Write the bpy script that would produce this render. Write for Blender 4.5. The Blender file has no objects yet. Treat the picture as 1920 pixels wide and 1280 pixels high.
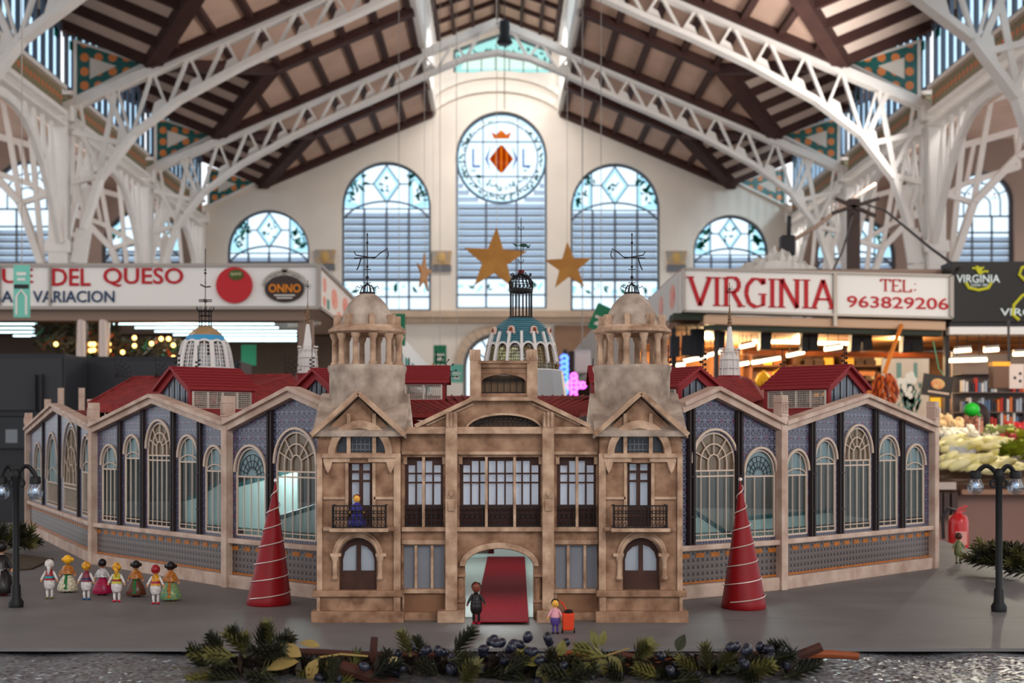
import bpy, bmesh, math, random
from math import sin, cos, pi, radians, sqrt, atan2
from mathutils import Vector, Matrix
random.seed(7)
SC = bpy.context.scene
COL = SC.collection
ZC = 1.4          # camera height above the hall floor
F = 2600.0        # focal length in pixels of a 1920 wide frame
VX, VY = 932.0, 825.0
TOP = ZC - 0.392  # top of the display board that carries the model

# ---------------- camera ----------------
cam_d = bpy.data.cameras.new('camera')
cam_d.sensor_width = 36.0
cam_d.lens = 36.0 * F / 1920.0
cam_d.shift_x = (960 - VX) / 1920.0
cam_d.shift_y = (VY - 640) / 1920.0
cam_d.clip_start = 0.05
cam_d.clip_end = 300
cam_d.dof.use_dof = True
cam_d.dof.focus_distance = 3.25
cam_d.dof.aperture_fstop = 6.3
cam = bpy.data.objects.new('camera', cam_d)
COL.objects.link(cam)
cam.location = (0, 0, ZC)
cam.rotation_euler = (pi / 2, 0, 0)
SC.camera = cam

# ---------------- world, lights, exposure ----------------
w = bpy.data.worlds.new('sky')
SC.world = w
w.use_nodes = True
bg = w.node_tree.nodes['Background']
bg.inputs[0].default_value = (0.91, 0.955, 1.0, 1)
bg.inputs[1].default_value = 1.35
SC.view_settings.view_transform = 'Standard'
SC.view_settings.look = 'None'
SC.view_settings.exposure = 0.25
SC.view_settings.gamma = 1.0
SC.view_settings.use_curve_mapping = False
SC.cycles.use_denoising = True
SC.cycles.max_bounces = 8
SC.cycles.diffuse_bounces = 4
SC.cycles.transparent_max_bounces = 24
SC.cycles.caustics_reflective = False
SC.cycles.caustics_refractive = False
SC.cycles.sample_clamp_indirect = 6


def light(name, kind, loc, energy, color, size=1.0, target=None, size_y=None, angle=None):
    d = bpy.data.lights.new(name, kind)
    d.energy = energy
    d.color = color
    if kind == 'AREA':
        d.size = size
        if size_y:
            d.shape = 'RECTANGLE'
            d.size_y = size_y
    elif kind == 'SUN':
        d.angle = angle or 0.1
    else:
        d.shadow_soft_size = size
    o = bpy.data.objects.new(name, d)
    COL.objects.link(o)
    o.location = loc
    if target is not None:
        o.rotation_euler = (Vector(target) - Vector(loc)).to_track_quat('-Z', 'Y').to_euler()
    return o


light('daylight_from_right', 'AREA', (7, -2, 7), 60, (1.0, 0.93, 0.84), 4, (0, 3.2, 1.2))
light('hall_sunlight', 'SUN', (10, 0, 20), 1.3, (1.0, 0.95, 0.88), target=(0, 24, 6), angle=0.3)
light('nave_daylight', 'AREA', (0.0, 36.2, ZC + 10.6), 260, (1.0, 0.97, 0.93), 3.2, (0.0, 40.2, 5), 1.5)
light('clerestory_daylight', 'AREA', (7.0, 24.2, ZC + 5.0), 420, (1.0, 0.97, 0.94), 4.6, (-8, 29, 8.2), 1.2)
p = light('sunbeam_through_clerestory', 'SPOT', (11.5, 30, 11.6), 5000, (1.0, 0.97, 0.92), 0.5, (7.2, 40.5, 8.4))
p.data.spot_size = 0.62
p.data.spot_blend = 1.0

# ---------------- helpers ----------------


def P(px, py, Y):
    return Vector(((px - VX) * Y / F, Y, ZC + (VY - py) * Y / F))


def X(px, Y):
    return (px - VX) * Y / F


def Z(py, Y):
    return ZC + (VY - py) * Y / F


def lin(c):
    c = c / 255.0
    return c / 12.92 if c <= 0.04045 else ((c + 0.055) / 1.055) ** 2.4


def rgb(c):
    return (lin(c[0]), lin(c[1]), lin(c[2]), 1)


MATS = {}


def mat(name, c, rough=0.6, metal=0.0, var=0.0, scale=8.0, bump=0.0, emit=0.0, spec=None, c2=None, coat=0.0, detail=4):
    if name in MATS:
        return MATS[name]
    m = bpy.data.materials.new(name)
    m.use_nodes = True
    nt = m.node_tree
    b = nt.nodes['Principled BSDF']
    b.inputs['Base Color'].default_value = rgb(c)
    b.inputs['Roughness'].default_value = rough
    b.inputs['Metallic'].default_value = metal
    if coat:
        b.inputs['Coat Weight'].default_value = coat
    b.inputs['Specular IOR Level'].default_value = 0.22 if spec is None else spec
    if emit:
        b.inputs['Emission Color'].default_value = rgb(c)
        b.inputs['Emission Strength'].default_value = emit
    if var or c2 or bump:
        tc = nt.nodes.new('ShaderNodeTexCoord')
        n = nt.nodes.new('ShaderNodeTexNoise')
        n.inputs['Scale'].default_value = scale
        n.inputs['Detail'].default_value = detail
        nt.links.new(tc.outputs['Object'], n.inputs['Vector'])
        if var or c2:
            r = nt.nodes.new('ShaderNodeValToRGB')
            r.color_ramp.elements[0].position = 0.32
            r.color_ramp.elements[1].position = 0.68
            a = rgb(c2) if c2 else tuple(v * (1 - var) for v in rgb(c)[:3]) + (1,)
            z = rgb(c) if c2 else tuple(min(1, v * (1 + var)) for v in rgb(c)[:3]) + (1,)
            r.color_ramp.elements[0].color = a
            r.color_ramp.elements[1].color = z
            nt.links.new(n.outputs['Fac'], r.inputs['Fac'])
            nt.links.new(r.outputs['Color'], b.inputs['Base Color'])
        if bump:
            bp = nt.nodes.new('ShaderNodeBump')
            bp.inputs['Strength'].default_value = bump
            bp.inputs['Distance'].default_value = 0.3 / scale
            nt.links.new(n.outputs['Fac'], bp.inputs['Height'])
            nt.links.new(bp.outputs['Normal'], b.inputs['Normal'])
    MATS[name] = m
    return m


def glass(name, tint, gloss=0.06, rough=0.05):
    if name in MATS:
        return MATS[name]
    m = bpy.data.materials.new(name)
    m.use_nodes = True
    nt = m.node_tree
    nt.nodes.clear()
    out = nt.nodes.new('ShaderNodeOutputMaterial')
    t = nt.nodes.new('ShaderNodeBsdfTransparent')
    t.inputs[0].default_value = rgb(tint)
    g = nt.nodes.new('ShaderNodeBsdfGlossy')
    g.inputs['Roughness'].default_value = rough
    mx = nt.nodes.new('ShaderNodeMixShader')
    mx.inputs[0].default_value = gloss
    nt.links.new(t.outputs[0], mx.inputs[1])
    nt.links.new(g.outputs[0], mx.inputs[2])
    nt.links.new(mx.outputs[0], out.inputs[0])
    MATS[name] = m
    return m


def frosted(name, tint, through=0.5):
    """translucent frosted glass: part diffuse, part seen-through light"""
    if name in MATS:
        return MATS[name]
    m = bpy.data.materials.new(name)
    m.use_nodes = True
    nt = m.node_tree
    nt.nodes.clear()
    out = nt.nodes.new('ShaderNodeOutputMaterial')
    t = nt.nodes.new('ShaderNodeBsdfTranslucent')
    t.inputs[0].default_value = rgb(tint)
    d = nt.nodes.new('ShaderNodeBsdfDiffuse')
    d.inputs[0].default_value = rgb(tint)
    mx = nt.nodes.new('ShaderNodeMixShader')
    mx.inputs[0].default_value = 1 - through
    nt.links.new(t.outputs[0], mx.inputs[1])
    nt.links.new(d.outputs[0], mx.inputs[2])
    nt.links.new(mx.outputs[0], out.inputs[0])
    MATS[name] = m
    return m


def tilemat(name, base, line, dot, ang=0.0, size=0.02, rough=0.35, diag=True, mortar=0.08, dotr=0.3):
    """glazed tiles: grid and diagonals of light lines over a base with coloured dots; ang = heading of the wall"""
    if name in MATS:
        return MATS[name]
    m = bpy.data.materials.new(name)
    m.use_nodes = True
    nt = m.node_tree
    N, L = nt.nodes, nt.links
    b = N['Principled BSDF']
    b.inputs['Roughness'].default_value = rough
    tc = N.new('ShaderNodeTexCoord')
    mp = N.new('ShaderNodeMapping')
    mp.vector_type = 'POINT'
    mp.inputs['Rotation'].default_value = (0, 0, -ang)
    L.new(tc.outputs['Object'], mp.inputs[0])
    sp = N.new('ShaderNodeSeparateXYZ')
    L.new(mp.outputs[0], sp.inputs[0])

    def math_(op, a, bb=None, val=None):
        n = N.new('ShaderNodeMath')
        n.operation = op
        for i, v in enumerate((a, bb)):
            if v is None:
                continue
            if isinstance(v, (int, float)):
                n.inputs[i].default_value = v
            else:
                L.new(v, n.inputs[i])
        return n.outputs[0]
    u = math_('DIVIDE', sp.outputs[0], size)
    v = math_('DIVIDE', sp.outputs[2], size)

    def lines(q):
        f = math_('FRACT', q)
        return math_('LESS_THAN', f, mortar)
    msk = math_('MAXIMUM', lines(u), lines(v))
    if diag:
        s = math_('ADD', u, v)
        d = math_('SUBTRACT', u, v)
        msk = math_('MAXIMUM', msk, math_('MAXIMUM', lines(s), lines(d)))
    fu = math_('SUBTRACT', math_('FRACT', math_('DIVIDE', u, 2.0)), 0.5)
    fv = math_('SUBTRACT', math_('FRACT', math_('DIVIDE', v, 2.0)), 0.5)
    r2 = math_('ADD', math_('MULTIPLY', fu, fu), math_('MULTIPLY', fv, fv))
    dm = math_('LESS_THAN', r2, (dotr / 2) ** 2)
    m1 = N.new('ShaderNodeMix')
    m1.data_type = 'RGBA'
    m1.inputs[6].default_value = rgb(base)
    m1.inputs[7].default_value = rgb(line)
    L.new(msk, m1.inputs[0])
    m2 = N.new('ShaderNodeMix')
    m2.data_type = 'RGBA'
    L.new(m1.outputs[2], m2.inputs[6])
    m2.inputs[7].default_value = rgb(dot)
    L.new(dm, m2.inputs[0])
    L.new(m2.outputs[2], b.inputs['Base Color'])
    MATS[name] = m
    return m


def curve_mesh(outer, holes, th):
    cu = bpy.data.curves.new('tmp', 'CURVE')
    cu.dimensions = '2D'
    cu.fill_mode = 'BOTH'
    cu.extrude = th / 2
    for pts in [outer] + list(holes):
        s = cu.splines.new('POLY')
        s.points.add(len(pts) - 1)
        for i, p in enumerate(pts):
            s.points[i].co = (p[0], p[1], 0, 1)
        s.use_cyclic_u = True
    return eval_mesh(cu)


def eval_mesh(data):
    o = bpy.data.objects.new('tmp', data)
    COL.objects.link(o)
    dg = bpy.context.evaluated_depsgraph_get()
    me = bpy.data.meshes.new_from_object(o.evaluated_get(dg))
    vs = [v.co.copy() for v in me.vertices]
    fs = [tuple(p.vertices) for p in me.polygons]
    bpy.data.objects.remove(o)
    bpy.data.meshes.remove(me)
    return vs, fs


def text_mesh(s, th=0.01, bold=0.0):
    cu = bpy.data.curves.new('tmp', 'FONT')
    cu.body = s
    cu.extrude = th / 2
    cu.offset = bold
    cu.resolution_u = 3
    return eval_mesh(cu)


class MB:
    def __init__(s, M=None):
        s.v = []
        s.f = []
        s.M = M or Matrix()

    def add(s, vs, fs):
        n = len(s.v)
        s.v += [Vector(v) for v in vs]
        s.f += [tuple(i + n for i in f) for f in fs]
        return s

    def box(s, x0, x1, y0, y1, z0, z1):
        return s.add([(x, y, z) for z in (z0, z1) for y in (y0, y1) for x in (x0, x1)],
                     [(0, 1, 3, 2), (4, 6, 7, 5), (0, 4, 5, 1), (2, 3, 7, 6), (0, 2, 6, 4), (1, 5, 7, 3)])

    def R(s, px0, px1, py0, py1, Y, d=0.02, Y2=None):
        """box whose front face stands at depth Y and covers that rectangle of the photograph"""
        return s.box(X(px0, Y), X(px1, Y), Y, Y2 if Y2 else Y + d, Z(py1, Y), Z(py0, Y))

    def bar(s, p, q, w, h=None, up=(0, 0, 1)):
        p, q = Vector(p), Vector(q)
        d = q - p
        if d.length < 1e-6:
            return s
        d.normalize()
        up = Vector(up)
        if abs(d.dot(up)) > 0.98:
            up = Vector((0, 1, 0)) if abs(d.y) < 0.9 else Vector((1, 0, 0))
        a = d.cross(up).normalized() * w / 2
        b = a.cross(d).normalized() * (h if h else w) / 2
        vs = [p - a - b, p + a - b, p + a + b, p - a + b, q - a - b, q + a - b, q + a + b, q - a + b]
        return s.add(vs, [(3, 2, 1, 0), (4, 5, 6, 7), (0, 1, 5, 4), (1, 2, 6, 5), (2, 3, 7, 6), (3, 0, 4, 7)])

    def path(s, pts, w, h=None, up=(0, 0, 1)):
        for a, b in zip(pts[:-1], pts[1:]):
            s.bar(a, b, w, h, up)
        return s

    def tube(s, pts, r, n=6, closed=False):
        pts = [Vector(p) for p in pts]
        k = len(pts)
        rs = r if isinstance(r, (list, tuple)) else [r] * k
        rings = []
        prev = None
        for i, p in enumerate(pts):
            if closed:
                d = pts[(i + 1) % k] - pts[i - 1]
            else:
                d = pts[min(i + 1, k - 1)] - pts[max(i - 1, 0)]
            if d.length < 1e-9:
                d = Vector((0, 0, 1))
            d.normalize()
            if prev is None:
                u = Vector((0, 0, 1)) if abs(d.z) < 0.9 else Vector((1, 0, 0))
            else:
                u = prev
            a = d.cross(u)
            if a.length < 1e-6:
                a = d.cross(Vector((0.3, 0.7, 0.2)))
            a.normalize()
            b = a.cross(d).normalized()
            prev = b
            rings.append([p + a * cos(2 * pi * j / n) * rs[i] + b * sin(2 * pi * j / n) * rs[i] for j in range(n)])
        base = len(s.v)
        for rg in rings:
            s.v += rg
        m = k if closed else k - 1
        for i in range(m):
            for j in range(n):
                a0 = base + i * n + j
                a1 = base + i * n + (j + 1) % n
                i2 = (i + 1) % k
                b0 = base + i2 * n + j
                b1 = base + i2 * n + (j + 1) % n
                s.f.append((a0, a1, b1, b0))
        if not closed:
            s.f.append(tuple(base + j for j in range(n)))
            s.f.append(tuple(base + (k - 1) * n + j for j in range(n)))
        return s

    def lathe(s, c, prof, n=16, cap=True, a0=0.0):
        c = Vector(c)
        base = len(s.v)
        for r, z in prof:
            for j in range(n):
                t = a0 + 2 * pi * j / n
                s.v.append(c + Vector((r * cos(t), r * sin(t), z)))
        for i in range(len(prof) - 1):
            for j in range(n):
                a = base + i * n + j
                b = base + i * n + (j + 1) % n
                s.f.append((a, b, b + n, a + n))
        if cap:
            s.f.append(tuple(base + j for j in range(n)))
            s.f.append(tuple(base + (len(prof) - 1) * n + j for j in range(n)))
        return s

    def ell(s, c, r, n=10, m=6, rot=None):
        c = Vector(c)
        r = r if isinstance(r, (list, tuple)) else (r, r, r)
        base = len(s.v)
        for i in range(m + 1):
            t = pi * i / m
            for j in range(n):
                p = 2 * pi * j / n
                q = Vector((r[0] * sin(t) * cos(p), r[1] * sin(t) * sin(p), r[2] * cos(t)))
                if rot:
                    q = rot @ q
                s.v.append(c + q)
        for i in range(m):
            for j in range(n):
                a = base + i * n + j
                b = base + i * n + (j + 1) % n
                s.f.append((a, b, b + n, a + n))
        return s

    def prism(s, poly, y0, y1):
        k = len(poly)
        base = len(s.v)
        s.v += [Vector((a, y0, b)) for a, b in poly] + [Vector((a, y1, b)) for a, b in poly]
        s.f.append(tuple(base + i for i in range(k)))
        s.f.append(tuple(base + k + i for i in reversed(range(k))))
        for i in range(k):
            j = (i + 1) % k
            s.f.append((base + i, base + j, base + k + j, base + k + i))
        return s

    def plate(s, outer, holes, y0, y1):
        vs, fs = curve_mesh(outer, holes, abs(y1 - y0))
        ym = (y0 + y1) / 2
        return s.add([(v.x, ym + v.z, v.y) for v in vs], fs)

    def text(s, t, x0, x1, z0, z1, y, th=0.01, bold=0.0):
        vs, fs = text_mesh(t, th, bold)
        ax, bx = min(v.x for v in vs), max(v.x for v in vs)
        ay, by = min(v.y for v in vs), max(v.y for v in vs)
        return s.add([(x0 + (v.x - ax) / (bx - ax) * (x1 - x0), y - v.z, z0 + (v.y - ay) / (by - ay) * (z1 - z0)) for v in vs], fs)

    def face(s, *pts):
        n = len(s.v)
        s.v += [Vector(p) for p in pts]
        s.f.append(tuple(range(n, n + len(pts))))
        return s

    def slab(s, pts, t):
        """thick sheet: polygon given by 3-D points, thickened downwards by t"""
        pts = [Vector(p) for p in pts]
        k = len(pts)
        n = len(s.v)
        s.v += pts + [p - Vector((0, 0, t)) for p in pts]
        s.f.append(tuple(n + i for i in range(k)))
        s.f.append(tuple(n + k + i for i in reversed(range(k))))
        for i in range(k):
            j = (i + 1) % k
            s.f.append((n + i, n + j, n + k + j, n + k + i))
        return s

    def build(s, name, m, parent=None, smooth=False, bevel=0.0):
        me = bpy.data.meshes.new(name)
        vs = [s.M @ v for v in s.v]
        o = bpy.data.objects.new(name, me)
        if parent is None:
            xs = [v.x for v in vs]
            ys = [v.y for v in vs]
            base = Vector(((min(xs) + max(xs)) / 2, (min(ys) + max(ys)) / 2, min(v.z for v in vs)))
            o.location = base
        else:
            base = Vector((0, 0, 0))
            q = parent
            while q is not None:
                base += q.location
                q = q.parent
            o.parent = parent
        me.from_pydata([v - base for v in vs], [], s.f)
        bm = bmesh.new()
        bm.from_mesh(me)
        bmesh.ops.remove_doubles(bm, verts=bm.verts, dist=1e-6)
        bmesh.ops.recalc_face_normals(bm, faces=bm.faces)
        if smooth:
            for f in bm.faces:
                f.smooth = True
            for e in bm.edges:
                if len(e.link_faces) == 2 and e.calc_face_angle(0) > 0.7:
                    e.smooth = False
        bm.to_mesh(me)
        bm.free()
        if m is not None:
            me.materials.append(m)
        if bevel:
            bv = o.modifiers.new('bevel', 'BEVEL')
            bv.width = bevel
            bv.segments = 2
            bv.limit_method = 'ANGLE'
        COL.objects.link(o)
        return o


def thing(name, label, cat, loc, group=None):
    o = bpy.data.objects.new(name, None)
    o.empty_display_size = 0.1
    o.location = loc
    o['label'] = label
    o['category'] = cat
    if group:
        o['group'] = group
    COL.objects.link(o)
    return o


def tag(o, label, cat, group=None, kind=None):
    o['label'] = label
    o['category'] = cat
    if group:
        o['group'] = group
    if kind:
        o['kind'] = kind
    return o


def struct(name, mb, m, **k):
    o = mb.build(name, m, None, **k)
    o['kind'] = 'structure'
    return o


def clone(o, loc=None, label=None, rotz=None, group=None):
    r = o.copy()
    COL.objects.link(r)
    if loc is not None:
        r.location = loc
    if rotz is not None:
        r.rotation_euler = (0, 0, rotz)
    if label:
        r['label'] = label
    if group:
        r['group'] = group
    for ch in [c for c in COL.objects if c.parent is o]:
        c = ch.copy()
        COL.objects.link(c)
        c.parent = r
        for g in [q for q in COL.objects if q.parent is ch]:
            d = g.copy()
            COL.objects.link(d)
            d.parent = c
    return r


def arc(cx, cz, r, a0, a1, n, rz=None):
    rz = rz or r
    return [(cx + r * cos(a0 + (a1 - a0) * i / n), cz + rz * sin(a0 + (a1 - a0) * i / n)) for i in range(n + 1)]


def archpoly(x0, x1, z0, zt, n=14, rise=None):
    """opening with a round (or flatter) head; zt = top of the head"""
    r = (x1 - x0) / 2
    rz = rise if rise else r
    return [(x0, z0), (x1, z0)] + arc((x0 + x1) / 2, zt - rz, r, 0, pi, n, rz)


def p3(pts, y):
    return [(a, y, b) for a, b in pts]
# ======================= THE HALL =======================
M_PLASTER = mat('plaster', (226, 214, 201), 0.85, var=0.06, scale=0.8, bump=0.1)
M_WALLSHADE = mat('shaded_plaster', (150, 128, 116), 0.85, var=0.08, scale=0.7)  # end wall plaster again, the aisle's shade put into a darker colour
M_STONE = mat('stone_cornice', (196, 170, 146), 0.8, var=0.1, scale=2)
M_WHITE = mat('white_iron', (236, 229, 222), 0.45, var=0.04, scale=3)
M_BOARD = mat('ceiling_boards', (206, 172, 152), 0.8, var=0.1, scale=1.2)
M_BEAM = mat('dark_timber', (70, 45, 40), 0.7, var=0.15, scale=3)
M_DBOARD = mat('dormer_boards', (214, 192, 178), 0.8, var=0.06, scale=1.5)
M_LEAD = mat('lead_bars', (92, 98, 110), 0.6)
M_SKYGLASS = glass('sky_glass', (236, 246, 252), 0.0)
M_BLUEGLASS = glass('blue_glass', (224, 243, 248), 0.0)
M_GREENGLASS = glass('green_glass', (70, 150, 130))
M_ORANGEGLASS = glass('orange_glass', (240, 160, 64))
M_REDGLASS = glass('red_glass', (196, 92, 34))
M_LILACGLASS = glass('lilac_glass', (170, 176, 205))
M_LOUVRE = frosted('louvre_glass', (222, 224, 230), 0.75)
M_GAP = mat('louvre_frame', (108, 104, 108), 0.5)

struct('floor', MB().box(-20, 20, -3, 41.5, -0.1, 0), mat('hall_floor', (120, 104, 94), 0.4, var=0.15, scale=1))

YW = 40.5
HW = 8.5


def Zr(x):
    return ZC + 6.85 + 0.425 * (HW - x)


# window openings in the end wall: (px0, px1, top py, bottom py)
WIN = [(640, 808, 302, 582), (1070, 1238, 305, 582), (425, 580, 392, 560), (1300, 1442, 402, 560),
       (190, 342, 390, 560), (1532, 1680, 405, 560), (-14, 106, 300, 560), (1790, 1902, 320, 560)]
CEN = (854, 1026, 208, 578)
holes = []
for a, b, t, bo in WIN + [CEN]:
    holes.append(archpoly(X(a, YW), X(b, YW), Z(bo, YW), Z(t, YW), 20))
holes.append([(X(850, YW), Z(136, YW)), (X(1034, YW), Z(136, YW)), (X(1034, YW), Z(92, YW)), (X(945, YW), Z(58, YW)), (X(850, YW), Z(92, YW))])
holes.append(archpoly(X(868, YW), X(992, YW), 0.3, Z(625, YW), 16))
outer = [(-8.6, 0), (8.6, 0), (8.6, Zr(8.5)), (1.87, Zr(1.87)), (1.87, ZC + 11.76), (0, ZC + 12.5), (-1.87, ZC + 11.76), (-1.87, Zr(1.87)), (-8.6, Zr(8.5))]
inner_h = [holes[0], holes[1], holes[2], holes[3]] + holes[8:]
struct('wall_back', MB().plate(outer, inner_h, YW, YW + 0.5), M_PLASTER)
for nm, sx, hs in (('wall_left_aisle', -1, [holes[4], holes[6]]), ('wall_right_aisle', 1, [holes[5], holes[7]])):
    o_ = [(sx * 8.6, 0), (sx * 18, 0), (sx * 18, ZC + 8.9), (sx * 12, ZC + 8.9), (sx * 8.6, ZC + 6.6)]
    struct(nm, MB().plate(o_, hs, YW, YW + 0.5), M_WALLSHADE)
# cornice and mouldings
c = MB()
c.box(X(500, YW), X(1360, YW), YW - 0.35, YW, Z(596, YW), Z(584, YW))
c.box(X(500, YW), X(1360, YW), YW - 0.2, YW, Z(606, YW), Z(596, YW))
struct('trim_1', c, M_STONE)
c = MB()
c.path(p3(arc(0, ZC + 9.0, 2.2, radians(32), radians(148), 14, 1.25), YW - 0.1), 0.12, 0.2)
c.path(p3(arc(0, ZC + 9.45, 2.2, radians(32), radians(148), 14, 1.2), YW - 0.1), 0.12, 0.2)
struct('trim_2', c, M_PLASTER)
c = MB()
for a, b in ((1040, 1112), (1120, 1200), (1215, 1290), (600, 690)):
    c.box(X(a, YW), X(b, YW), YW - 0.12, YW, 0, Z(610, YW))
struct('trim_3', c, mat('wood_panelling', (146, 112, 88), 0.7, var=0.1, scale=2))
c = MB()
c.path(p3(arc(X(930, YW), Z(625, YW) - 0.97, 1.1, 0, pi, 16, 1.1), YW - 0.05), 0.2, 0.25)
struct('trim_4', c, M_STONE)

wn = [0]


def leaves(mb, pts, y, s=0.07, k=2):
    for (x, z) in pts:
        for i in range(k):
            a = random.uniform(0, 2 * pi)
            l = s * random.uniform(0.7, 1.5)
            cx, cz = x + random.uniform(-s, s), z + random.uniform(-s, s)
            dx, dz = cos(a) * l, sin(a) * l
            mb.prism([(cx - dx, cz - dz), (cx - dz * 0.4, cz + dx * 0.4), (cx + dx, cz + dz), (cx + dz * 0.4, cz - dx * 0.4)], y, y + 0.01)


def window(px0, px1, pt, pb, style, y=YW + 0.22):
    wn[0] += 1
    x0, x1, zt, z0 = X(px0, YW), X(px1, YW), Z(pt, YW), Z(pb, YW)
    cx, r = (x0 + x1) / 2, (x1 - x0) / 2
    zc = zt - r
    root = MB().plate(archpoly(x0 + 0.01, x1 - 0.01, z0, zt - 0.01, 24), [archpoly(x0 + 0.07, x1 - 0.07, z0 + 0.06, zt - 0.07, 24)], y - 0.04, y + 0.04)
    root = struct('window_%d' % wn[0], root, M_LEAD)
    L, G, GG, OG, BG = MB(), MB(), MB(), MB(), MB()
    w = 0.035
    zs = zc - 0.05 if style != 'side' else zc + 0.1
    G.prism(archpoly(x0 + 0.04, x1 - 0.04, z0 + 0.02, zt - 0.04, 24), y + 0.03, y + 0.04)
    if style == 'main' or style == 'small':
        x_l, x_r = cx - r * 0.52, cx + r * 0.5
        hw = sqrt(max(0, r * r - (x_l - cx) ** 2))
        L.bar((x_l, y, zs), (x_l, y, zc + hw), w)
        L.bar((x_r, y, zs), (x_r, y, zc + hw), w)
        L.bar((x0, y, zs), (x1, y, zs), w)
        d = r * 0.3
        zm = zc + r * 0.52
        dh = r * 0.42
        dia = [(cx - d, y, zm), (cx, y, zm + dh), (cx + d, y, zm), (cx, y, zm - dh), (cx - d, y, zm)]
        L.path(dia, w)
        L.bar((cx, y, zm + dh), (cx, y, zt), w)
        L.bar((cx, y, zs), (cx, y, zm - dh), w)
        L.bar((x_l, y, zm), (cx - d, y, zm), w)
        L.bar((cx + d, y, zm), (x_r, y, zm), w)
        leaves(GG, [(cx + random.uniform(-d, d) * 0.45, zm + random.uniform(-dh, dh) * 0.4) for i in range(9)], y - 0.02, 0.05)
        BG.plate([(a, b) for a, _, b in dia[:4]], [[(cx + (a - cx) * 0.72, zm + (b - zm) * 0.72) for a, _, b in dia[:4]]], y + 0.0, y + 0.01)
        for s_ in (-1, 1):
            pts = []
            for i in range(13):
                t = radians(8 + 44 * random.random())
                q = r * random.uniform(0.72, 0.93)
                pts.append((cx + s_ * q * cos(t), zc + q * sin(t)))
            leaves(GG, pts, y - 0.02, 0.085, 2)
            BG.plate([(cx + s_ * a, b) for a, b in arc(0, zc, r - 0.05, 0, radians(58), 10)] + [(cx + s_ * r * 0.51, zs)],
                     [[(cx + s_ * a, b) for a, b in arc(0, zc + 0.1, r - 0.25, radians(4), radians(45), 8)] + [(cx + s_ * r * 0.6, zs + 0.12)]], y + 0.0, y + 0.01)
        # arched head of the louvres
        for k_ in (0.0,):
            L.path(p3(arc(cx, zs - 0.35 * r, r * 0.98, radians(16), radians(164), 16, r * 0.52), y), 0.05)
        ztop = zs + 0.02
    elif style == 'side':
        ztop = zs - r * 0.6
        L.path(p3([(cx - r * 0.62, ztop), (cx - r * 0.62, zc)] + list(reversed(arc(cx, zc, r * 0.62, 0, pi, 12))) + [(cx + r * 0.62, ztop)], y), w)
        L.path(p3([(cx - r * 0.28, ztop)] + list(reversed(arc(cx, zc - r * 0.1, r * 0.28, 0, pi, 8))) + [(cx + r * 0.28, ztop)], y), w)
        for a in (25, 60, 90, 120, 155):
            L.bar((cx + r * 0.62 * cos(radians(a)), y, zc + r * 0.62 * sin(radians(a))), (cx + r * cos(radians(a)), y, zc + r * sin(radians(a))), w)
        for i in range(26):
            t = random.uniform(0, pi)
            q = r * random.uniform(0.32, 0.57)
            leaves(GG if i % 4 else OG, [(cx + q * cos(t), zc + q * sin(t))], y - 0.02, 0.04, 1)
        L.bar((x0, y, ztop), (x1, y, ztop), 0.05)
        L.bar((x0, y, ztop - r * 0.55), (x1, y, ztop - r * 0.55), 0.05)
        for q in (-0.33, 0.33):
            L.bar((cx + q * r, y, z0), (cx + q * r, y, ztop), 0.05)
        ztop -= r * 0.55
    else:
        ztop = zc + 0.2
    # louvre blades of frosted glass, tilted
    S = MB()
    z = z0 + (0.95 if style in ('main', 'centre') else 0.1)
    while z < ztop - 0.1:
        xa, xb = x0 + 0.08, x1 - 0.08
        if style == 'centre' and z > zc - r:
            hh = r * r - (z + 0.1 - zc) ** 2
            hw = sqrt(max(0, hh))
            if hw < r - 0.1:
                for q0, q1 in ((xa, cx - hw - 0.03), (cx + hw + 0.03, xb)):
                    if q1 > q0:
                        S.slab([(q0, y + 0.01, z), (q1, y + 0.01, z), (q1, y + 0.08, z + 0.15), (q0, y + 0.08, z + 0.15)], 0.012)
            z += 0.2
            continue
        S.slab([(xa, y + 0.01, z), (xb, y + 0.01, z), (xb, y + 0.08, z + 0.15), (xa, y + 0.08, z + 0.15)], 0.012)
        L.bar((xa, y, z - 0.01), (xb, y, z - 0.01), 0.03, 0.06)
        z += 0.2
    if style in ('main', 'centre', 'small'):
        nm = 4 if style != 'centre' else 3
        for i in range(1, nm):
            q = x0 + (x1 - x0) * i / nm
            L.bar((q, y - 0.03, z0), (q, y - 0.03, ztop - (0.05 if style != 'centre' else r + 0.1)), 0.06)
    if style in ('main', 'centre'):
        L.bar((x0, y, z0 + 0.42), (x1, y, z0 + 0.42), 0.05)
        L.bar((x0, y, z0 + 0.9), (x1, y, z0 + 0.9), 0.05)
        for i in range(9):
            q = x0 + (x1 - x0) * (i + 0.5) / 9
            leaves(GG if i % 2 else BG, [(q, z0 + 0.66)], y - 0.02, 0.1, 2)
    if style == 'centre':
        L.tube(p3(arc(cx, zc, r - 0.03, 0, 2 * pi, 36)[:-1], y), 0.04, 6, True)
        L.tube(p3(arc(cx, zc, r * 0.8, 0, 2 * pi, 36)[:-1], y), 0.018, 4, True)
        for q in (-0.4, 0.36):
            h = r * sqrt(1 - q * q)
            L.bar((cx + q * r, y, zc - h), (cx + q * r, y, zc + h), w)
            L.bar((cx - h, y, zc + q * r), (cx + h, y, zc + q * r), w)
        BG.plate(arc(cx, zc, r - 0.04, 0, 2 * pi, 40)[:-1], [arc(cx, zc, r * 0.93, 0, 2 * pi, 40)[:-1]], y, y + 0.01)
        pts = [(cx + r * 0.86 * cos(t), zc + r * 0.86 * sin(t)) for t in [2 * pi * i / 60 for i in range(60)]]
        leaves(GG, pts, y - 0.02, 0.06, 2)
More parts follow.
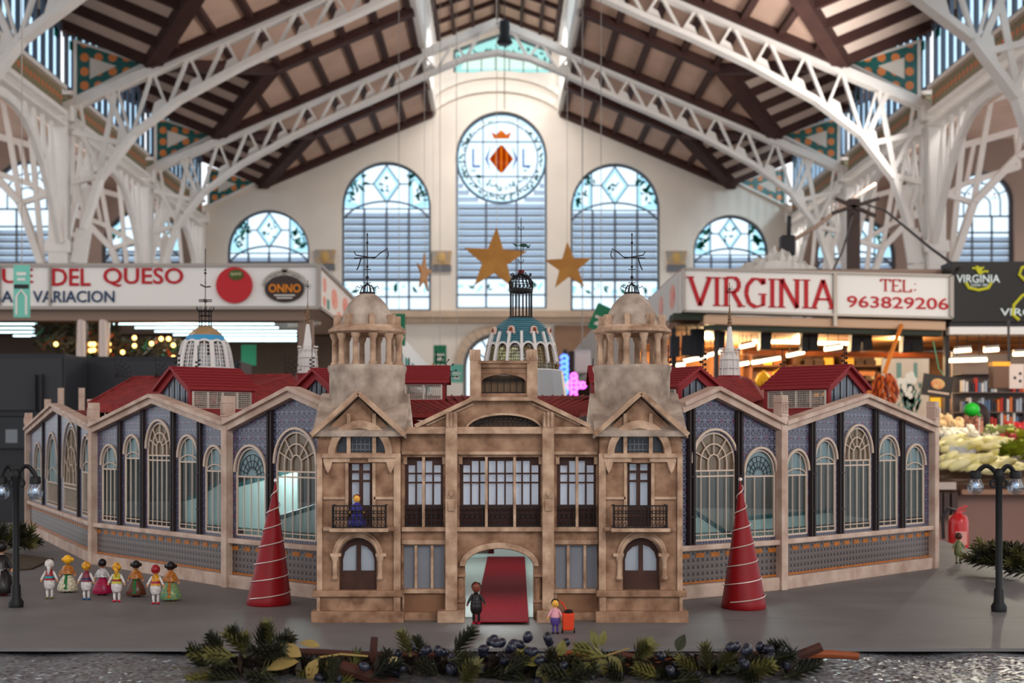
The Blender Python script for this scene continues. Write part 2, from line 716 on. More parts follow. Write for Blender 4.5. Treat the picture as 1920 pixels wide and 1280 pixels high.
        pts = [(cx + r * random.uniform(0.55, 0.75) * cos(t), zc + r * random.uniform(0.5, 0.75) * sin(t)) for t in [radians(210 + 120 * i / 16) for i in range(17)]]
        leaves(GG, pts, y - 0.02, 0.06, 2)
        # shield with vertical bars, crown above, letters at the sides
        sz, sw = r * 0.34, r * 0.27
        zz = zc - 0.02
        RG = MB()
        n = 9
        for i in range(n):
            xa = cx - sw + 2 * sw * i / n
            xb = cx - sw + 2 * sw * (i + 1) / n
            ha, hb = sz * (1 - abs(xa - cx) / sw), sz * (1 - abs(xb - cx) / sw)
            (OG if i % 2 == 0 else RG).prism([(xa, zz - ha), (xb, zz - hb), (xb, zz + hb), (xa, zz + ha)], y - 0.02, y - 0.01)
        RG.build('red_glass', M_REDGLASS, root)
        cz = zz + sz + 0.14
        OG.prism([(cx - 0.22, cz), (cx + 0.22, cz), (cx + 0.3, cz + 0.2), (cx + 0.14, cz + 0.12), (cx, cz + 0.3), (cx - 0.14, cz + 0.12), (cx - 0.3, cz + 0.2)], y - 0.02, y - 0.01)
        LG = MB()
        for s_ in (-1, 1):
            LG.text('L', cx + s_ * r * 0.55 - 0.12, cx + s_ * r * 0.55 + 0.12, zz - 0.25, zz + 0.3, y - 0.01, 0.01)
            LG.prism([(cx + s_ * 0.3, zz - 0.35), (cx + s_ * 0.48, zz), (cx + s_ * 0.3, zz + 0.4), (cx + s_ * 0.4, zz)], y - 0.01, y)
        LG.build('lilac_glass', M_LILACGLASS, root)
    G.build('pane', M_SKYGLASS, root)
    L.build('glazing_bars', M_LEAD, root)
    for mb, nm, m_ in ((GG, 'green_glass', M_GREENGLASS), (OG, 'orange_glass', M_ORANGEGLASS), (BG, 'blue_glass', M_BLUEGLASS)):
        if mb.v:
            mb.build(nm, m_, root)
    if S.v:
        S.build('louvres', M_LOUVRE, root)


for i, wdw in enumerate(WIN):
    window(*wdw, style='main' if i < 2 else 'small' if i < 6 else 'side')
window(*CEN, style='centre')
# lantern gable window
wn[0] += 1
xs0, xs1 = X(850, YW), X(1034, YW)
yy = YW + 0.2
wo = [(xs0, Z(136, YW)), (xs1, Z(136, YW)), (xs1, Z(92, YW)), (X(945, YW), Z(58, YW)), (xs0, Z(92, YW))]
cxm, czm = X(942, YW), Z(108, YW)
root = struct('window_%d' % wn[0], MB().plate(wo, [[(cxm + (a - cxm) * 0.96, czm + (b - czm) * 0.93) for a, b in wo]], yy - 0.05, yy + 0.05), M_LEAD)
MB().prism([(cxm + (a - cxm) * 0.99, czm + (b - czm) * 0.99) for a, b in wo], yy + 0.03, yy + 0.04).build('pane', glass('pale_green_glass', (232, 246, 236)), root)
b_ = MB()
b_.plate([(cxm + (a - cxm) * 0.97, czm + (b - czm) * 0.96) for a, b in wo], [arc(cxm, Z(126, YW), (xs1 - xs0) * 0.42, 0, pi, 14, 0.5)], yy, yy + 0.01)
b_.build('blue_glass', M_BLUEGLASS, root)
b_ = MB()
for i in range(1, 7):
    q = xs0 + (xs1 - xs0) * i / 7
    b_.bar((q, yy - 0.02, wo[0][1]), (q, yy - 0.02, Z(102, YW)), 0.03)
b_.build('glazing_bars', M_LEAD, root)
b_ = MB()
leaves(b_, [(xs0 + (xs1 - xs0) * (0.06 + 0.88 * i / 19), Z(84 + abs(i - 9.5) * 1.6 + random.uniform(-3, 8), YW)) for i in range(20)], yy - 0.03, 0.05, 2)
b_.build('green_glass', M_GREENGLASS, root)
# entrance doors under the arch
d = MB()
x0, x1 = X(868, YW), X(992, YW)
zt = Z(625, YW)
d.plate(archpoly(x0, x1, 0.3, zt, 16), [archpoly(x0 + 0.1, x1 - 0.1, 2.7, zt - 0.1, 14)] + [[(a, 0.9), (a + 0.38, 0.9), (a + 0.38, 2.5), (a, 2.5)] for a in (x0 + 0.1, x0 + 0.55, x0 + 1.0, x0 + 1.45)], YW + 0.2, YW + 0.3)
d = struct('door_1', d, mat('grey_door', (120, 112, 108), 0.6))
MB().prism(archpoly(x0 + 0.05, x1 - 0.05, 0.5, zt - 0.05, 16), YW + 0.26, YW + 0.27).build('pane', M_SKYGLASS, d)
d = MB()
cx = (x0 + x1) / 2
for a in (35, 62, 90, 118, 145):
    d.bar((cx, YW + 0.24, zt - 0.9), (cx + 0.9 * cos(radians(a)), YW + 0.24, zt - 0.95 + 0.9 * sin(radians(a))), 0.05)
d.build('fanlight_bars', M_LEAD, bpy.data.objects['door_1'])

# plaques between the windows
pl = None
for k, (px, py) in enumerate(((610, 488), (828, 490), (1268, 490))):
    x, z = X(px, YW), Z(py, YW)
    t = thing('wall_plaque', ['ornate grey and gold plaque on the wall left of the left tall window',
                              'ornate grey and gold plaque on the pier left of the round window',
                              'ornate grey and gold plaque on the pier right of the right tall window'][k], 'plaque', (x, YW, z - 0.3))
    MB().prism([(x - 0.25, z - 0.1), (x + 0.25, z - 0.1), (x + 0.3, z + 0.3), (x - 0.3, z + 0.3)], YW - 0.1, YW).build('shield', mat('plaque_grey', (150, 146, 140), 0.7, c2=(190, 150, 100), scale=6), t)
    MB().ell((x, YW - 0.1, z + 0.1), (0.13, 0.05, 0.16)).build('boss', mat('plaque_gold', (196, 158, 96), 0.5), t)
    MB().box(x - 0.28, x + 0.28, YW - 0.08, YW, z - 0.3, z - 0.12).build('base', mat('plaque_base', (110, 108, 112), 0.7), t)

# ------------------ roof ------------------
TR = [14.5, 21.0, 27.5, 34.0, YW]
RB = [-11.5, -5.0, 1.5, 8.0] + TR
boards, dboards, beams = MB(), MB(), MB()
T = 0.05
for sx in (-1, 1):
    for y0, y1 in zip(RB[:-1], RB[1:]):
        ym = (y0 + y1) / 2
        def q(x, y, z):
            return (sx * x, y, z)
        xl, xv, xm = 1.87, 6.85, 5.0
        boards.slab([q(xl, y0, Zr(xl)), q(xm, y0, Zr(xm)), q(xm, ym, Zr(xm)), q(xm, y1, Zr(xm)), q(xl, y1, Zr(xl))], T)
        boards.slab([q(xm, y0, Zr(xm)), q(xv, y0, Zr(xv)), q(xm, ym, Zr(xm))], T)
        boards.slab([q(xm, ym, Zr(xm)), q(xv, y1, Zr(xv)), q(xm, y1, Zr(xm))], T)
        zt0 = Zr(xv)
        zm0 = Zr(xm)
        def Zt(x): return zt0 + 0.42 * (x - xv)
        def Zm(x): return zm0 + 0.42 * (x - xm)
        xe = HW + 0.7
        dboards.slab([q(xv, y0, zt0), q(xe, y0, Zt(xe)), q(xe, ym, Zm(xe)), q(xm, ym, zm0)], T)
        dboards.slab([q(xv, y1, zt0), q(xe, y1, Zt(xe)), q(xe, ym, Zm(xe)), q(xm, ym, zm0)], T)
        d = 0.1
        for yv, (yb) in ((y0, ym), (y1, ym)):
            beams.bar(q(xv, yv, zt0 - d), q(xm, ym, zm0 - d), 0.3, 0.26)
            for k in range(0, 5):
                f = k / 5.0 + 0.02
                y = yv + (ym - yv) * f
                xs = xv + (xm - xv) * f
                zs = zt0 + (zm0 - zt0) * f
                beams.bar(q(xs, y, zs - d), q(xe, y, zs + 0.42 * (xe - xs) - d), 0.2, 0.18)
        # slope beams
        for y in (y0 + 0.12, ym):
            xe2 = xv if y < ym - 0.1 else xm
            beams.bar(q(xl, y, Zr(xl) - 0.12), q(xe2, y, Zr(xe2) - 0.12), 0.3, 0.24)
        beams.bar(q(xl, y1 - 0.15, Zr(xl) - 0.12), q(xv, y1 - 0.15, Zr(xv) - 0.12), 0.3, 0.24)
        x = xl + 0.1
        while x < xv:
            if x <= xm:
                beams.bar(q(x, y0, Zr(x) - 0.08), q(x, y1, Zr(x) - 0.08), 0.14, 0.14)
            else:
                f = (x - xm) / (xv - xm)
                ya = y0 + (ym - y0) * (1 - f)
                beams.bar(q(x, y0, Zr(x) - 0.08), q(x, ya, Zr(x) - 0.08), 0.14, 0.14)
                beams.bar(q(x, y1 - (ya - y0), Zr(x) - 0.08), q(x, y1, Zr(x) - 0.08), 0.14, 0.14)
            x += 0.72
    # aisle roof, lower and outside the columns
    boards.slab([(sx * 9.3, -11.5, ZC + 6.45), (sx * 12.5, -11.5, ZC + 8.9), (sx * 12.5, YW, ZC + 8.9), (sx * 9.3, YW, ZC + 6.45)], 0.1)
    boards.slab([(sx * 12.5, -11.5, ZC + 8.9), (sx * 18, -11.5, ZC + 8.9), (sx * 18, YW, ZC + 8.9), (sx * 12.5, YW, ZC + 8.9)], 0.1)
    # raised lantern: roof slope and rafters
    boards.slab([(0, -11.5, ZC + 12.45), (sx * 2.1, -11.5, ZC + 11.68), (sx * 2.1, YW, ZC + 11.68), (0, YW, ZC + 12.45)], T)
    beams.bar((sx * 1.7, 14.5, ZC + 11.7), (sx * 1.7, YW, ZC + 11.7), 0.12, 0.12)
    for k in range(20):
        y = 15.2 + k * 1.32
        beams.bar((0, y, ZC + 12.35), (sx * 2.0, y, ZC + 11.62), 0.12, 0.12)
    for x in (0.7, 1.25):
        beams.bar((sx * x, 14.5, ZC + 12.35 - 0.37 * x), (sx * x, YW, ZC + 12.35 - 0.37 * x), 0.09, 0.12)
beams.bar((0, 14.5, ZC + 12.3), (0, YW, ZC + 12.3), 0.14, 0.16)
ceil = struct('ceiling', boards, M_BOARD)
dboards.build('dormer_boarding', M_DBOARD, ceil)
beams.build('timber_beams', M_BEAM, ceil)
# sides of the raised lantern: white posts and rails with glass between
lt, lg = MB(), MB()
for sx in (-1, 1):
    lt.bar((sx * 1.87, 14.5, ZC + 9.75), (sx * 1.87, YW, ZC + 9.75), 0.2, 0.42)
    lt.bar((sx * 1.87, 14.5, ZC + 11.7), (sx * 1.87, YW, ZC + 11.7), 0.2, 0.2)
    for k in range(24):
        y = 14.6 + k * 1.12
        lt.bar((sx * 1.87, y, ZC + 9.7), (sx * 1.87, y, ZC + 11.7), 0.12)
    lg.box(sx * 1.87 - 0.01, sx * 1.87 + 0.01, 14.5, YW, ZC + 9.9, ZC + 11.65)
lt = struct('trim_5', lt, M_WHITE)
lg.build('lantern_glazing', M_SKYGLASS, lt)

# ------------------ trusses, columns, girders ------------------
LOW = [(0, 9.49), (0.8, 9.35), (1.53, 9.03), (3.09, 8.31), (3.82, 8.0), (5, 7.45), (6.3, 6.74), (7.2, 6.06), (7.87, 5.17), (8.19, 4.18), (8.3, 3.5), (8.32, 2.2)]


def lowz(x):
    for (a, b), (c_, d_) in zip(LOW[:-1], LOW[1:]):
        if a <= x <= c_:
            return b + (d_ - b) * (x - a) / (c_ - a)
    return LOW[-1][1]


def upz(x):
    return 6.6 + 0.427 * (HW - x)


for k, Y in enumerate(TR[1:4]):
    who = ['nearest white arched lattice truss, cut by the top corners of the picture',
           'middle white arched lattice truss spanning the hall under the roof',
           'farthest white arched lattice truss, its crown just in front of the lantern window'][k]
    t = thing('roof_truss', who, 'truss', (0, Y, ZC + 2.2), 'white roof trusses')
    up, lo, wb, orn = MB(), MB(), MB(), MB()
    for sx in (-1, 1):
        up.bar((sx * (HW + 0.1), Y, ZC + upz(HW + 0.1)), (0, Y, ZC + upz(0)), 0.3, 0.17)
        pts = [(sx * a, Y, ZC + b) for a, b in LOW]
        lo.path(pts, 0.3, 0.1)
        x = 0.35
        i = 0
        while x < 7.6:
            x2 = x + 0.42
            wb.bar((sx * x, Y, ZC + upz(x)), (sx * x2, Y, ZC + lowz(x2)), 0.1, 0.06)
            wb.bar((sx * x2, Y, ZC + lowz(x2)), (sx * (x + 0.72), Y, ZC + upz(x + 0.72)), 0.06, 0.05)
            if x > 1.0:
                orn.plate([(sx * (x2 + 0.02), ZC + lowz(x2) + 0.02), (sx * (x2 + 0.36), ZC + lowz(min(x2 + 0.36, 8.3)) + 0.02), (sx * (x2 + 0.26), ZC + lowz(x2) + 0.12), (sx * (x2 + 0.12), ZC + lowz(x2) + 0.2)], [], Y - 0.02, Y + 0.02)
            x += 0.72
            i += 1
        # spandrel between knee and column
        for za, xb in ((6.35, 7.35), (5.35, 7.8), (4.3, 8.2)):
            wb.bar((sx * 8.4, Y, ZC + za - 0.25), (sx * xb, Y, ZC + lowz(xb)), 0.14, 0.1)
        wb.bar((sx * 8.35, Y, ZC + 6.3), (sx * 7.8, Y, ZC + 5.25), 0.08)
        wb.bar((sx * 8.35, Y, ZC + 5.2), (sx * 8.15, Y, ZC + 4.3), 0.08)
        wb.bar((sx * 7.75, Y, ZC + upz(7.75)), (sx * 7.3, Y, ZC + lowz(7.3)), 0.12, 0.1)
        # twin shaft of the arch foot down to the floor
        lo.bar((sx * 8.32, Y, ZC + 2.2), (sx * 8.32, Y, 0.0), 0.3, 0.12)
    up.build('upper_chord', M_WHITE, t)
    lo.build('arch_chord', M_WHITE, t)
    wb.build('web', M_WHITE, t)
    orn.build('scrollwork', M_WHITE, t)

M_TRITILE = tilemat('orange_tree_tiles', (28, 96, 88), (24, 78, 72), (226, 130, 60), 0, 0.14, 0.4, False, 0.06, 0.62)
M_FLORAL = tilemat('floral_frieze_tiles', (70, 96, 62), (150, 130, 100), (206, 110, 60), pi / 2, 0.11, 0.45, True, 0.2, 0.6)
for sx in (-1, 1):
    side = 'left' if sx < 0 else 'right'
    for k, Y in enumerate(TR[1:]):
        pos = ['nearest', 'second', 'third', 'farthest'][k]
        t = thing('iron_column', '%s white iron column in the %s hand row, rising behind the stalls' % (pos, side), 'column', (sx * (HW + 0.17), Y, 0), 'white iron columns')
        yo = -0.2 if k == 3 else 0
        c = MB()
        c.box(sx * HW, sx * (HW + 0.36), Y + yo - 0.17, Y + yo + 0.17, 0, ZC + 6.62)
        c.build('shaft', M_WHITE, t, bevel=0.03)
        c = MB()
        c.box(sx * (HW - 0.12), sx * (HW + 0.48), Y + yo - 0.19, Y + yo + 0.19, ZC + 6.3, ZC + 6.62)
        c.box(sx * (HW - 0.06), sx * (HW + 0.42), Y + yo - 0.19, Y + yo + 0.19, ZC + 3.7, ZC + 3.95)
        c.build('capital', M_WHITE, t, bevel=0.03)
        # aisle arch springing outwards
        prof = [(0.4, 1.6), (0.5, 3.4), (0.95, 4.7), (1.8, 5.6), (3.0, 6.3), (4.3, 6.7)]
        a = MB()
        a.path([(sx * (HW + u), Y + yo, ZC + v) for u, v in prof], 0.22, 0.13)
        a.bar((sx * (HW + 0.3), Y + yo, ZC + 6.5), (sx * (HW + 4.3), Y + yo, ZC + 7.6), 0.2, 0.14)
        for (u, v), g in zip(prof[1:], (0.8, 1.3, 2.1, 3.2, 4.2)):
            a.bar((sx * (HW + u), Y + yo, ZC + v), (sx * (HW + g), Y + yo, ZC + 6.45 + 0.27 * g), 0.1, 0.08)
        a.bar((sx * (HW + 0.3), Y + yo, ZC + 4.9), (sx * (HW + 0.95), Y + yo, ZC + 4.7), 0.12, 0.1)
        a.build('aisle_bracket', M_WHITE, t)
        # tiled triangle beside the dormer
        if k < 4:
            xv = 6.95
            ya = Y + 0.16 if k < 3 else YW - 0.1
            tri = [(sx * xv, Zr(xv) + 0.0), (sx * (HW - 0.06), Zr(HW - 0.06) - 0.1), (sx * (HW - 0.06), Zr(xv) + 0.42 * (HW - 0.06 - xv) - 0.15)]
            cxx = sum(p[0] for p in tri) / 3
            czz = sum(p[1] for p in tri) / 3
            def sc(f):
                return [(cxx + (a_ - cxx) * f, czz + (b__ - czz) * f) for a_, b__ in tri]
            tp = thing('tile_panel', '%s triangular green tile panel with oranges on the %s side of the roof' % (pos, side), 'tile panel', (sx * 7.8, ya, czz - 0.5), 'triangular orange tree tile panels')
            MB().plate(tri, [sc(0.86)], ya - 0.05, ya + 0.05).build('frame', M_WHITE, tp)
            MB().plate(sc(0.86), [sc(0.36)], ya - 0.03, ya + 0.03).build('tiles', M_TRITILE, tp)
            MB().prism(sc(0.36), ya - 0.02, ya + 0.02).build('inner_panel', M_PLASTER, tp)
    for k, (y0, y1) in enumerate(zip(TR[:-1], TR[1:])):
        pos = ['nearest', 'second', 'third', 'farthest'][k]
        ym = (y0 + y1) / 2
        t = thing('lattice_girder', '%s lattice girder with floral tile frieze along the %s column row' % (pos, side), 'girder', (sx * HW, ym, ZC + 4.2), 'frieze girders between the columns')
        g = MB()
        xg = sx * (HW + 0.12)
        g.box(sx * (HW + 0.06), sx * (HW + 0.2), y0 + 0.2, y1 - 0.2, ZC + 6.5, ZC + 6.9)
        g.build('floral_frieze', M_FLORAL, t)
        g = MB()
        for z_, h_ in ((6.94, 0.08), (6.44, 0.1), (6.2, 0.05)):
            g.bar((xg, y0 + 0.18, ZC + z_), (xg, y1 - 0.18, ZC + z_), 0.3, h_)
        g.build('rails', M_WHITE, t)
        g = MB()
        pr = []
        for i in range(13):
            f = i / 12
            pr.append((xg, y0 + 0.2 + (y1 - y0 - 0.4) * f, ZC + 3.9 + 2.15 * (1 - abs(2 * f - 1) ** 2.4)))
        g.path(pr, 0.16, 0.1, (1, 0, 0))
        for i in range(1, 12):
            if abs(i - 6) > 1:
                p_ = pr[i]
                g.bar(p_, (xg, p_[1], ZC + 6.2), 0.06)
                dn = -1 if i < 6 else 1
                pn = pr[i + dn]
                g.bar((xg, p_[1], ZC + 6.2), pn, 0.05)
        g.build('arch_brace', M_WHITE, t)
        # clerestory window under the dormer gable
        wn[0] += 1
        zb = ZC + 6.98
        ze = Zr(6.85) + 0.42 * (HW - 6.85) - 0.12
        zp = Zr(5.0) + 0.42 * (HW - 5.0) - 0.12
        fr = MB()
        n = 13
        for i in range(n + 1):
            f = i / n
            y = y0 + 0.25 + (y1 - y0 - 0.5) * f
            fr.bar((xg, y, zb), (xg, y, ze + (zp - ze) * (1 - abs(2 * f - 1))), 0.07, 0.09)
        fr.bar((xg, y0 + 0.2, zb + 0.05), (xg, y1 - 0.2, zb + 0.05), 0.1)
        fr.bar((xg, y0 + 0.2, ze), (xg, ym, zp), 0.14)
        fr.bar((xg, y1 - 0.2, ze), (xg, ym, zp), 0.14)
        w_ = struct('window_%d' % wn[0], fr, mat('clerestory_bars', (96, 104, 118), 0.5))
        gl = MB()
        gl.add([(xg, y0 + 0.2, zb), (xg, y1 - 0.2, zb), (xg, y1 - 0.2, ze), (xg, ym, zp), (xg, y0 + 0.2, ze)], [(0, 1, 2, 3, 4)])
        gl.build('pane', glass('clerestory_glass', (196, 228, 250), 0.05), w_)
        gl = MB()
        leaves_pts = []
        for i in range(n):
            f = (i + 0.5) / n
            y = y0 + 0.25 + (y1 - y0 - 0.5) * f
            z_ = ze + (zp - ze) * (1 - abs(2 * f - 1)) - 0.3
            gl.box(xg - sx * 0.03 - 0.005, xg - sx * 0.03 + 0.005, y - 0.12, y + 0.12, z_ - 0.09, z_ + 0.09)
        gl.build('green_glass', M_GREENGLASS, w_)

# pendant loudspeaker on its cable
x, y = X(946, 33), 33.0
t = thing('pendant_loudspeaker', 'black cylindrical loudspeaker hanging on a cable under the roof ridge', 'loudspeaker', (x, y, Z(84, y)))
MB().lathe((x, y, 0), [(0.14, Z(84, y)), (0.2, Z(80, y)), (0.12, Z(66, y)), (0.12, Z(60, y)), (0.13, Z(52, y)), (0.12, Z(40, y)), (0.04, Z(38, y))], 14).build('housing', mat('black_speaker', (34, 36, 38), 0.5), t, True)
MB().tube([(x, y, Z(38, y)), (x, y, ZC + 12.3)], 0.012).build('cable', mat('grey_cable', (90, 86, 84), 0.6), t)
MB().tube([(x, y, Z(84, y)), (x, y, Z(205, y))], 0.012).build('lower_cable', mat('grey_cable', (90, 86, 84), 0.6), t)
# ======================= DISPLAY BOARD =======================
M_GREY = mat('grey_painted_board', (108, 105, 105), 0.5, var=0.12, scale=5, bump=0.05)
Yf = 0.392 * F / (1215 - VY)
b = MB()
Ys = 0.392 * F / (1158 - VY)
b.slab([(-2.75, Yf, TOP), (1.68, Yf, TOP), (1.68, Ys - 0.002, TOP), (-2.75, Ys - 0.002, TOP)], 0.006)
b.slab([(-2.75, Ys + 0.002, TOP), (1.66, Ys + 0.002, TOP), (1.66, 4.34, TOP), (1.74, 5.45, TOP), (1.74, 6.6, TOP), (-2.75, 6.6, TOP)], 0.006)
board = b.build('display_board', M_GREY)
tag(board, 'grey painted display board on which the model market hall stands', 'display board')
tb = MB()
tb.box(-2.7, 1.6, 1.65, 6.5, TOP - 0.06, TOP - 0.016)
for x in (-2.5, 1.4):
    for y in (1.8, 6.3):
        tb.box(x - 0.04, x + 0.04, y - 0.04, y + 0.04, 0, TOP - 0.07)
tag(tb.build('trestle_table', mat('table_wood', (96, 72, 58), 0.6)), 'wooden table under the silver sequined cloth', 'table')

# sequined cloth over the table edge
mc = bpy.data.materials.new('silver_sequins')
mc.use_nodes = True
nt = mc.node_tree
bs = nt.nodes['Principled BSDF']
bs.inputs['Metallic'].default_value = 0.75
bs.inputs['Roughness'].default_value = 0.28
tc = nt.nodes.new('ShaderNodeTexCoord')
vo = nt.nodes.new('ShaderNodeTexVoronoi')
vo.inputs['Scale'].default_value = 160
nt.links.new(tc.outputs['Object'], vo.inputs['Vector'])
cr = nt.nodes.new('ShaderNodeValToRGB')
cr.color_ramp.elements[0].position = 0.1
cr.color_ramp.elements[0].color = rgb((70, 56, 54))
cr.color_ramp.elements[1].position = 0.93
cr.color_ramp.elements[1].color = rgb((205, 215, 225))
nt.links.new(vo.outputs['Color'], cr.inputs['Fac'])
nt.links.new(cr.outputs['Color'], bs.inputs['Base Color'])
nn = nt.nodes.new('ShaderNodeVectorMath')
nn.operation = 'SUBTRACT'
nn.inputs[1].default_value = (0.5, 0.5, 0.5)
nt.links.new(vo.outputs['Color'], nn.inputs[0])
n2 = nt.nodes.new('ShaderNodeVectorMath')
n2.operation = 'SCALE'
n2.inputs['Scale'].default_value = 1.1
nt.links.new(nn.outputs[0], n2.inputs[0])
ge = nt.nodes.new('ShaderNodeNewGeometry')
n3 = nt.nodes.new('ShaderNodeVectorMath')
nt.links.new(n2.outputs[0], n3.inputs[0])
nt.links.new(ge.outputs['Normal'], n3.inputs[1])
n4 = nt.nodes.new('ShaderNodeVectorMath')
n4.operation = 'NORMALIZE'
nt.links.new(n3.outputs[0], n4.inputs[0])
nt.links.new(n4.outputs[0], bs.inputs['Normal'])
cl = MB()
nx, ny = 120, 14
vs, fs = [], []
for j in range(ny + 1):
    for i in range(nx + 1):
        x = -2.72 + 4.34 * i / nx
        y = 1.64 + (Yf + 0.25 - 1.64) * j / ny
        z = TOP - 0.011 + 0.003 * sin(x * 23 + y * 7)
        if j == 0:
            y, z = 1.6 + 0.02 * sin(x * 20), 0.25
        vs.append((x, y, z))
for j in range(ny):
    for i in range(nx):
        a = j * (nx + 1) + i
        fs.append((a, a + 1, a + nx + 2, a + nx + 1))
cl.add(vs, fs)
o = cl.build('sequined_cloth', mc, smooth=True)
tag(o, 'silver sequined cloth covering the table in front of the grey board', 'tablecloth')

# ======================= MODEL MARKET HALL =======================
model = thing('model_market_hall', 'large architectural model of a domed market hall with twin stone towers and red roofs', 'architectural model', (0, 4.0, TOP))
M_ST = mat('model_stone', (168, 132, 106), 0.8, scale=30, c2=(110, 78, 58), bump=0.3, detail=9)
M_ST2 = mat('model_stone_light', (196, 164, 138), 0.8, scale=30, c2=(134, 102, 80), bump=0.2, detail=8)
M_CEM = mat('model_cement', (184, 166, 150), 0.9, scale=26, c2=(132, 114, 102), bump=0.35, detail=9)
M_PINK = mat('model_pale_posts', (200, 176, 160), 0.7, scale=18, c2=(170, 140, 124), bump=0.1)
M_RED = mat('model_red_roof', (142, 50, 46), 0.75, scale=40, c2=(112, 38, 38), bump=0.35)
M_REDT = mat('model_red_trim', (128, 32, 36), 0.6)
M_DARK = mat('model_dark_iron', (30, 24, 24), 0.6)
M_DOOR = mat('model_door_wood', (66, 40, 32), 0.6, var=0.2, scale=30)
M_MGL = glass('model_clear_glass', (236, 242, 242), 0.025)
M_FROST = frosted('model_frosted_pane', (216, 222, 230), 0.6)
M_GREYP = mat('model_grey_panel', (120, 122, 130), 0.5, var=0.08, scale=10)
M_WHITEB = mat('model_white_bars', (198, 176, 158), 0.6)
M_TAN = mat('model_tan_panel', (146, 108, 84), 0.7, var=0.15, scale=20)
M_PIPE = mat('model_dark_pilaster', (44, 34, 34), 0.6)
M_WMET = mat('model_white_metal', (214, 208, 202), 0.5)


def tower(sx, side):
    """built for the left side; sx=-1 mirrors it to the right"""
    M = Matrix.Identity(4)
    if sx < 0:
        xm = X(937, 3.0)
        M = Matrix(((-1, 0, 0, 2 * xm), (0, 1, 0, 0), (0, 0, 1, 0), (0, 0, 0, 1)))
    Y = 3.0
    YB = 3.30
    b = MB(M)
    f = lambda a, c: (X(a, Y), Z(c, Y))
    # front wall with its openings
    outer = [f(595, 1118), f(750, 1118), f(750, 822), f(673, 745), f(595, 822)]
    hs = [archpoly(X(636, Y), X(706, Y), Z(1106, Y), Z(1008, Y), 12),
          [f(650, 992), f(699, 992), f(699, 868), f(650, 868)],
          archpoly(X(630, Y), X(722, Y), Z(848, Y), Z(803, Y), 14, (848 - 803) * Y / F)]
    b.plate(outer, hs, Y, Y + 0.014)
    # side and back walls
    x0, x1 = X(595, Y), X(750, Y)
    z0, z1 = TOP, Z(815, Y)
    b.box(x0, x0 + 0.012, Y + 0.014, YB, z0, z1)
    b.box(x1 - 0.012, x1, Y + 0.014, YB, z0, z1)
    b.box(x0, x1, YB - 0.012, YB, z0, z1)
    # plinth and dado
    b.R(583, 757, 1146, 1168, Y - 0.02, 0, Y + 0.1)
    b.box(x0, x1, Y - 0.004, Y + 0.1, Z(1147, Y), Z(1118, Y))
    b.R(586, 755, 1107, 1119, Y - 0.014, 0.05)
    tw = b.build('tower', M_ST, model, bevel=0.0015)
    tw['label'] = '%s stone tower of the model with ribbed round turret' % side
    o = MB(M)
    # frame mouldings
    o.R(594, 604, 850, 1108, Y - 0.007, 0.008)
    o.R(738, 751, 850, 1108, Y - 0.007, 0.008)
    o.R(604, 742, 850, 858, Y - 0.013, 0.014)
    o.R(606, 656, 858, 866, Y - 0.008, 0.01)
    o.R(690, 741, 858, 866, Y - 0.008, 0.01)
    o.R(606, 740, 988, 995, Y - 0.02, 0.02)
    o.R(594, 600, 1119, 1147, Y - 0.01, 0.01)
    o.R(738, 750, 1119, 1147, Y - 0.01, 0.01)
    for a, c_ in ((606, 648), (701, 738)):
        o.R(a, c_, 931, 936, Y - 0.006, 0.008)
    for a in (647, 698):
        o.R(a, a + 6, 868, 990, Y - 0.006, 0.008)
    for a in (608, 725):
        o.plate([f(a, 866), f(a + 16, 866), f(a + 12, 880), f(a + 8, 887), f(a + 4, 880)], [], Y - 0.012, Y)
    for a in (650, 698):
        o.R(a, a + 7, 775, 850, Y - 0.008, 0.012)
    cx, cz = X(676, Y), Z(850, Y)
    k = Y / F
    o.plate(arc(cx, cz, 60 * k, 0, pi, 20, 62 * k) + arc(cx, cz, 47 * k, pi, 0, 20, 47 * k), [], Y - 0.012, Y)
    cx, cz = X(671, Y), Z(1043, Y)
    o.plate(arc(cx, cz, 47 * k, radians(5), radians(175), 18, 50 * k) + arc(cx, cz, 36 * k, radians(175), radians(5), 18, 36 * k), [], Y - 0.010, Y)
    o.plate(arc(cx, cz, 42 * k, radians(5), radians(175), 18, 45 * k) + arc(cx, cz, 38 * k, radians(175), radians(5), 18, 40 * k), [], Y - 0.015, Y)
    for a in (623, 708):
        o.R(a - 4, a + 16, 1037, 1043, Y - 0.014, 0.015)
    o.build('moulding', M_ST2, tw, bevel=0.001)
    for a in (629, 713):
        c = MB(M)
        xx = X(a, Y)
        c.lathe((xx, Y - 0.008, 0), [(0.006, Z(1086, Y)), (0.008, Z(1083, Y)), (0.0055, Z(1079, Y)), (0.005, Z(1052, Y)), (0.008, Z(1046, Y)), (0.009, Z(1042, Y))], 10)
        c.build('half_column', M_ST2, tw, True)
    # ground floor door
    d = MB(M)
    d.plate(archpoly(X(637, Y), X(705, Y), Z(1106, Y), Z(1009, Y), 14), [[f(641, 1071), f(667, 1071), f(667, 1022), f(655, 1026), f(645, 1036), f(641, 1050)],
            [f(675, 1071), f(701, 1071), f(701, 1050), f(697, 1036), f(687, 1026), f(675, 1022)]], Y + 0.014, Y + 0.024)
    d.build('arched_door', M_DOOR, tw)
    MB(M).R(640, 702, 1018, 1072, Y + 0.026, 0.003).build('door_pane', M_FROST, tw)
    # first floor french window
    d = MB(M)
    fo = [f(651, 991), f(698, 991), f(698, 866), f(651, 866)]
    hh = [[f(a, c2), f(b_, c2), f(b_, c1), f(a, c1)] for a, b_ in ((658, 672), (679, 692)) for c1, c2 in ((870, 882), (887, 900), (904, 948))]
    d.plate(fo, hh, Y + 0.016, Y + 0.024)
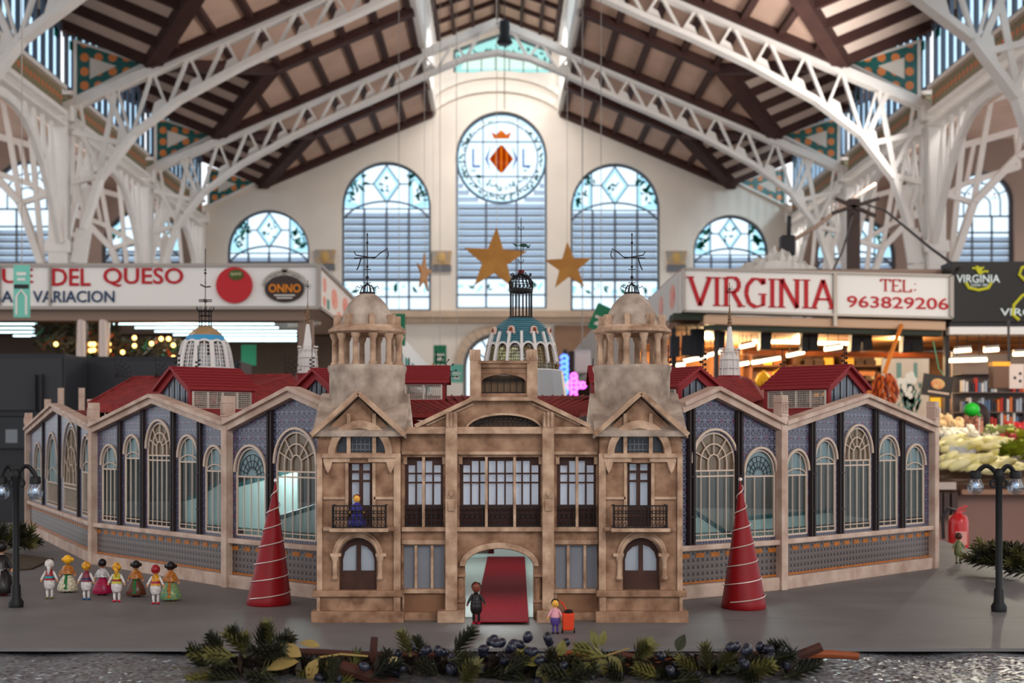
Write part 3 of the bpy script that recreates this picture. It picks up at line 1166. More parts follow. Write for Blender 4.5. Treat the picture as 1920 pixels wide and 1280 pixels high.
    d.build('french_window', M_DOOR, tw)
    MB(M).R(652, 697, 868, 990, Y + 0.026, 0.003).build('window_pane', M_FROST, tw)
    # lunette
    MB(M).R(628, 724, 800, 850, Y + 0.018, 0.003).build('lunette_pane', mat('model_dark_glass', (62, 66, 74), 0.25), tw)
    l = MB(M)
    for a in (660, 668, 676, 684, 692):
        l.R(a, a + 1.5, 812, 846, Y + 0.012, 0.003)
    for c_ in (820, 832, 842):
        l.R(656, 697, c_, c_ + 1.5, Y + 0.012, 0.003)
    l.build('lunette_grille', M_GREYP, tw)
    # balcony
    r = MB(M)
    Yb = Y - 0.045
    for c_ in (948, 989):
        r.path([(X(623, Yb), Y, Z(c_, Yb)), (X(623, Yb), Yb, Z(c_, Yb)), (X(722, Yb), Yb, Z(c_, Yb)), (X(722, Yb), Y, Z(c_, Yb))], 0.003)
    for i in range(15):
        a = 623 + 99 * i / 14
        r.bar((X(a, Yb), Yb, Z(948, Yb)), (X(a, Yb), Yb, Z(989, Yb)), 0.0018)
        if i < 14:
            a2 = a + 3.5
            r.tube(p3(arc(X(a2, Yb), Z(960, Yb), 0.0034, 0, 2 * pi, 8)[:-1], Yb), 0.0009, 4, True)
            r.tube(p3(arc(X(a2, Yb), Z(972, Yb), 0.0034, 0, 2 * pi, 8)[:-1], Yb), 0.0009, 4, True)
            r.bar((X(a, Yb), Yb, Z(978, Yb)), (X(a + 7, Yb), Yb, Z(987, Yb)), 0.0012)
    for q in (623, 722):
        for yy_ in (0.015, 0.03):
            r.bar((X(q, Yb), Yb + yy_, Z(948, Yb)), (X(q, Yb), Yb + yy_, Z(989, Yb)), 0.0018)
    r.build('balcony_railing', M_DARK, tw)
    MB(M).box(X(618, Yb), X(728, Yb), Yb - 0.006, Y, Z(997, Yb), Z(990, Yb)).build('balcony_slab', M_ST2, tw, bevel=0.001)
    # crossed gable roofs
    g = MB(M)
    xa, xb = X(586, Y), X(761, Y)
    xc = (xa + xb) / 2
    zp, ze = Z(733, Y), Z(812, Y)
    th = 0.012
    ya, yb = Y - 0.022, YB + 0.01
    for s_ in (-1, 1):
        xe = xa if s_ < 0 else xb
        g.slab([(xc, ya, zp), (xe, ya, ze), (xe, yb, ze), (xc, yb, zp)], th)
    ym = (ya + yb) / 2
    for s_ in (-1, 1):
        yo = ya if s_ < 0 else yb
        g.slab([(xa + 0.001, ym, zp), (xa + 0.001, ym + s_ * (ym - ya) * 0.97, ze + 0.004), (xb - 0.001, ym + s_ * (ym - ya) * 0.97, ze + 0.004), (xb - 0.001, ym, zp)], th)
    g.build('cross_gable_roof', M_CEM, tw, bevel=0.002)
    vg = MB(M)
    vg.bar((xc, ya - 0.001, zp - 0.004), (xa, ya - 0.001, ze - 0.004), 0.008, 0.011)
    vg.bar((xc, ya - 0.001, zp - 0.004), (xb, ya - 0.001, ze - 0.004), 0.008, 0.011)
    vg.build('gable_edge', M_ST2, tw, bevel=0.001)
    # drum, columns, disc, cupola
    Yc = ym
    xd = X(686, Yc) if sx > 0 else X(684, Yc)
    xd = xc + 0.004
    s = Yc / F
    zz = lambda py: ZC + (VY - py) * s
    dr = MB(M)
    dr.lathe((xd, Yc, 0), [(0.084, zz(800)), (0.086, zz(700)), (0.088, zz(697)), (0.090, zz(690)), (0.088, zz(686)), (0.02, zz(686))], 40)
    dr.build('drum', M_CEM, tw, True)
    cp = MB(M)
    R_ = 0.074
    for i in range(12):
        t = 2 * pi * (i + 0.5) / 12
        c = MB(M)
        c.lathe((xd + R_ * cos(t), Yc + R_ * sin(t), 0), [(0.0095, zz(686)), (0.0095, zz(682)), (0.0068, zz(679)), (0.0062, zz(640)), (0.0085, zz(636)), (0.0105, zz(631)), (0.0105, zz(628))], 10)
        c.build('column', M_ST2, tw, True)
    dc = MB(M)
    dc.lathe((xd, Yc, 0), [(0.055, zz(629)), (0.080, zz(628)), (0.088, zz(624)), (0.088, zz(619)), (0.080, zz(615)), (0.078, zz(612)), (0.02, zz(611))], 40)
    dc.build('canopy_disc', M_ST2, tw, True)
    cu = MB(M)
    cu.lathe((xd, Yc, 0), [(0.062, zz(613)), (0.062, zz(606)), (0.058, zz(596)), (0.052, zz(584)), (0.043, zz(571)), (0.033, zz(561)), (0.022, zz(554)), (0.016, zz(551)), (0.0, zz(550.5))], 32, cap=False)
    cu.build('cupola', M_CEM, tw, True)
    cr_ = MB(M)
    for i in range(8):
        t = 2 * pi * (i + 0.3) / 8
        u = Vector((cos(t), sin(t), 0))
        v = Vector((-sin(t), cos(t), 0))
        c0 = Vector((xd, Yc, 0)) + u * 0.068
        vs = []
        for z_ in (zz(613), zz(592)):
            for a_, b_ in ((-1, -1), (1, -1), (1, 1), (-1, 1)):
                vs.append(c0 + u * 0.008 * a_ + v * 0.006 * b_ + Vector((0, 0, z_)))
        cr_.add(vs, [(0, 1, 2, 3), (7, 6, 5, 4), (0, 4, 5, 1), (1, 5, 6, 2), (2, 6, 7, 3), (3, 7, 4, 0)])
    cr_.build('merlons', M_ST2, tw, bevel=0.001)
    # wire cage and weather vane
    vn = MB(M)
    ca = Vector((xd, Yc, 0))
    vn.lathe(ca, [(0.018, zz(551)), (0.018, zz(548))], 12)
    for i in range(6):
        t = 2 * pi * i / 6
        u = Vector((cos(t), sin(t), 0))
        vn.tube([ca + u * 0.016 + Vector((0, 0, zz(549))), ca + u * 0.012 + Vector((0, 0, zz(538))), ca + Vector((0, 0, zz(531)))], 0.0012, 4)
        vn.tube([ca + u * 0.016 + Vector((0, 0, zz(540))), ca + u * 0.024 + Vector((0, 0, zz(536))), ca + u * 0.026 + Vector((0, 0, zz(541)))], 0.0009, 4)
    vn.tube([ca + Vector((0, 0, zz(548))), ca + Vector((0, 0, zz(437)))], 0.0013, 5)
    for py, rr in ((520, 0.004), (500, 0.003), (455, 0.003), (440, 0.0022)):
        vn.ell(ca + Vector((0, 0, zz(py))), rr, 6, 4)
    zv = zz(482)
    vn.tube([ca + Vector((-0.03, 0, zz(471))), ca + Vector((-0.026, 0, zz(478))), ca + Vector((0.016, 0, zz(484))), ca + Vector((0.03, 0, zz(474))), ca + Vector((0.045, 0, zz(466))), ca + Vector((0.048, 0, zz(478))), ca + Vector((0.044, 0, zz(485)))], 0.0012, 4)
    vn.tube([ca + Vector((-0.03, 0, zz(484))), ca + Vector((0.02, 0, zz(482)))], 0.0012, 4)
    vn.tube([ca + Vector((-0.014, 0, zz(484))), ca + Vector((-0.02, 0, zz(500))), ca + Vector((-0.024, 0, zz(506)))], 0.0014, 4)
    for py in (505, 530):
        vn.tube([ca + Vector((-0.008, 0, zz(py))), ca + Vector((0.008, 0, zz(py)))], 0.001, 4)
    vn.build('weather_vane', M_DARK, tw)
    return tw


tower(1, 'left')
tower(-1, 'right')

# -------- central block --------
Y = 3.03
f = lambda a, c: (X(a, Y), Z(c, Y))
b = MB()
outer = [f(752, 1165), f(858, 1165), f(872, 1165), f(872, 1062)] + [(a, b_) for a, b_ in reversed(arc(X(936, Y), Z(1062, Y), 64 * Y / F, 0, pi, 16, 33 * Y / F))] + [f(1000, 1165), f(1122, 1165), f(1122, 812), f(1104, 800), f(1002, 748), f(884, 748), f(781, 800), f(752, 812)]


def rect(a, b_, c1, c2):
    return [f(a, c2), f(b_, c2), f(b_, c1), f(a, c1)]


hs = [rect(759, 831, 857, 988), rect(1044, 1118, 857, 988), rect(862, 1014, 857, 988), rect(757, 833, 1022, 1104), rect(1042, 1120, 1022, 1104),
      arc(X(945, Y), Z(804, Y), 69 * Y / F, 0, pi, 16, 27 * Y / F)]
b.plate(outer, hs, Y, Y + 0.014)
b.R(757, 833, 1148, 1166, Y - 0.01, 0.02)
b.R(1040, 1120, 1148, 1166, Y - 0.01, 0.02)
# side and back closing of the gatehouse roof
b.box(X(752, Y), X(1122, Y), Y + 0.26, Y + 0.27, TOP + 0.2, Z(812, Y))
cb = b.build('central_facade', M_ST, model, bevel=0.0012)
m = MB()
for a0, a1 in ((753, 836), (857, 1017), (1039, 1121)):
    m.R(a0, a1, 800, 806, Y - 0.014, 0.02)
    m.R(a0, a1, 806, 813, Y - 0.020, 0.02)
    m.R(a0, a1, 846, 852, Y - 0.008, 0.02)
    m.R(a0, a1, 988, 996, Y - 0.014, 0.02)
for a0, a1 in ((753, 836), (1039, 1121)):
    m.R(a0, a1, 1012, 1020, Y - 0.006, 0.01)
    m.R(a0, a1, 1104, 1112, Y - 0.010, 0.02)
    m.R(a0 + 1, a0 + 5, 1112, 1148, Y - 0.004, 0.01)
for a in (756, 829, 860, 1010, 1042, 1114):
    m.R(a, a + 7, 857, 870, Y - 0.004, 0.01)
# raking cornices and flat top
m.bar((X(779, Y), Y - 0.006, Z(799, Y)), (X(886, Y), Y - 0.006, Z(748, Y)), 0.024, 0.009)
m.bar((X(1106, Y), Y - 0.006, Z(799, Y)), (X(1000, Y), Y - 0.006, Z(748, Y)), 0.024, 0.009)
m.R(880, 1008, 744, 751, Y - 0.018, 0.06)
m.bar((X(800, Y), Y - 0.002, Z(797, Y)), (X(888, Y), Y - 0.002, Z(757, Y)), 0.008, 0.004)
m.bar((X(1088, Y), Y - 0.002, Z(797, Y)), (X(998, Y), Y - 0.002, Z(757, Y)), 0.008, 0.004)
m.plate(arc(X(945, Y), Z(806, Y), 73 * Y / F, 0, pi, 18, 32 * Y / F) + arc(X(945, Y), Z(806, Y), 69 * Y / F, pi, 0, 18, 28 * Y / F), [], Y - 0.006, Y)
# arch surround
m.plate(arc(X(936, Y), Z(1060, Y), 74 * Y / F, 0, pi, 20, 44 * Y / F) + arc(X(936, Y), Z(1060, Y), 64 * Y / F, pi, 0, 20, 33 * Y / F), [], Y - 0.012, Y)
m.build('moulding', M_ST2, cb, bevel=0.001)
for side, a in (('left', 846), ('right', 1028)):
    p_ = MB()
    Yp = 3.0
    p_.R(a - 11, a + 11, 803, 1148, Yp, 0.03)
    p_.R(a - 10, a + 11, 774, 803, Yp, 0.03)
    for q in (-9, -2, 5):
        p_.R(a + q, a + q + 4, 772, 800, Yp - 0.004, 0.01)
    p_.R(a - 8, a + 8, 930, 934, Yp - 0.003, 0.005)
    p_.R(a - 6, a + 6, 938, 958, Yp - 0.004, 0.005)
    p_.ell((X(a, Yp), Yp - 0.003, Z(925, Yp)), (0.006, 0.005, 0.009), 8, 6)
    p_.R(a - 26 if side == 'left' else a - 21, a + 25 if side == 'left' else a + 22, 1146, 1168, Yp - 0.02, 0.05)
    p_.build('giant_pilaster', M_ST2, cb, bevel=0.0015)
for a, a1 in ((853, 873), (1000, 1018)):
    p_ = MB()
    p_.R(a, a1, 1076, 1082, Y - 0.016, 0.03)
    p_.R(a, a1, 1124, 1130, Y - 0.016, 0.03)
    p_.R(a + 1, a1 - 1, 1130, 1150, Y - 0.012, 0.03)
    xx = X((a + a1) / 2, Y)
    p_.lathe((xx, Y - 0.005, 0), [(0.006, Z(1124, Y)), (0.008, Z(1104, Y)), (0.007, Z(1082, Y))], 10)
    p_.build('arch_jamb', M_ST, cb, bevel=0.001)
# first floor windows
for a, a1, cols in ((759, 831, 4), (862, 1014, 9), (1044, 1118, 4)):
    Yw = Y + 0.016
    fw = MB()
    o_ = [(X(a, Yw), Z(989, Yw)), (X(a1, Yw), Z(989, Yw)), (X(a1, Yw), Z(856, Yw)), (X(a, Yw), Z(856, Yw))]
    hh = []
    wd = (a1 - a - 8) / cols
    for i in range(cols):
        for c1, c2 in ((864, 886), (889, 903), (906, 946)):
            u0, u1 = a + 5 + wd * i + 1.6, a + 5 + wd * (i + 1) - 1.6
            if i in (0, cols - 1) and c1 == 864:
                c1 = 872
            hh.append([(X(u0, Yw), Z(c2, Yw)), (X(u1, Yw), Z(c2, Yw)), (X(u1, Yw), Z(c1, Yw)), (X(u0, Yw), Z(c1, Yw))])
    fw.plate(o_, hh, Yw, Yw + 0.008)
    fw = fw.build('casement_window', M_DOOR, cb)
    MB().R(a, a1, 858, 950, Yw + 0.01, 0.003).build('window_pane', M_FROST, cb)
    rl = MB()
    Yr = Y - 0.004
    for c_ in (949, 986):
        rl.bar((X(a, Yr), Yr, Z(c_, Yr)), (X(a1, Yr), Yr, Z(c_, Yr)), 0.003)
    n = int((a1 - a) / 9)
    for i in range(n):
        q = a + (a1 - a) * (i + 0.5) / n
        rl.bar((X(q, Yr), Yr, Z(949, Yr)), (X(q, Yr), Yr, Z(986, Yr)), 0.0016)
        rl.tube(p3(arc(X(q, Yr), Z(968, Yr), 0.0048, 0, 2 * pi, 10)[:-1], Yr), 0.0009, 4, True)
        rl.tube(p3(arc(X(q, Yr), Z(956, Yr), 0.003, 0, 2 * pi, 8)[:-1], Yr), 0.0008, 4, True)
        rl.tube(p3(arc(X(q, Yr), Z(980, Yr), 0.003, 0, 2 * pi, 8)[:-1], Yr), 0.0008, 4, True)
    rl.build('iron_railing', M_DARK, cb)
    mu = MB()
    for q in ((794,) if a < 800 else (912, 965) if a < 900 else (1082,)):
        mu.R(q - 2.5, q + 2.5, 856, 989, Y - 0.007, 0.02)
    mu.build('stone_mullion', M_ST2, cb)
# ground floor side windows
for a, a1 in ((757, 833), (1042, 1120)):
    MB().R(a, a1, 1020, 1106, Y + 0.012, 0.004).build('grey_window_panel', M_GREYP, cb)
    mu = MB()
    for q in (0.3, 0.7):
        c_ = a + (a1 - a) * q
        mu.R(c_ - 2.5, c_ + 2.5, 1022, 1104, Y + 0.002, 0.01)
    mu.build('stone_mullion', M_ST2, cb)
    MB().R(a, a1, 1113, 1147, Y - 0.001, 0.002).build('recessed_panel', mat('model_stone_dark', (142, 104, 78), 0.85, scale=14, c2=(112, 78, 58)), cb)
# lunette grille
MB().prism(arc(X(945, Y), Z(804, Y), 69 * Y / F, 0, pi, 16, 27 * Y / F), Y + 0.014, Y + 0.016).build('lunette_glass', mat('model_amber_dark', (92, 66, 44), 0.4), cb)
l = MB()
for q in range(881, 1011, 9):
    h = 27 * sqrt(max(0, 1 - ((q - 945) / 69) ** 2))
    l.bar((X(q, Y), Y + 0.006, Z(804, Y)), (X(q, Y), Y + 0.006, Z(804 - h, Y)), 0.0016)
    if h > 14:
        l.tube(p3(arc(X(q + 4.5, Y), Z(804 - h + 7, Y), 0.0042, 0, 2 * pi, 8)[:-1], Y + 0.006), 0.0009, 4, True)
l.bar((X(878, Y), Y + 0.006, Z(792, Y)), (X(1012, Y), Y + 0.006, Z(792, Y)), 0.0022)
l.bar((X(876, Y), Y + 0.006, Z(803, Y)), (X(1014, Y), Y + 0.006, Z(803, Y)), 0.003)
l.build('lunette_grille', M_DARK, cb)
# upper attic frame
Ya = 3.05
u = MB()
fa = lambda a, c: (X(a, Ya), Z(c, Ya))
u.plate([fa(901, 742), fa(988, 742), fa(988, 700), fa(901, 700)], [[fa(903, 737), fa(986, 737), fa(986, 716)] + [(X(944.5, Ya) + 0.0487 * cos(t), Z(716, Ya) + 14 * Ya / F * sin(t)) for t in [radians(10 + 160 * i / 12) for i in range(13)]] + [fa(903, 716)]], Ya, Ya + 0.03)
u.R(898, 992, 680, 689, Ya - 0.008, 0.05)
u.R(900, 990, 689, 700, Ya - 0.002, 0.04)
u.R(898, 992, 676, 681, Ya - 0.014, 0.055)
u.R(897, 992, 737, 746, Ya - 0.01, 0.05)
at = u.build('attic_frame', M_ST, cb, bevel=0.001)
for a, a1 in ((881, 902), (988, 1008)):
    q = MB()
    q.R(a, a1, 672, 746, Ya - 0.012, 0.03)
    q.R(a - 1, a1 - 1, 655, 675, Ya - 0.014, 0.03)
    q.R(a + 5, a + 8, 655, 672, Ya - 0.017, 0.01)
    q.R(a + 12, a + 15, 655, 672, Ya - 0.017, 0.01)
    q.build('attic_post', M_ST2, cb, bevel=0.0012)
MB().R(902, 987, 704, 738, Ya + 0.032, 0.003).build('attic_glass', mat('model_amber_glass', (112, 84, 56), 0.4), cb)
l = MB()
for i in range(7):
    q = 909 + i * 12
    l.bar((X(q, Ya), Ya + 0.02, Z(738, Ya)), (X(q, Ya), Ya + 0.02, Z(706, Ya)), 0.002)
    l.path(p3(arc(X(q + 6, Ya), Z(716, Ya), 0.006, 0, pi, 5), Ya + 0.02), 0.0014)
l.bar((X(903, Ya), Ya + 0.02, Z(711, Ya)), (X(987, Ya), Ya + 0.02, Z(711, Ya)), 0.004)
l.bar((X(903, Ya), Ya + 0.02, Z(736, Ya)), (X(987, Ya), Ya + 0.02, Z(736, Ya)), 0.004)
l.build('attic_grille', M_DARK, cb)

# rear walls closing the building
for (xa, ya), (xb, yb) in (((1.328, 4.247), (1.15, 5.3)), ((1.15, 5.3), (0.0, 5.75)), ((0.0, 5.75), (-1.5, 5.95)), ((-1.5, 5.95), (-2.02, 6.0))):
    dv = Vector((xb - xa, yb - ya, 0))
    L = dv.length
    dv.normalize()
    Mx = Matrix(((dv.x, -dv.y, 0, xa), (dv.y, dv.x, 0, ya), (0, 0, 1, TOP), (0, 0, 0, 1)))
    n = max(1, int(L / 0.22))
    hh = [archpoly(L * (i + 0.25) / n, L * (i + 0.75) / n, 0.14, 0.33, 8) for i in range(n)]
    rw = MB(Mx).plate([(0, 0), (L, 0), (L, 0.42), (0, 0.42)], hh, 0, 0.01).build('rear_wall', mat('model_rear_wall', (170, 172, 168), 0.7, var=0.08, scale=8), model)
    gr = MB(Mx)
    for h_ in hh:
        x0_, x1_ = h_[0][0], h_[1][0]
        for k in range(1, 6):
            gr.bar((x0_ + (x1_ - x0_) * k / 6, 0.005, 0.14), (x0_ + (x1_ - x0_) * k / 6, 0.005, 0.29), 0.003)
    gr.build('rear_window_bars', M_DARK, rw)
    MB(Mx).prism([(0, 0.13), (L, 0.13), (L, 0.34), (0, 0.34)], 0.012, 0.014).build('rear_panel', mat('model_rear_grey', (120, 118, 116), 0.6, var=0.1, scale=6), rw)

# -------- interior --------
b = MB()
b.slab([(-1.2, 4.35, TOP + 0.002), (-0.7, 3.73, TOP + 0.002), (-0.35, 3.36, TOP + 0.002), (-0.2, 3.06, TOP + 0.002), (0.2, 3.06, TOP + 0.002), (0.38, 3.4, TOP + 0.002), (0.73, 3.68, TOP + 0.002), (1.3, 4.27, TOP + 0.002), (1.0, 5.3, TOP + 0.002), (-1.2, 5.6, TOP + 0.002)], 0.0015)
b.build('interior_floor', mat('model_teal_floor', (186, 206, 200), 0.5, var=0.05, scale=10), model)
M_PART = mat('model_white_partition', (198, 220, 218), 0.5)
M_TEAL = mat('model_teal_edge', (46, 92, 96), 0.5)
for k, (x0, y0, x1, y1, h0, h1) in enumerate(((-0.62, 3.75, -0.32, 3.95, 0.17, 0.26), (-1.0, 4.45, -0.62, 4.3, 0.2, 0.3), (0.42, 3.72, 0.66, 3.95, 0.27, 0.12), (0.72, 4.05, 1.08, 4.5, 0.16, 0.16), (-0.3, 4.6, 0.3, 4.6, 0.3, 0.3), (-0.9, 4.15, -0.75, 3.98, 0.22, 0.3))):
    d = Vector((x1 - x0, y1 - y0, 0))
    L = d.length
    d.normalize()
    Mx = Matrix(((d.x, -d.y, 0, x0), (d.y, d.x, 0, y0), (0, 0, 1, TOP + 0.003), (0, 0, 0, 1)))
    pm = MB(Mx)
    ho = [archpoly(L * 0.3, L * 0.3 + 0.11, 0.012, 0.12, 10)] if L > 0.2 else []
    pm.plate([(0, 0), (L, 0), (L, h1), (0, h0)], ho, 0, 0.008)
    pm.build('interior_partition', M_PART, model)
    e = MB(Mx)
    e.bar((0, 0.004, h0), (L, 0.004, h1), 0.014, 0.012)
    e.build('partition_edge', M_TEAL, model)
# red carpet
cpt = MB()
z = TOP + 0.003
for i in range(12):
    t0, t1 = i / 12, (i + 1) / 12
    y0, y1 = 2.95 + 2.0 * t0, 2.95 + 2.0 * t1
    zz0 = TOP + (0.002 if y0 < 3.06 else 0.005)
    cpt.slab([(-0.05 + 0.022 * t0, y0, z + 0.004), (0.067 + 0.03 * t0, y0, z + 0.004), (0.067 + 0.03 * t1, y1, z + 0.004), (-0.05 + 0.022 * t1, y1, z + 0.004)], 0.002)
o = cpt.build('red_carpet', mat('red_felt', (124, 8, 26), 0.95, var=0.12, scale=90, bump=0.3))
o.location.z = TOP + 0.0045
tag(o, 'red felt carpet running through the central arch into the model', 'carpet')

# -------- wings --------


class Wing:
    def __init__(s, a, b_):
        s.a, s.b = Vector((a[0], a[1], 0)), Vector((b_[0], b_[1], 0))
        d = s.b - s.a
        s.L = d.length
        s.u = d.normalized()
        s.v = Vector((-s.u.y, s.u.x, 0))
        s.ang = atan2(s.u.y, s.u.x)
        s.M = Matrix(((s.u.x, s.v.x, 0, s.a.x), (s.u.y, s.v.y, 0, s.a.y), (0, 0, 1, TOP), (0, 0, 0, 1)))

    def uf(s, px, v=0.0):
        r = (px - VX) / F
        ax, ay = s.a.x + s.v.x * v, s.a.y + s.v.y * v
        return (r * ay - ax) / (s.u.x - r * s.u.y)


def wing(nm, a, b_, eave, peak, bays, pipes, posts=(True, True), pk=None, ends=(0, None), ptop=0.51, lab=None):
    W = Wing(a, b_)
    L = W.L
    up = pk if pk else L / 2
    M = W.M
    u0, u1 = ends[0], ends[1] if ends[1] else L

    def top(u):
        return eave + (peak - eave) * (1 - abs(u - up) / (up if u < up else (L - up)))
    tm = tilemat('model_blue_tiles_' + nm, (36, 37, 54), (104, 102, 124), (96, 28, 66), W.ang, 0.021, 0.35, True, 0.13, 0.2)
    dm = tilemat('model_dado_tiles_' + nm, (64, 54, 54), (112, 98, 92), (40, 32, 38), W.ang, 0.0085, 0.4, True, 0.2, 0.5)
    hs = []
    for (p0, p1, zt, kind) in bays:
        x0, x1 = W.uf(p0), W.uf(p1)
        hs.append(archpoly(x0, x1, 0.14, zt, 14))
    wall = MB(M)
    op = [(u0, 0.118), (u1, 0.118), (u1, top(u1) - 0.006)] + ([(up, peak - 0.006)] if u0 < up < u1 else []) + [(u0, top(u0) - 0.006)]
    wall.plate(op, hs, 0.0, 0.006)
    wl = wall.build('wing_wall', tm, model)
    wl['label'] = lab
    pn = MB(M)
    pn.box(u0, u1, -0.014, 0.02, 0, 0.034)
    pn.build('plinth', M_PINK, wl, bevel=0.0015)
    pn = MB(M)
    pn.box(u0, u1, -0.001, 0.01, 0.034, 0.118)
    pn.build('tile_dado', dm, wl)
    pn = MB(M)
    n = int((u1 - u0) / 0.052)
    for i in range(n):
        q = u0 + (u1 - u0) * (i + 0.2) / n
        pn.box(q, q + 0.03, -0.0022, 0, 0.100, 0.111)
    pn.box(u0, u1, -0.0022, 0, 0.036, 0.041)
    pn.build('orange_border', mat('model_orange_tiles', (170, 98, 36), 0.5, var=0.2, scale=60), wl)
    pn = MB(M)
    pn.box(u0, u1, -0.016, 0.012, 0.118, 0.132)
    pn.build('sill', M_PINK, wl, bevel=0.003)
    g = MB(M)
    for d_, h_, z_ in ((0.020, 0.018, -0.004), (0.030, 0.011, 0.010)):
        if u0 < up:
            g.bar((u0, -d_ / 2 + 0.006, top(u0) + z_), (up, -d_ / 2 + 0.006, peak + z_), d_ + 0.012, h_)
        g.bar((max(up, u0), -d_ / 2 + 0.006, (peak if u0 < up else top(u0)) + z_), (u1, -d_ / 2 + 0.006, top(u1) + z_), d_ + 0.012, h_)
    g.build('gable_cornice', M_PINK, wl, bevel=0.001)
    for k, q in enumerate((u0, u1)):
        if posts[k]:
            p_ = MB(M)
            p_.box(q - 0.0125, q + 0.0125, -0.022, 0.008, 0, ptop)
            p_.box(q - 0.014, q + 0.014, -0.024, 0.009, ptop - 0.055, ptop - 0.05)
            p_.box(q - 0.014, q + 0.014, -0.024, 0.009, ptop - 0.02, ptop - 0.016)
            for j in (-0.009, -0.002, 0.005):
                p_.box(q + j, q + j + 0.004, -0.026, -0.02, ptop - 0.048, ptop - 0.022)
            p_.build('corner_post', M_PINK, wl, bevel=0.0012)
    for px in pipes:
        q = W.uf(px)
        p_ = MB(M)
        for j in (-0.0105, 0.0035):
            p_.box(q + j, q + j + 0.007, -0.009, 0.0, 0.128, top(q) - 0.012)
        p_.box(q - 0.0135, q - 0.0115, -0.006, 0.0, 0.132, top(q) - 0.014)
        for z_ in (0.2, 0.3):
            p_.box(q - 0.012, q + 0.012, -0.0105, 0, z_, z_ + 0.003)
        p_.build('dark_pilaster', M_PIPE, wl)
    for (p0, p1, zt, kind) in bays:
        x0, x1 = W.uf(p0), W.uf(p1)
        cx, r = (x0 + x1) / 2, (x1 - x0) / 2
        zc = zt - r
        fr = MB(M)
        k = 0.0022
        # archivolt ring
        fr.path(p3(arc(cx, zc, r * 1.1, 0, pi, 14), -0.003), 0.006, 0.005, (0, 1, 0))
        fr.path(p3(arc(cx, zc, r * 0.97, 0, pi, 14), 0.002), k * 1.6, k * 1.6, (0, 1, 0))
        y = 0.002
        fr.bar((x0, y, 0.141), (x0, y, zc), k * 2)
        fr.bar((x1, y, 0.141), (x1, y, zc), k * 2)
        fr.bar((x0, y, 0.155), (x1, y, 0.155), k)
        fr.bar((x0, y, 0.142), (x1, y, 0.142), k * 2)
        n = max(3, int(round((x1 - x0) / 0.033)))
        zl = zc - (0.02 if kind == 'fan' else 0.012 if kind == 'grid' else 0.012)
        for i in range(1, n):
            q = x0 + (x1 - x0) * i / n
            fr.bar((q, y, 0.142), (q, y, zl), k)
        fr.bar((x0, y, zl), (x1, y, zl), k * 1.8)
        if kind == 'fan':
            fr.bar((x0, y, zl - 0.014), (x1, y, zl - 0.014), k * 1.8)
            for rr in (0.62, 0.27):
                fr.path(p3([(cx - r * rr, zl)] + list(reversed(arc(cx, zc, r * rr, 0, pi, 10))) + [(cx + r * rr, zl)], y), k * 1.5, k * 1.5, (0, 1, 0))
            for a_ in (22, 52, 90, 128, 158):
                a_ = radians(a_)
                fr.bar((cx + r * 0.27 * cos(a_), y, zc + r * 0.27 * sin(a_)), (cx + r * 0.97 * cos(a_), y, zc + r * 0.97 * sin(a_)), k * 1.2)
        elif kind == 'grid':
            for q in (-0.4, 0.4):
                fr.bar((cx + q * r, y, zl), (cx + q * r, y, zc + r * 0.9), k * 0.8)
            fr.path(p3(list(reversed(arc(cx, zl, r * 0.95, 0, pi, 8, r * 0.35))), y), k * 1.3, k * 1.3, (0, 1, 0))
        fr = fr.build('arched_window_frame', M_WHITEB, wl)
        pane = MB(M)
        pane.prism(archpoly(x0, x1, 0.14, zc + r, 14), 0.0055, 0.006)
        pane.build('clear_pane', M_MGL, wl)
        hd = MB(M)
        hd.prism([(x0, zl), (x1, zl)] + arc(cx, zc, r * 0.98, 0, pi, 12), 0.0065, 0.0085)
        hd.build('window_head', M_TAN if kind == 'fan' else mat('model_grey_glass', (138, 150, 156), 0.3, var=0.1, scale=40), wl)
        if kind == 'rose':
            ir = MB(M)
            for rr in (0.85, 0.6, 0.35):
                ir.path(p3(arc(cx, zl + 0.004, r * rr, 0, pi, 12), 0.0045), 0.0011)
            for a_ in range(15, 180, 21):
                a_ = radians(a_)
                ir.bar((cx + r * 0.3 * cos(a_), 0.0045, zl + r * 0.3 * sin(a_)), (cx + r * 0.9 * cos(a_), 0.0045, zl + r * 0.9 * sin(a_)), 0.0011)
            ir.build('rose_tracery', M_DARK, wl)
        cg = MB(M)
        m_ = int((x1 - x0) / 0.006)
        for i in range(m_):
            q = x0 + (x1 - x0) * (i + 0.5) / m_
            cg.bar((q, 0.0035, 0.143), (q, 0.0035, 0.160), 0.0012)
        cg.bar((x0, 0.0035, 0.160), (x1, 0.0035, 0.160), 0.0012)
        cg.build('cresting_rail', M_PIPE, wl)
    return W, wl


A, B, C = (-0.713, 3.706), (-1.27, 4.39), (-2.02, 6.0)
W_BC, _ = wing('far_left', C, B, 0.43, 0.515, [(65, 79, 0.37, 'grid'), (88, 109, 0.405, 'grid'), (119, 147, 0.44, 'fan'), (154, 172, 0.40, 'grid')],
               [83, 113, 149.5], (True, False), lab='far left wall of the model with four arched windows')
W_AB, _ = wing('left', B, A, 0.427, 0.512, [(192, 221, 0.372, 'grid'), (235, 263, 0.402, 'grid'), (277, 320, 0.443, 'fan'), (336, 371, 0.40, 'grid'), (386, 420, 0.372, 'grid')],
               [227, 270, 327, 377], (True, False), lab='left wall of the model with five arched windows')
W_AD, _ = wing('inner_left', A, (-0.30, 3.29), 0.427, 0.512, [(444, 497, 0.372, 'rose'), (519, 592, 0.414, 'fan')], [509],
               (True, False), ends=(0, 0.43), lab='wall of the model between the left corner post and the left tower')
Ar, Br = (0.739, 3.64), (1.328, 4.247)
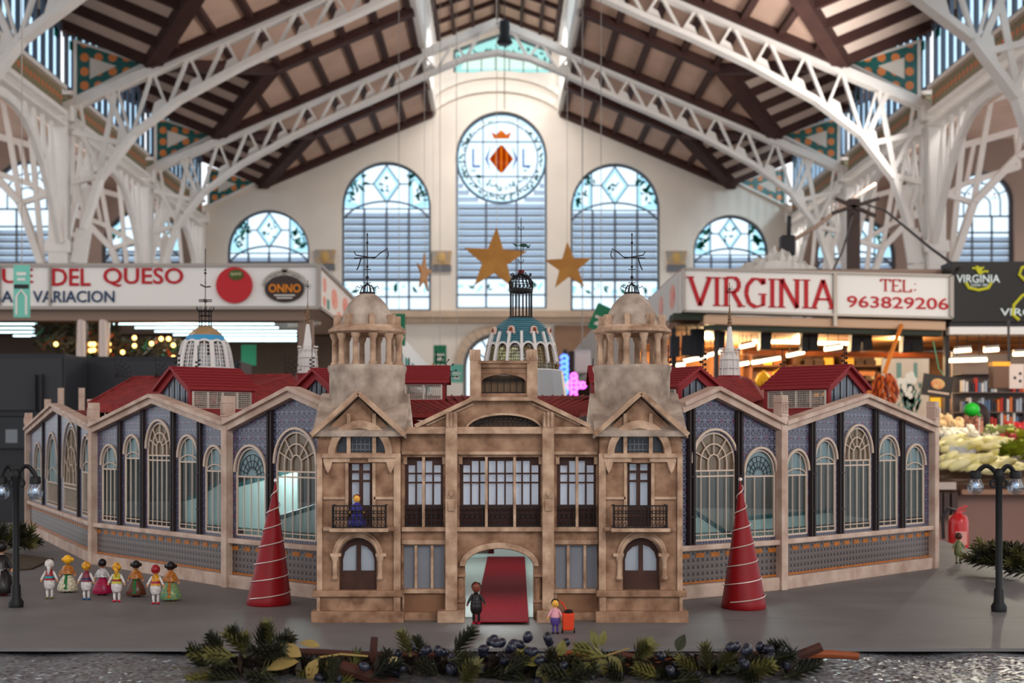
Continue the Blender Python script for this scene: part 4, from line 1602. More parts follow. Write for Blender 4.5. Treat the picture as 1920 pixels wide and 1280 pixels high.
W_DA, _ = wing('inner_right', (0.34, 3.33), Ar, 0.427, 0.512, [(1299, 1378, 0.412, 'fan'), (1397, 1452, 0.367, 'rose')], [1384, 1294],
               (False, True), ends=(0.13, None), lab='wall of the model between the right tower and the right corner post')
W_AR, _ = wing('right', Ar, Br, 0.427, 0.509, [(1474, 1513, 0.362, 'grid'), (1528, 1566, 0.392, 'grid'), (1583, 1632, 0.428, 'fan'), (1647, 1682, 0.40, 'grid'), (1698, 1732, 0.374, 'grid')],
               [1521, 1574, 1640, 1690], (False, True), lab='right wall of the model with five arched windows')

# -------- roofs behind the gables --------
M_LAT = mat('model_grey_lattice', (120, 116, 118), 0.6)


def wroof(W, eave, peak, depth, nm, u0=0.0, u1=None, d2=None):
    L = W.L
    u1 = u1 or L
    r = MB(W.M)
    r.slab([(u0, 0.012, eave + (peak - eave) * u0 / (L / 2)), (L / 2, 0.012, peak), (L / 2, depth, peak), (u0, depth, eave + (peak - eave) * u0 / (L / 2))], 0.008)
    r.slab([(L / 2, 0.012, peak), (u1, 0.012, eave + (peak - eave) * (L - u1) / (L / 2)), (u1, depth, eave + (peak - eave) * (L - u1) / (L / 2)), (L / 2, depth, peak)], 0.008)
    o = r.build('red_roof', M_RED, model)
    return o


wroof(W_BC, 0.425, 0.505, 0.7, 'a')
wroof(W_AB, 0.420, 0.500, 0.75, 'b', 0, 0.83)
wroof(W_AD, 0.420, 0.500, 0.30, 'c', 0.0, 0.40)
wroof(W_DA, 0.420, 0.500, 0.30, 'd', 0.12)
wroof(W_AR, 0.420, 0.500, 0.75, 'e', 0.05)


def skylight(W, uc, hw, v0, v1, zb, ze, zp, nm, side):
    M = W.M
    b = MB(M)
    t = 0.012
    # gabled front frame
    out = [(uc - hw, zb), (uc + hw, zb), (uc + hw, ze), (uc, zp), (uc - hw, ze)]
    inn = [(uc - hw + 0.014, zb + 0.004), (uc + hw - 0.014, zb + 0.004), (uc + hw - 0.014, ze - 0.018), (uc, zp - 0.024), (uc - hw + 0.014, ze - 0.018)]
    b.plate(out, [inn], v0, v0 + 0.008)
    for s_ in (-1, 1):
        x = uc + s_ * hw
        b.box(x - 0.005, x + 0.005, v0, v1, zb - 0.05, zb + 0.006)
        b.box(x - 0.005, x + 0.005, v0, v1, ze - 0.014, ze)
        b.box(x - 0.005, x + 0.005, v1 - 0.01, v1, zb, ze)
        b.slab([(uc, v0 - 0.012, zp + 0.004), (x + s_ * 0.012, v0 - 0.012, ze - 0.002), (x + s_ * 0.012, v1 + 0.01, ze - 0.002), (uc, v1 + 0.01, zp + 0.004)], 0.008)
        for i in range(7):
            f_ = (i + 0.5) / 7
            b.bar((uc + s_ * (hw + 0.012) * f_, v0 - 0.01, zp + 0.006 - (zp - ze + 0.006) * f_), (uc + s_ * (hw + 0.012) * f_, v1 + 0.008, zp + 0.006 - (zp - ze + 0.006) * f_), 0.004, 0.004)
    b.plate([(uc - hw, zb), (uc + hw, zb), (uc + hw, ze), (uc, zp), (uc - hw, ze)], [], v1 - 0.006, v1)
    sk = b.build('roof_skylight', M_REDT, model)
    g = MB(M)
    g.prism(inn, v0 + 0.009, v0 + 0.011)
    g.build('gable_glass', mat('model_skylight_glass', (106, 112, 122), 0.25), sk)
    g = MB(M)
    for i in range(1, 6):
        q = uc - hw + 2 * hw * i / 6
        g.bar((q, v0 + 0.004, zb), (q, v0 + 0.004, ze + (zp - ze) * (1 - abs(q - uc) / hw) - 0.02), 0.0028)
    g.build('gable_bars', M_DARK, sk)
    g = MB(M)
    for s_ in (-1, 1):
        x = uc + s_ * hw
        n = 12
        L_ = v1 - v0
        for i in range(n * 3 + 1):
            v = v0 + 0.01 + (L_ - 0.02) * i / (n * 3)
            g.bar((x, v, zb + 0.006), (x, v, ze - 0.014), 0.0012 if i % 9 else 0.005)
        for i in range(9):
            z_ = zb + 0.006 + (ze - zb - 0.02) * i / 8
            g.bar((x, v0 + 0.01, z_), (x, v1 - 0.01, z_), 0.0012 if i not in (0, 8) else 0.004)
    g.build('side_lattice', mat('model_skylight_lattice', (188, 178, 164), 0.6), sk)
    return sk


ul = W_AB.L * 0.5
skylight(W_AB, ul, 0.105, 0.05, 0.26, 0.478, 0.548, 0.606, 'a', 1)
skylight(W_AR, W_AR.L * 0.5, 0.105, 0.04, 0.25, 0.478, 0.548, 0.606, 'b', 1)
skylight(W_AD, W_AD.L * 0.5, 0.062, 0.06, 0.24, 0.48, 0.535, 0.572, 'c', 1)
skylight(W_DA, W_DA.L * 0.5, 0.068, 0.05, 0.24, 0.48, 0.535, 0.575, 'd', 1)

H = lambda z: TOP + z
# central low roof with seams and small lattice boxes
r = MB()
r.slab([(-0.2, 3.36, H(0.455)), (0.2, 3.36, H(0.455)), (0.45, 4.15, H(0.525)), (-0.45, 4.15, H(0.525))], 0.008)
r.slab([(-0.62, 4.15, H(0.525)), (0.66, 4.15, H(0.525)), (0.66, 5.2, H(0.50)), (-0.62, 5.2, H(0.50))], 0.008)
for i in range(30):
    x = -0.2 + 0.4 * i / 29
    r.bar((x, 3.37, H(0.457)), (x * 2.2, 4.14, H(0.527)), 0.003)
r.build('red_roof', M_RED, model)
Mi = Matrix(((1, 0, 0, 0), (0, 1, 0, 0), (0, 0, 1, TOP), (0, 0, 0, 1)))


class _W:
    pass


for x0_, dx in ((X(800, 3.95), 0), (X(1092, 3.95), 0)):
    ww = _W()
    ww.M = Matrix(((0, -1, 0, x0_ + (0.055 if x0_ < 0 else 0.245)), (1, 0, 0, 3.95), (0, 0, 1, TOP), (0, 0, 0, 1)))
    skylight(ww, 0.0, 0.07, 0.0, 0.22, 0.50, 0.562, 0.60, 'x', 1)

# big hipped roof on the left carrying the white dome
r = MB()
E0, E1 = P(168, 752, 4.85), P(480, 752, 4.45)
e = [(-1.43, 4.85, H(0.52)), (-0.93, 4.55, H(0.525)), (-0.62, 4.72, H(0.52)), (-0.55, 5.5, H(0.52)), (-1.5, 5.6, H(0.52))]
rd = [(-1.33, 5.08, H(0.622)), (-0.74, 4.98, H(0.626))]
r.slab([e[0], e[1], rd[1], rd[0]], 0.01)
r.slab([e[1], e[2], rd[1]], 0.01)
r.slab([e[2], e[3], rd[1]], 0.01)
r.slab([e[3], e[4], rd[0], rd[1]], 0.01)
r.slab([e[4], e[0], rd[0]], 0.01)
r.bar(e[0], rd[0], 0.008, 0.01)
r.bar(e[1], rd[1], 0.008, 0.01)
r.bar(rd[0], rd[1], 0.008, 0.01)
for i in range(5):
    q0, q1 = Vector(e[i]), Vector(e[(i + 1) % 5])
    r.bar(q0 - Vector((0, 0, 0.018)), q1 - Vector((0, 0, 0.018)), 0.012, 0.03)
r.build('hipped_red_roof', M_RED, model)
r = MB()
for i in range(5):
    q0, q1 = Vector(e[i]), Vector(e[(i + 1) % 5])
    n = 14
    for z_ in (0.438, 0.465, 0.49):
        r.bar((q0.x, q0.y, H(z_)), (q1.x, q1.y, H(z_)), 0.004)
    for k in range(n + 1):
        q = q0.lerp(q1, k / n)
        r.bar((q.x, q.y, H(0.4)), (q.x, q.y, H(0.5)), 0.004 if k % 3 else 0.008)
r.build('clerestory_lattice', mat('model_skylight_lattice', (188, 178, 164), 0.6), model)
# right: blocky hipped roof under the white spire
r = MB()
r.add([P(1345, 706, 4.5), P(1408, 712, 4.5), P(1432, 748, 4.35), P(1336, 775, 4.1), P(1326, 712, 4.9), P(1400, 706, 5.0), P(1440, 740, 4.9)],
      [(0, 1, 2, 3), (0, 4, 5, 1), (1, 5, 6, 2), (0, 3, 4)])
r.box(X(1365, 4.5), X(1436, 4.5), 4.4, 4.85, H(0.46), H(0.525))
r.build('hipped_red_roof', M_RED, model)


def dome(cx, cy, prof_glass, ribs, body_m, nm, tile_prof, n_rib, zw):
    pass


# blue tiled central dome
Yd = 4.7
xd = X(977, Yd)
sd = Yd / F
zd = lambda py: ZC + (VY - py) * sd
base = MB()
base.lathe((xd, Yd, 0), [(0.157, zd(750)), (0.143, zd(696)), (0.02, zd(696))], 16)
dm = base.build('blue_dome', mat('model_grey_sheet', (146, 146, 146), 0.45, metal=0.2, var=0.06, scale=12), model)


def rad(py):
    pts = [(696, 0.1265), (670, 0.118), (645, 0.109), (625, 0.097), (612, 0.083), (604, 0.067), (597, 0.044)]
    for (a, ra), (b_, rb) in zip(pts[:-1], pts[1:]):
        if b_ <= py <= a:
            return ra + (rb - ra) * (a - py) / (a - b_)
    return 0.044


NB = 16
bl = MB()
pr = [645, 638, 630, 625, 618, 612, 608, 604, 600, 597]
bl.lathe((xd, Yd, 0), [(rad(p), zd(p)) for p in pr], 48, cap=False)
for i in range(NB):
    # tiled spandrels above each arch
    t0 = 2 * pi * i / NB
    for j in range(8):
        f0, f1 = j / 8, (j + 1) / 8
        def pt(f_, py):
            t = t0 + 2 * pi / NB * f_
            return (xd + rad(py) * cos(t), Yd + rad(py) * sin(t), zd(py))
        h = lambda f_: 645 + 14 * (1 - sqrt(max(0, 1 - (2 * f_ - 1) ** 2)))
        bl.face(pt(f0, h(f0)), pt(f1, h(f1)), pt(f1, 644), pt(f0, 644))
mt = bpy.data.materials.new('blue_scale_tiles')
mt.use_nodes = True
nt = mt.node_tree
tc = nt.nodes.new('ShaderNodeTexCoord')
br = nt.nodes.new('ShaderNodeTexWave')
br.bands_direction = 'Z'
br.inputs['Scale'].default_value = 42
br.inputs['Distortion'].default_value = 2.0
cr = nt.nodes.new('ShaderNodeValToRGB')
cr.color_ramp.elements[0].color = rgb((30, 78, 92))
cr.color_ramp.elements[1].color = rgb((74, 134, 146))
nt.links.new(tc.outputs['Object'], br.inputs['Vector'])
nt.links.new(br.outputs['Fac'], cr.inputs['Fac'])
nt.links.new(cr.outputs['Color'], nt.nodes['Principled BSDF'].inputs['Base Color'])
nt.nodes['Principled BSDF'].inputs['Roughness'].default_value = 0.4
bp = nt.nodes.new('ShaderNodeBump')
bp.inputs['Distance'].default_value = 0.003
nt.links.new(br.outputs['Fac'], bp.inputs['Height'])
nt.links.new(bp.outputs['Normal'], nt.nodes['Principled BSDF'].inputs['Normal'])
bl.build('blue_tile_shell', mt, dm, True)
rb = MB()
wb = MB()
gl_ = MB()
for i in range(NB):
    t = 2 * pi * i / NB
    pts = [(xd + (rad(py) + 0.003) * cos(t), Yd + (rad(py) + 0.003) * sin(t), zd(py)) for py in (697, 680, 660, 645, 632, 625)]
    rb.path(pts, 0.009, 0.009, (cos(t), sin(t), 0))
    t0 = t
    def pt(f_, py, e_=0.0):
        q = t0 + 2 * pi / NB * f_
        return (xd + (rad(py) + e_) * cos(q), Yd + (rad(py) + e_) * sin(q), zd(py))
    rb.path([pt(j / 8, 645 + 14 * (1 - sqrt(max(0, 1 - (2 * j / 8 - 1) ** 2))), 0.003) for j in range(9)], 0.006, 0.006, (cos(t), sin(t), 0))
    for f_ in (0.25, 0.42, 0.58, 0.75):
        wb.path([pt(f_, 696), pt(f_, 670), pt(f_, 650)], 0.0018)
    for py in range(654, 696, 6):
        wb.path([pt(0.1, py), pt(0.5, py), pt(0.9, py)], 0.0016)
    rb.path([pt(0, 696, 0.003), pt(0.5, 696, 0.003), pt(1, 696, 0.003)], 0.008)
rb.build('white_ribs', M_WMET, dm)
wb.build('window_bars', mat('model_amber_bars', (96, 72, 40), 0.5), dm)
MB().lathe((xd, Yd, 0), [(0.124, zd(696)), (0.115, zd(670)), (0.106, zd(646))], 32, cap=False).build('dome_glass', glass('model_dome_glass', (214, 206, 170), 0.12), dm)
for i in range(8):
    t = 2 * pi * (i + 0.55) / 8
    o_ = MB()
    c_ = Vector((xd + 0.098 * cos(t), Yd + 0.098 * sin(t), zd(621)))
    rot = Matrix.Rotation(t, 3, 'Z')
    o_.ell(c_, (0.008, 0.013, 0.013), 10, 6, rot)
    for s_ in (-1, 1):
        o_.ell(c_ + rot @ Vector((0.003, s_ * 0.011, -0.010)), (0.006, 0.005, 0.006), 6, 4, rot)
    o_.build('round_dormer', mat('model_pale_pink', (206, 176, 160), 0.6), dm, True)
    MB().ell(c_ + rot @ Vector((0.006, 0, 0)), (0.005, 0.0075, 0.0075), 8, 5, rot).build('porthole', mat('model_rust', (132, 64, 38), 0.5), dm, True)
# iron lantern on the dome
lan = MB()
c0 = (xd, Yd, 0)
lan.lathe(c0, [(0.046, zd(598)), (0.042, zd(594)), (0.02, zd(594))], 16)
lan.lathe(c0, [(0.03, zd(549)), (0.040, zd(548)), (0.041, zd(542)), (0.03, zd(541))], 16)
for i in range(18):
    t = 2 * pi * i / 18
    for dr_ in (0.036,):
        lan.bar((xd + dr_ * cos(t), Yd + dr_ * sin(t), zd(595)), (xd + dr_ * cos(t), Yd + dr_ * sin(t), zd(546)), 0.0045)
    pts = [(xd + q * cos(t), Yd + q * sin(t), zd(py)) for q, py in ((0.038, 542), (0.040, 532), (0.034, 524), (0.022, 518), (0.009, 514), (0.006, 506))]
    lan.tube(pts, 0.0018, 4)
    t2 = t + pi / 12
    lan.tube([(xd + 0.040 * cos(t2 + q), Yd + 0.040 * sin(t2 + q), zd(py)) for q, py in ((-0.2, 541), (0, 527), (0.2, 541))], 0.0014, 4)
    lan.tube([(xd + 0.024 * cos(t2), Yd + 0.024 * sin(t2), zd(519)), (xd + 0.034 * cos(t2), Yd + 0.034 * sin(t2), zd(516))], 0.0014, 4)
    if i % 2 == 0:
        lan.ell((xd + 0.034 * cos(t2), Yd + 0.034 * sin(t2), zd(514)), 0.0035, 6, 4)
for rr, py in ((0.041, 531), (0.031, 522)):
    lan.tube([(xd + rr * cos(2 * pi * i / 20), Yd + rr * sin(2 * pi * i / 20), zd(py)) for i in range(20)], 0.0014, 4, True)
lan.build('iron_lantern', M_DARK, dm)
fn = MB()
for i in range(5):
    t = 2 * pi * i / 5
    fn.tube([(xd, Yd, zd(516)), (xd + 0.006 * cos(t), Yd + 0.006 * sin(t), zd(513)), (xd + 0.012 * cos(t), Yd + 0.012 * sin(t), zd(506))], [0.003, 0.004, 0.0008], 5)
fn.build('red_crown', mat('model_red_metal', (150, 30, 30), 0.5), dm)
ms = MB()
ms.tube([(xd, Yd, zd(512)), (xd, Yd, zd(408))], 0.0016, 5)
for py in (428, 489):
    for s_ in (-1, 1):
        ms.tube([(xd, Yd, zd(py + 3)), (xd + s_ * 0.007, Yd, zd(py + 2)), (xd + s_ * 0.009, Yd, zd(py - 3)), (xd + s_ * 0.006, Yd, zd(py - 2))], 0.0013, 4)
ms.build('mast', M_DARK, dm)
pr_ = MB()
pr_.ell((xd + 0.008, Yd, zd(460)), (0.015, 0.004, 0.006), 8, 5)
pr_.ell((xd + 0.024, Yd, zd(463)), (0.006, 0.003, 0.004), 6, 4)
pr_.prism([(xd + 0.026, zd(462)), (xd + 0.034, zd(459)), (xd + 0.026, zd(459))], Yd - 0.002, Yd + 0.002)
pr_.prism([(xd - 0.005, zd(460)), (xd - 0.03, zd(456)), (xd - 0.018, zd(462))], Yd - 0.002, Yd + 0.002)
pr_.bar((xd + 0.008, Yd, zd(462)), (xd + 0.006, Yd, zd(472)), 0.0025)
pr_.build('parrot_vane', mat('model_green_metal', (30, 66, 52), 0.5), dm)

# white dome on the left roof
Yd2 = 5.0
xl = X(385, Yd2)
s2 = Yd2 / F
z2 = lambda py: ZC + (VY - py) * s2
bs_ = MB()
bs_.lathe((xl, Yd2, 0), [(0.115, z2(726)), (0.108, z2(692)), (0.02, z2(692))], 14)
wd = bs_.build('white_dome', M_RED, model)


def rad2(py):
    pts = [(693, 0.098), (670, 0.092), (650, 0.083), (636, 0.072), (626, 0.058), (618, 0.040), (612, 0.022)]
    for (a, ra), (b_, rb_) in zip(pts[:-1], pts[1:]):
        if b_ <= py <= a:
            return ra + (rb_ - ra) * (a - py) / (a - b_)
    return 0.02


MB().lathe((xl, Yd2, 0), [(rad2(p), z2(p)) for p in (629, 625, 621, 617, 612)], 12).build('gold_cap', mat('model_gold_cap', (186, 152, 112), 0.35, metal=0.4), wd)
bb = MB()
wr = MB()
gw = MB()
n = 10
for i in range(n):
    t0 = 2 * pi * (i + 0.25) / n
    def pt(f_, py, e_=0.0):
        q = t0 + 2 * pi / n * f_
        return (xl + (rad2(py) + e_) * cos(q), Yd2 + (rad2(py) + e_) * sin(q), z2(py))
    h = lambda f_: 637 + 9 * (1 - sqrt(max(0, 1 - (2 * f_ - 1) ** 2)))
    for j in range(8):
        f0, f1 = j / 8, (j + 1) / 8
        bb.face(pt(f0, h(f0)), pt(f1, h(f1)), pt(f1, 629), pt(f0, 629))
        wr.face(pt(f0, min(646, h(f0) + 0), 0.002), pt(f1, min(646, h(f1)), 0.002), pt(f1, h(f1) + 4, 0.002), pt(f0, h(f0) + 4, 0.002))
    wr.path([pt(0, py, 0.002) for py in (693, 680, 665, 650, 640)], 0.016, 0.006, (cos(t0), sin(t0), 0))
    wr.path([pt(0.5, py, 0.001) for py in (693, 665, 642)], 0.004)
    wr.path([pt(0, 692, 0.003), pt(0.5, 692, 0.003), pt(1, 692, 0.003)], 0.01)
    for f_ in (0.33, 0.67):
        wr.path([pt(f_, py) for py in (693, 665, 646)], 0.002)
    for py in range(648, 692, 7):
        wr.path([pt(0.12, py), pt(0.5, py), pt(0.88, py)], 0.002)
bb.build('blue_band', mat('model_bright_blue', (64, 146, 190), 0.5), wd)
wr.build('white_ribs', M_WMET, wd)
MB().lathe((xl, Yd2, 0), [(0.096, z2(692)), (0.09, z2(670)), (0.081, z2(650)), (0.072, z2(638))], 24, cap=False).build('dome_glass', glass('model_pale_dome_glass', (214, 222, 230), 0.2), wd)
lan = MB()
for i in range(10):
    t = 2 * pi * i / 10
    lan.bar((xl + 0.022 * cos(t), Yd2 + 0.022 * sin(t), z2(613)), (xl + 0.022 * cos(t), Yd2 + 0.022 * sin(t), z2(582)), 0.0024)
    lan.tube([(xl + 0.022 * cos(t), Yd2 + 0.022 * sin(t), z2(586)), (xl + 0.03 * cos(t), Yd2 + 0.03 * sin(t), z2(580)), (xl + 0.032 * cos(t), Yd2 + 0.032 * sin(t), z2(575))], 0.0014, 4)
for py in (583, 592, 602):
    lan.tube([(xl + 0.022 * cos(2 * pi * i / 14), Yd2 + 0.022 * sin(2 * pi * i / 14), z2(py)) for i in range(14)], 0.0016, 4, True)
lan.tube([(xl, Yd2, z2(590)), (xl, Yd2, z2(466))], 0.0016, 5)
for py, r_ in ((512, 0.005), (506, 0.004), (566, 0.004), (530, 0.003)):
    lan.ell((xl, Yd2, z2(py)), r_, 6, 4)
for py in (562, 565):
    for t in (0, pi / 2, pi, 1.5 * pi):
        lan.tube([(xl, Yd2, z2(py)), (xl + 0.024 * cos(t), Yd2 + 0.024 * sin(t), z2(py))], 0.0018, 4)
lan.tube([(xl - 0.018, Yd2, z2(533)), (xl, Yd2, z2(538)), (xl + 0.02, Yd2, z2(537))], 0.0024, 4)
lan.build('iron_lantern', M_DARK, wd)

# spires


def spire(px, ptop, ptwist, pcone, pbase, Ys, rb_, tilt=0.0):
    xs = X(px, Ys)
    s_ = Ys / F
    zs = lambda py: ZC + (VY - py) * s_
    b = MB()
    b.lathe((xs, Ys, 0), [(rb_ * 1.35, zs(pbase + 40)), (rb_ * 1.35, zs(pbase)), (0.01, zs(pbase))], 8)
    sp = b.build('spire', M_REDT, model)
    b = MB()
    b.lathe((xs, Ys, 0), [(rb_, zs(pbase)), (rb_ * 0.92, zs(pbase - 16)), (rb_ * 1.0, zs(pbase - 20)), (rb_ * 0.8, zs(pbase - 38)), (rb_ * 0.55, zs(pcone)), (0.006, zs(ptwist))], 10)
    b.build('white_cone', M_WMET, sp, True)
    b = MB()
    for i in range(10):
        t = 2 * pi * i / 10
        b.bar((xs + rb_ * 1.15 * cos(t), Ys + rb_ * 1.15 * sin(t), zs(pbase)), (xs + rb_ * 0.95 * cos(t), Ys + rb_ * 0.95 * sin(t), zs(pbase - 46)), 0.0026)
        b.ell((xs + rb_ * 1.05 * cos(t), Ys + rb_ * 1.05 * sin(t), zs(pbase - 50)), 0.004, 5, 4)
    for py in (pbase - 14, pbase - 30, pbase - 44):
        b.tube([(xs + rb_ * 1.1 * cos(2 * pi * i / 16), Ys + rb_ * 1.1 * sin(2 * pi * i / 16), zs(py)) for i in range(16)], 0.0018, 4, True)
    b.build('white_openwork', M_WMET, sp)
    b = MB()
    n = 30
    for ph in (0, pi):
        b.tube([(xs + 0.004 * (1 - i / n) * cos(ph + i * 0.7), Ys + 0.004 * (1 - i / n) * sin(ph + i * 0.7), zs(ptwist + (ptop - ptwist) * i / n)) for i in range(n + 1)], [0.0055 * (1 - 0.8 * i / n) for i in range(n + 1)], 5)
    b.build('twisted_tip', mat('model_bronze', (128, 100, 76), 0.4, metal=0.5), sp, True)
    b = MB()
    b.tube([(xs, Ys, zs(ptop)), (xs, Ys, zs(ptop - 38))], 0.0011, 4)
    for t in range(0, 360, 45):
        b.tube([(xs, Ys, zs(ptop - 26)), (xs + 0.014 * cos(radians(t)), Ys, zs(ptop - 26) + 0.014 * sin(radians(t)))], 0.0008, 4)
    b.build('spire_vane', M_DARK, sp)


spire(577, 563, 607, 655, 700, 5.2, 0.034)
spire(1368, 568, 612, 662, 704, 4.6, 0.030)

# wire ornaments standing on roofs
for k, (px, pb, Yo, kind) in enumerate(((216, 706, 5.05, 0), (291, 706, 5.05, 0), (332, 700, 4.3, 1), (371, 706, 4.6, 1), (447, 712, 4.9, 1), (534, 702, 5.0, 0), (585, 700, 4.9, 1), (1253, 705, 4.0, 1), (1318, 702, 3.7, 1), (1467, 712, 4.3, 1), (1583, 698, 3.98, 1), (818, 706, 4.0, 0), (767, 700, 4.1, 2), (1112, 702, 4.0, 2))):
    o_ = MB()
    b0 = P(px, pb, Yo)
    o_.tube([b0 - Vector((0, 0, 0.01)), P(px, pb - (58 if kind == 1 else 48 if kind == 0 else 30), Yo)], 0.0013, 4)
    if kind == 0:
        for a_ in range(0, 91, 18):
            a_ = radians(a_)
            o_.tube([b0, b0 + Vector((0.06 * cos(a_), 0, 0.06 * sin(a_)))], 0.0009, 4)
            o_.ell(b0 + Vector((0.06 * cos(a_), 0, 0.06 * sin(a_))), 0.0028, 5, 4)
        for rr in (0.03, 0.045):
            o_.tube([b0 + Vector((rr * cos(radians(q)), 0, rr * sin(radians(q)))) for q in range(0, 91, 15)], 0.0009, 4)
    elif kind == 1:
        for i in range(8):
            q = b0 + Vector((0.006 * (1 if i % 2 else -1), 0, 0.006 + 0.007 * i))
            o_.ell(q, 0.004, 5, 4)
            o_.tube([b0 + Vector((0, 0, 0.004 + 0.007 * i)), q], 0.001, 4)
    o_.build('wire_finial', M_DARK, model)
# low posts of the far side
for px, py, Yo in ((113, 727, 6.5), (152, 727, 6.5), (88, 748, 6.2), (217, 756, 4.9), (232, 758, 4.9), (169, 748, 5.4)):
    p_ = P(px, py, Yo)
    MB().box(p_.x - 0.012, p_.x + 0.012, Yo, Yo + 0.02, H(0.38), p_.z).build('rear_post', M_PINK, model)

for x_, y_, e_ in ((X(672, 3.15), 3.16, 0.5), (X(1202, 3.15), 3.16, 0.5), (0.0, 3.22, 1.3), (-0.16, 3.2, 0.35), (0.17, 3.2, 0.35)):
    light('model_window_light', 'POINT', (x_, y_, TOP + 0.27), e_, (0.86, 0.94, 1.0), 0.02)
for x_, y_ in ((-0.65, 4.2), (0.7, 4.0), (0.0, 4.2)):
    light('model_interior_light', 'POINT', (x_, y_, TOP + 0.36), 2.2, (0.9, 1.0, 0.97), 0.04)
# ======================= SMALL THINGS ON THE BOARD =======================
M_LAMP = mat('street_lamp_black', (20, 19, 20), 0.5)
M_BULB = glass('bulb_glass', (225, 235, 245), 0.2)


def street_lamp(px, pyb, pt, label, globes):
    Yl = 0.392 * F / (pyb - VY)
    x = X(px, Yl)
    s = Yl / F
    t = thing('street_lamp', label, 'lamp post', (x, Yl, TOP), 'miniature street lamps')
    zt = ZC + (VY - pt) * s
    MB().lathe((x, Yl, 0), [(0.017, TOP), (0.018, TOP + 0.012), (0.012, TOP + 0.022), (0.011, TOP + 0.05), (0.008, TOP + 0.055), (0.0075, zt - 0.03), (0.012, zt - 0.02), (0.012, zt - 0.01), (0.006, zt)], 12).build('post', M_LAMP, t, True)
    for dx, py in globes:
        gx = dx * s
        gz = ZC + (VY - py) * s
        a = MB()
        sg = 1 if dx > 0 else -1
        pts = [(x, Yl, zt - 0.035)]
        for i in range(9):
            q = i / 8
            pts.append((x + gx * q, Yl, zt - 0.02 + 0.028 * sin(pi * q * 0.9) - 0.004 * q))
        pts.append((x + gx, Yl, gz + 0.022))
        a.tube(pts, 0.0055, 6)
        a.tube([(x + sg * (0.012 + 0.007 * cos(u)), Yl, zt - 0.034 + 0.008 * sin(u)) for u in [2 * pi * k / 9 for k in range(9)]], 0.0035, 5, True)
        ar = a.build('scroll_arm', M_LAMP, t, True)
        MB().lathe((x + gx, Yl, 0), [(0.010, gz + 0.028), (0.013, gz + 0.024), (0.013, gz + 0.012), (0.009, gz + 0.010)], 12).build('socket', M_LAMP, ar, True)
        MB().lathe((x + gx, Yl, 0), [(0.009, gz + 0.012), (0.014, gz + 0.004), (0.0185, gz - 0.008), (0.017, gz - 0.018), (0.010, gz - 0.025), (0.001, gz - 0.028)], 14, cap=False).build('bulb', M_BULB, ar, True)
        MB().ell((x + gx, Yl, gz - 0.006), (0.007, 0.007, 0.011), 8, 6).build('filament', mat('bulb_core', (190, 215, 240), 0.2, metal=0.6), ar, True)
    return t


street_lamp(30, 1138, 878, 'black miniature street lamp with clear bulbs at the left edge of the board', [(36, 915), (-27, 915)])
street_lamp(1873, 1146, 878, 'black miniature street lamp with clear bulbs at the right edge of the board', [(-44, 905), (31, 905)])

# red felt cones
M_CONE = mat('red_felt_cone', (128, 8, 16), 0.5, var=0.08, scale=30, coat=0.05)
for px, pyb, ptop, rr, lb in ((503, 1133, 902, 42, 'shiny red cone tree wound with silver wire standing left of the left tower'),
                              (1395, 1140, 900, 42, 'shiny red cone tree wound with silver wire standing right of the right tower')):
    Yc = 0.392 * F / (pyb - VY)
    s = Yc / F
    x = X(px, Yc)
    xt = X(px + (14 if px < 900 else -7), Yc)
    hgt = ZC + (VY - ptop) * s - TOP
    t = thing('cone_tree', lb, 'cone tree', (x, Yc, TOP), 'red cone trees')
    r0 = rr * s
    c = MB()
    n = 24
    vs = []
    prof = [(0.97, 0), (1.0, 0.012), (0.96, 0.05), (0.8, 0.22), (0.6, 0.42), (0.4, 0.61), (0.2, 0.80), (0.07, 0.94), (0.02, 1.0)]
    for f_, h in prof:
        for j in range(n):
            a = 2 * pi * j / n
            w_ = 1 + 0.03 * sin(3 * a + h * 5)
            vs.append((x + (xt - x) * h + r0 * f_ * w_ * cos(a), Yc + r0 * f_ * w_ * sin(a), TOP + hgt * h + 0.0005))
    fs = [(i * n + j, i * n + (j + 1) % n, (i + 1) * n + (j + 1) % n, (i + 1) * n + j) for i in range(len(prof) - 1) for j in range(n)]
    fs += [tuple(range(n)), tuple((len(prof) - 1) * n + j for j in range(n))]
    c.add(vs, fs).build('cone', M_CONE, t, True)
    sp = MB()
    pts = []
    for i in range(171):
        h = 0.06 + 0.9 * i / 170
        f_ = 1.0 - h * 0.985
        a = 2 * pi * 7.2 * (h ** 1.0) + 1.2
        rr_ = r0 * (f_ * 1.03) + 0.002
        pts.append((x + (xt - x) * h + rr_ * cos(a), Yc + rr_ * sin(a), TOP + hgt * h))
    sp.tube(pts, 0.0013, 5).build('silver_wire', mat('silver_wire', (226, 210, 205), 0.3, metal=0.4), t, True)
    MB().ell((xt, Yc, TOP + hgt + 0.002), (0.005, 0.004, 0.005), 7, 5).build('tip_bow', mat('silver_wire', (226, 210, 205), 0.3), t)

# ------------------ dolls ------------------
SKIN = mat('doll_skin', (206, 142, 96), 0.4)
DW = mat('doll_white', (226, 218, 212), 0.45, c2=(170, 160, 158), scale=220)


def dm_(name, c, c2=None):
    return mat('doll_' + name, c, 0.35, c2=c2, scale=190, coat=0.08) if c2 else mat('doll_' + name, c, 0.35, coat=0.08)


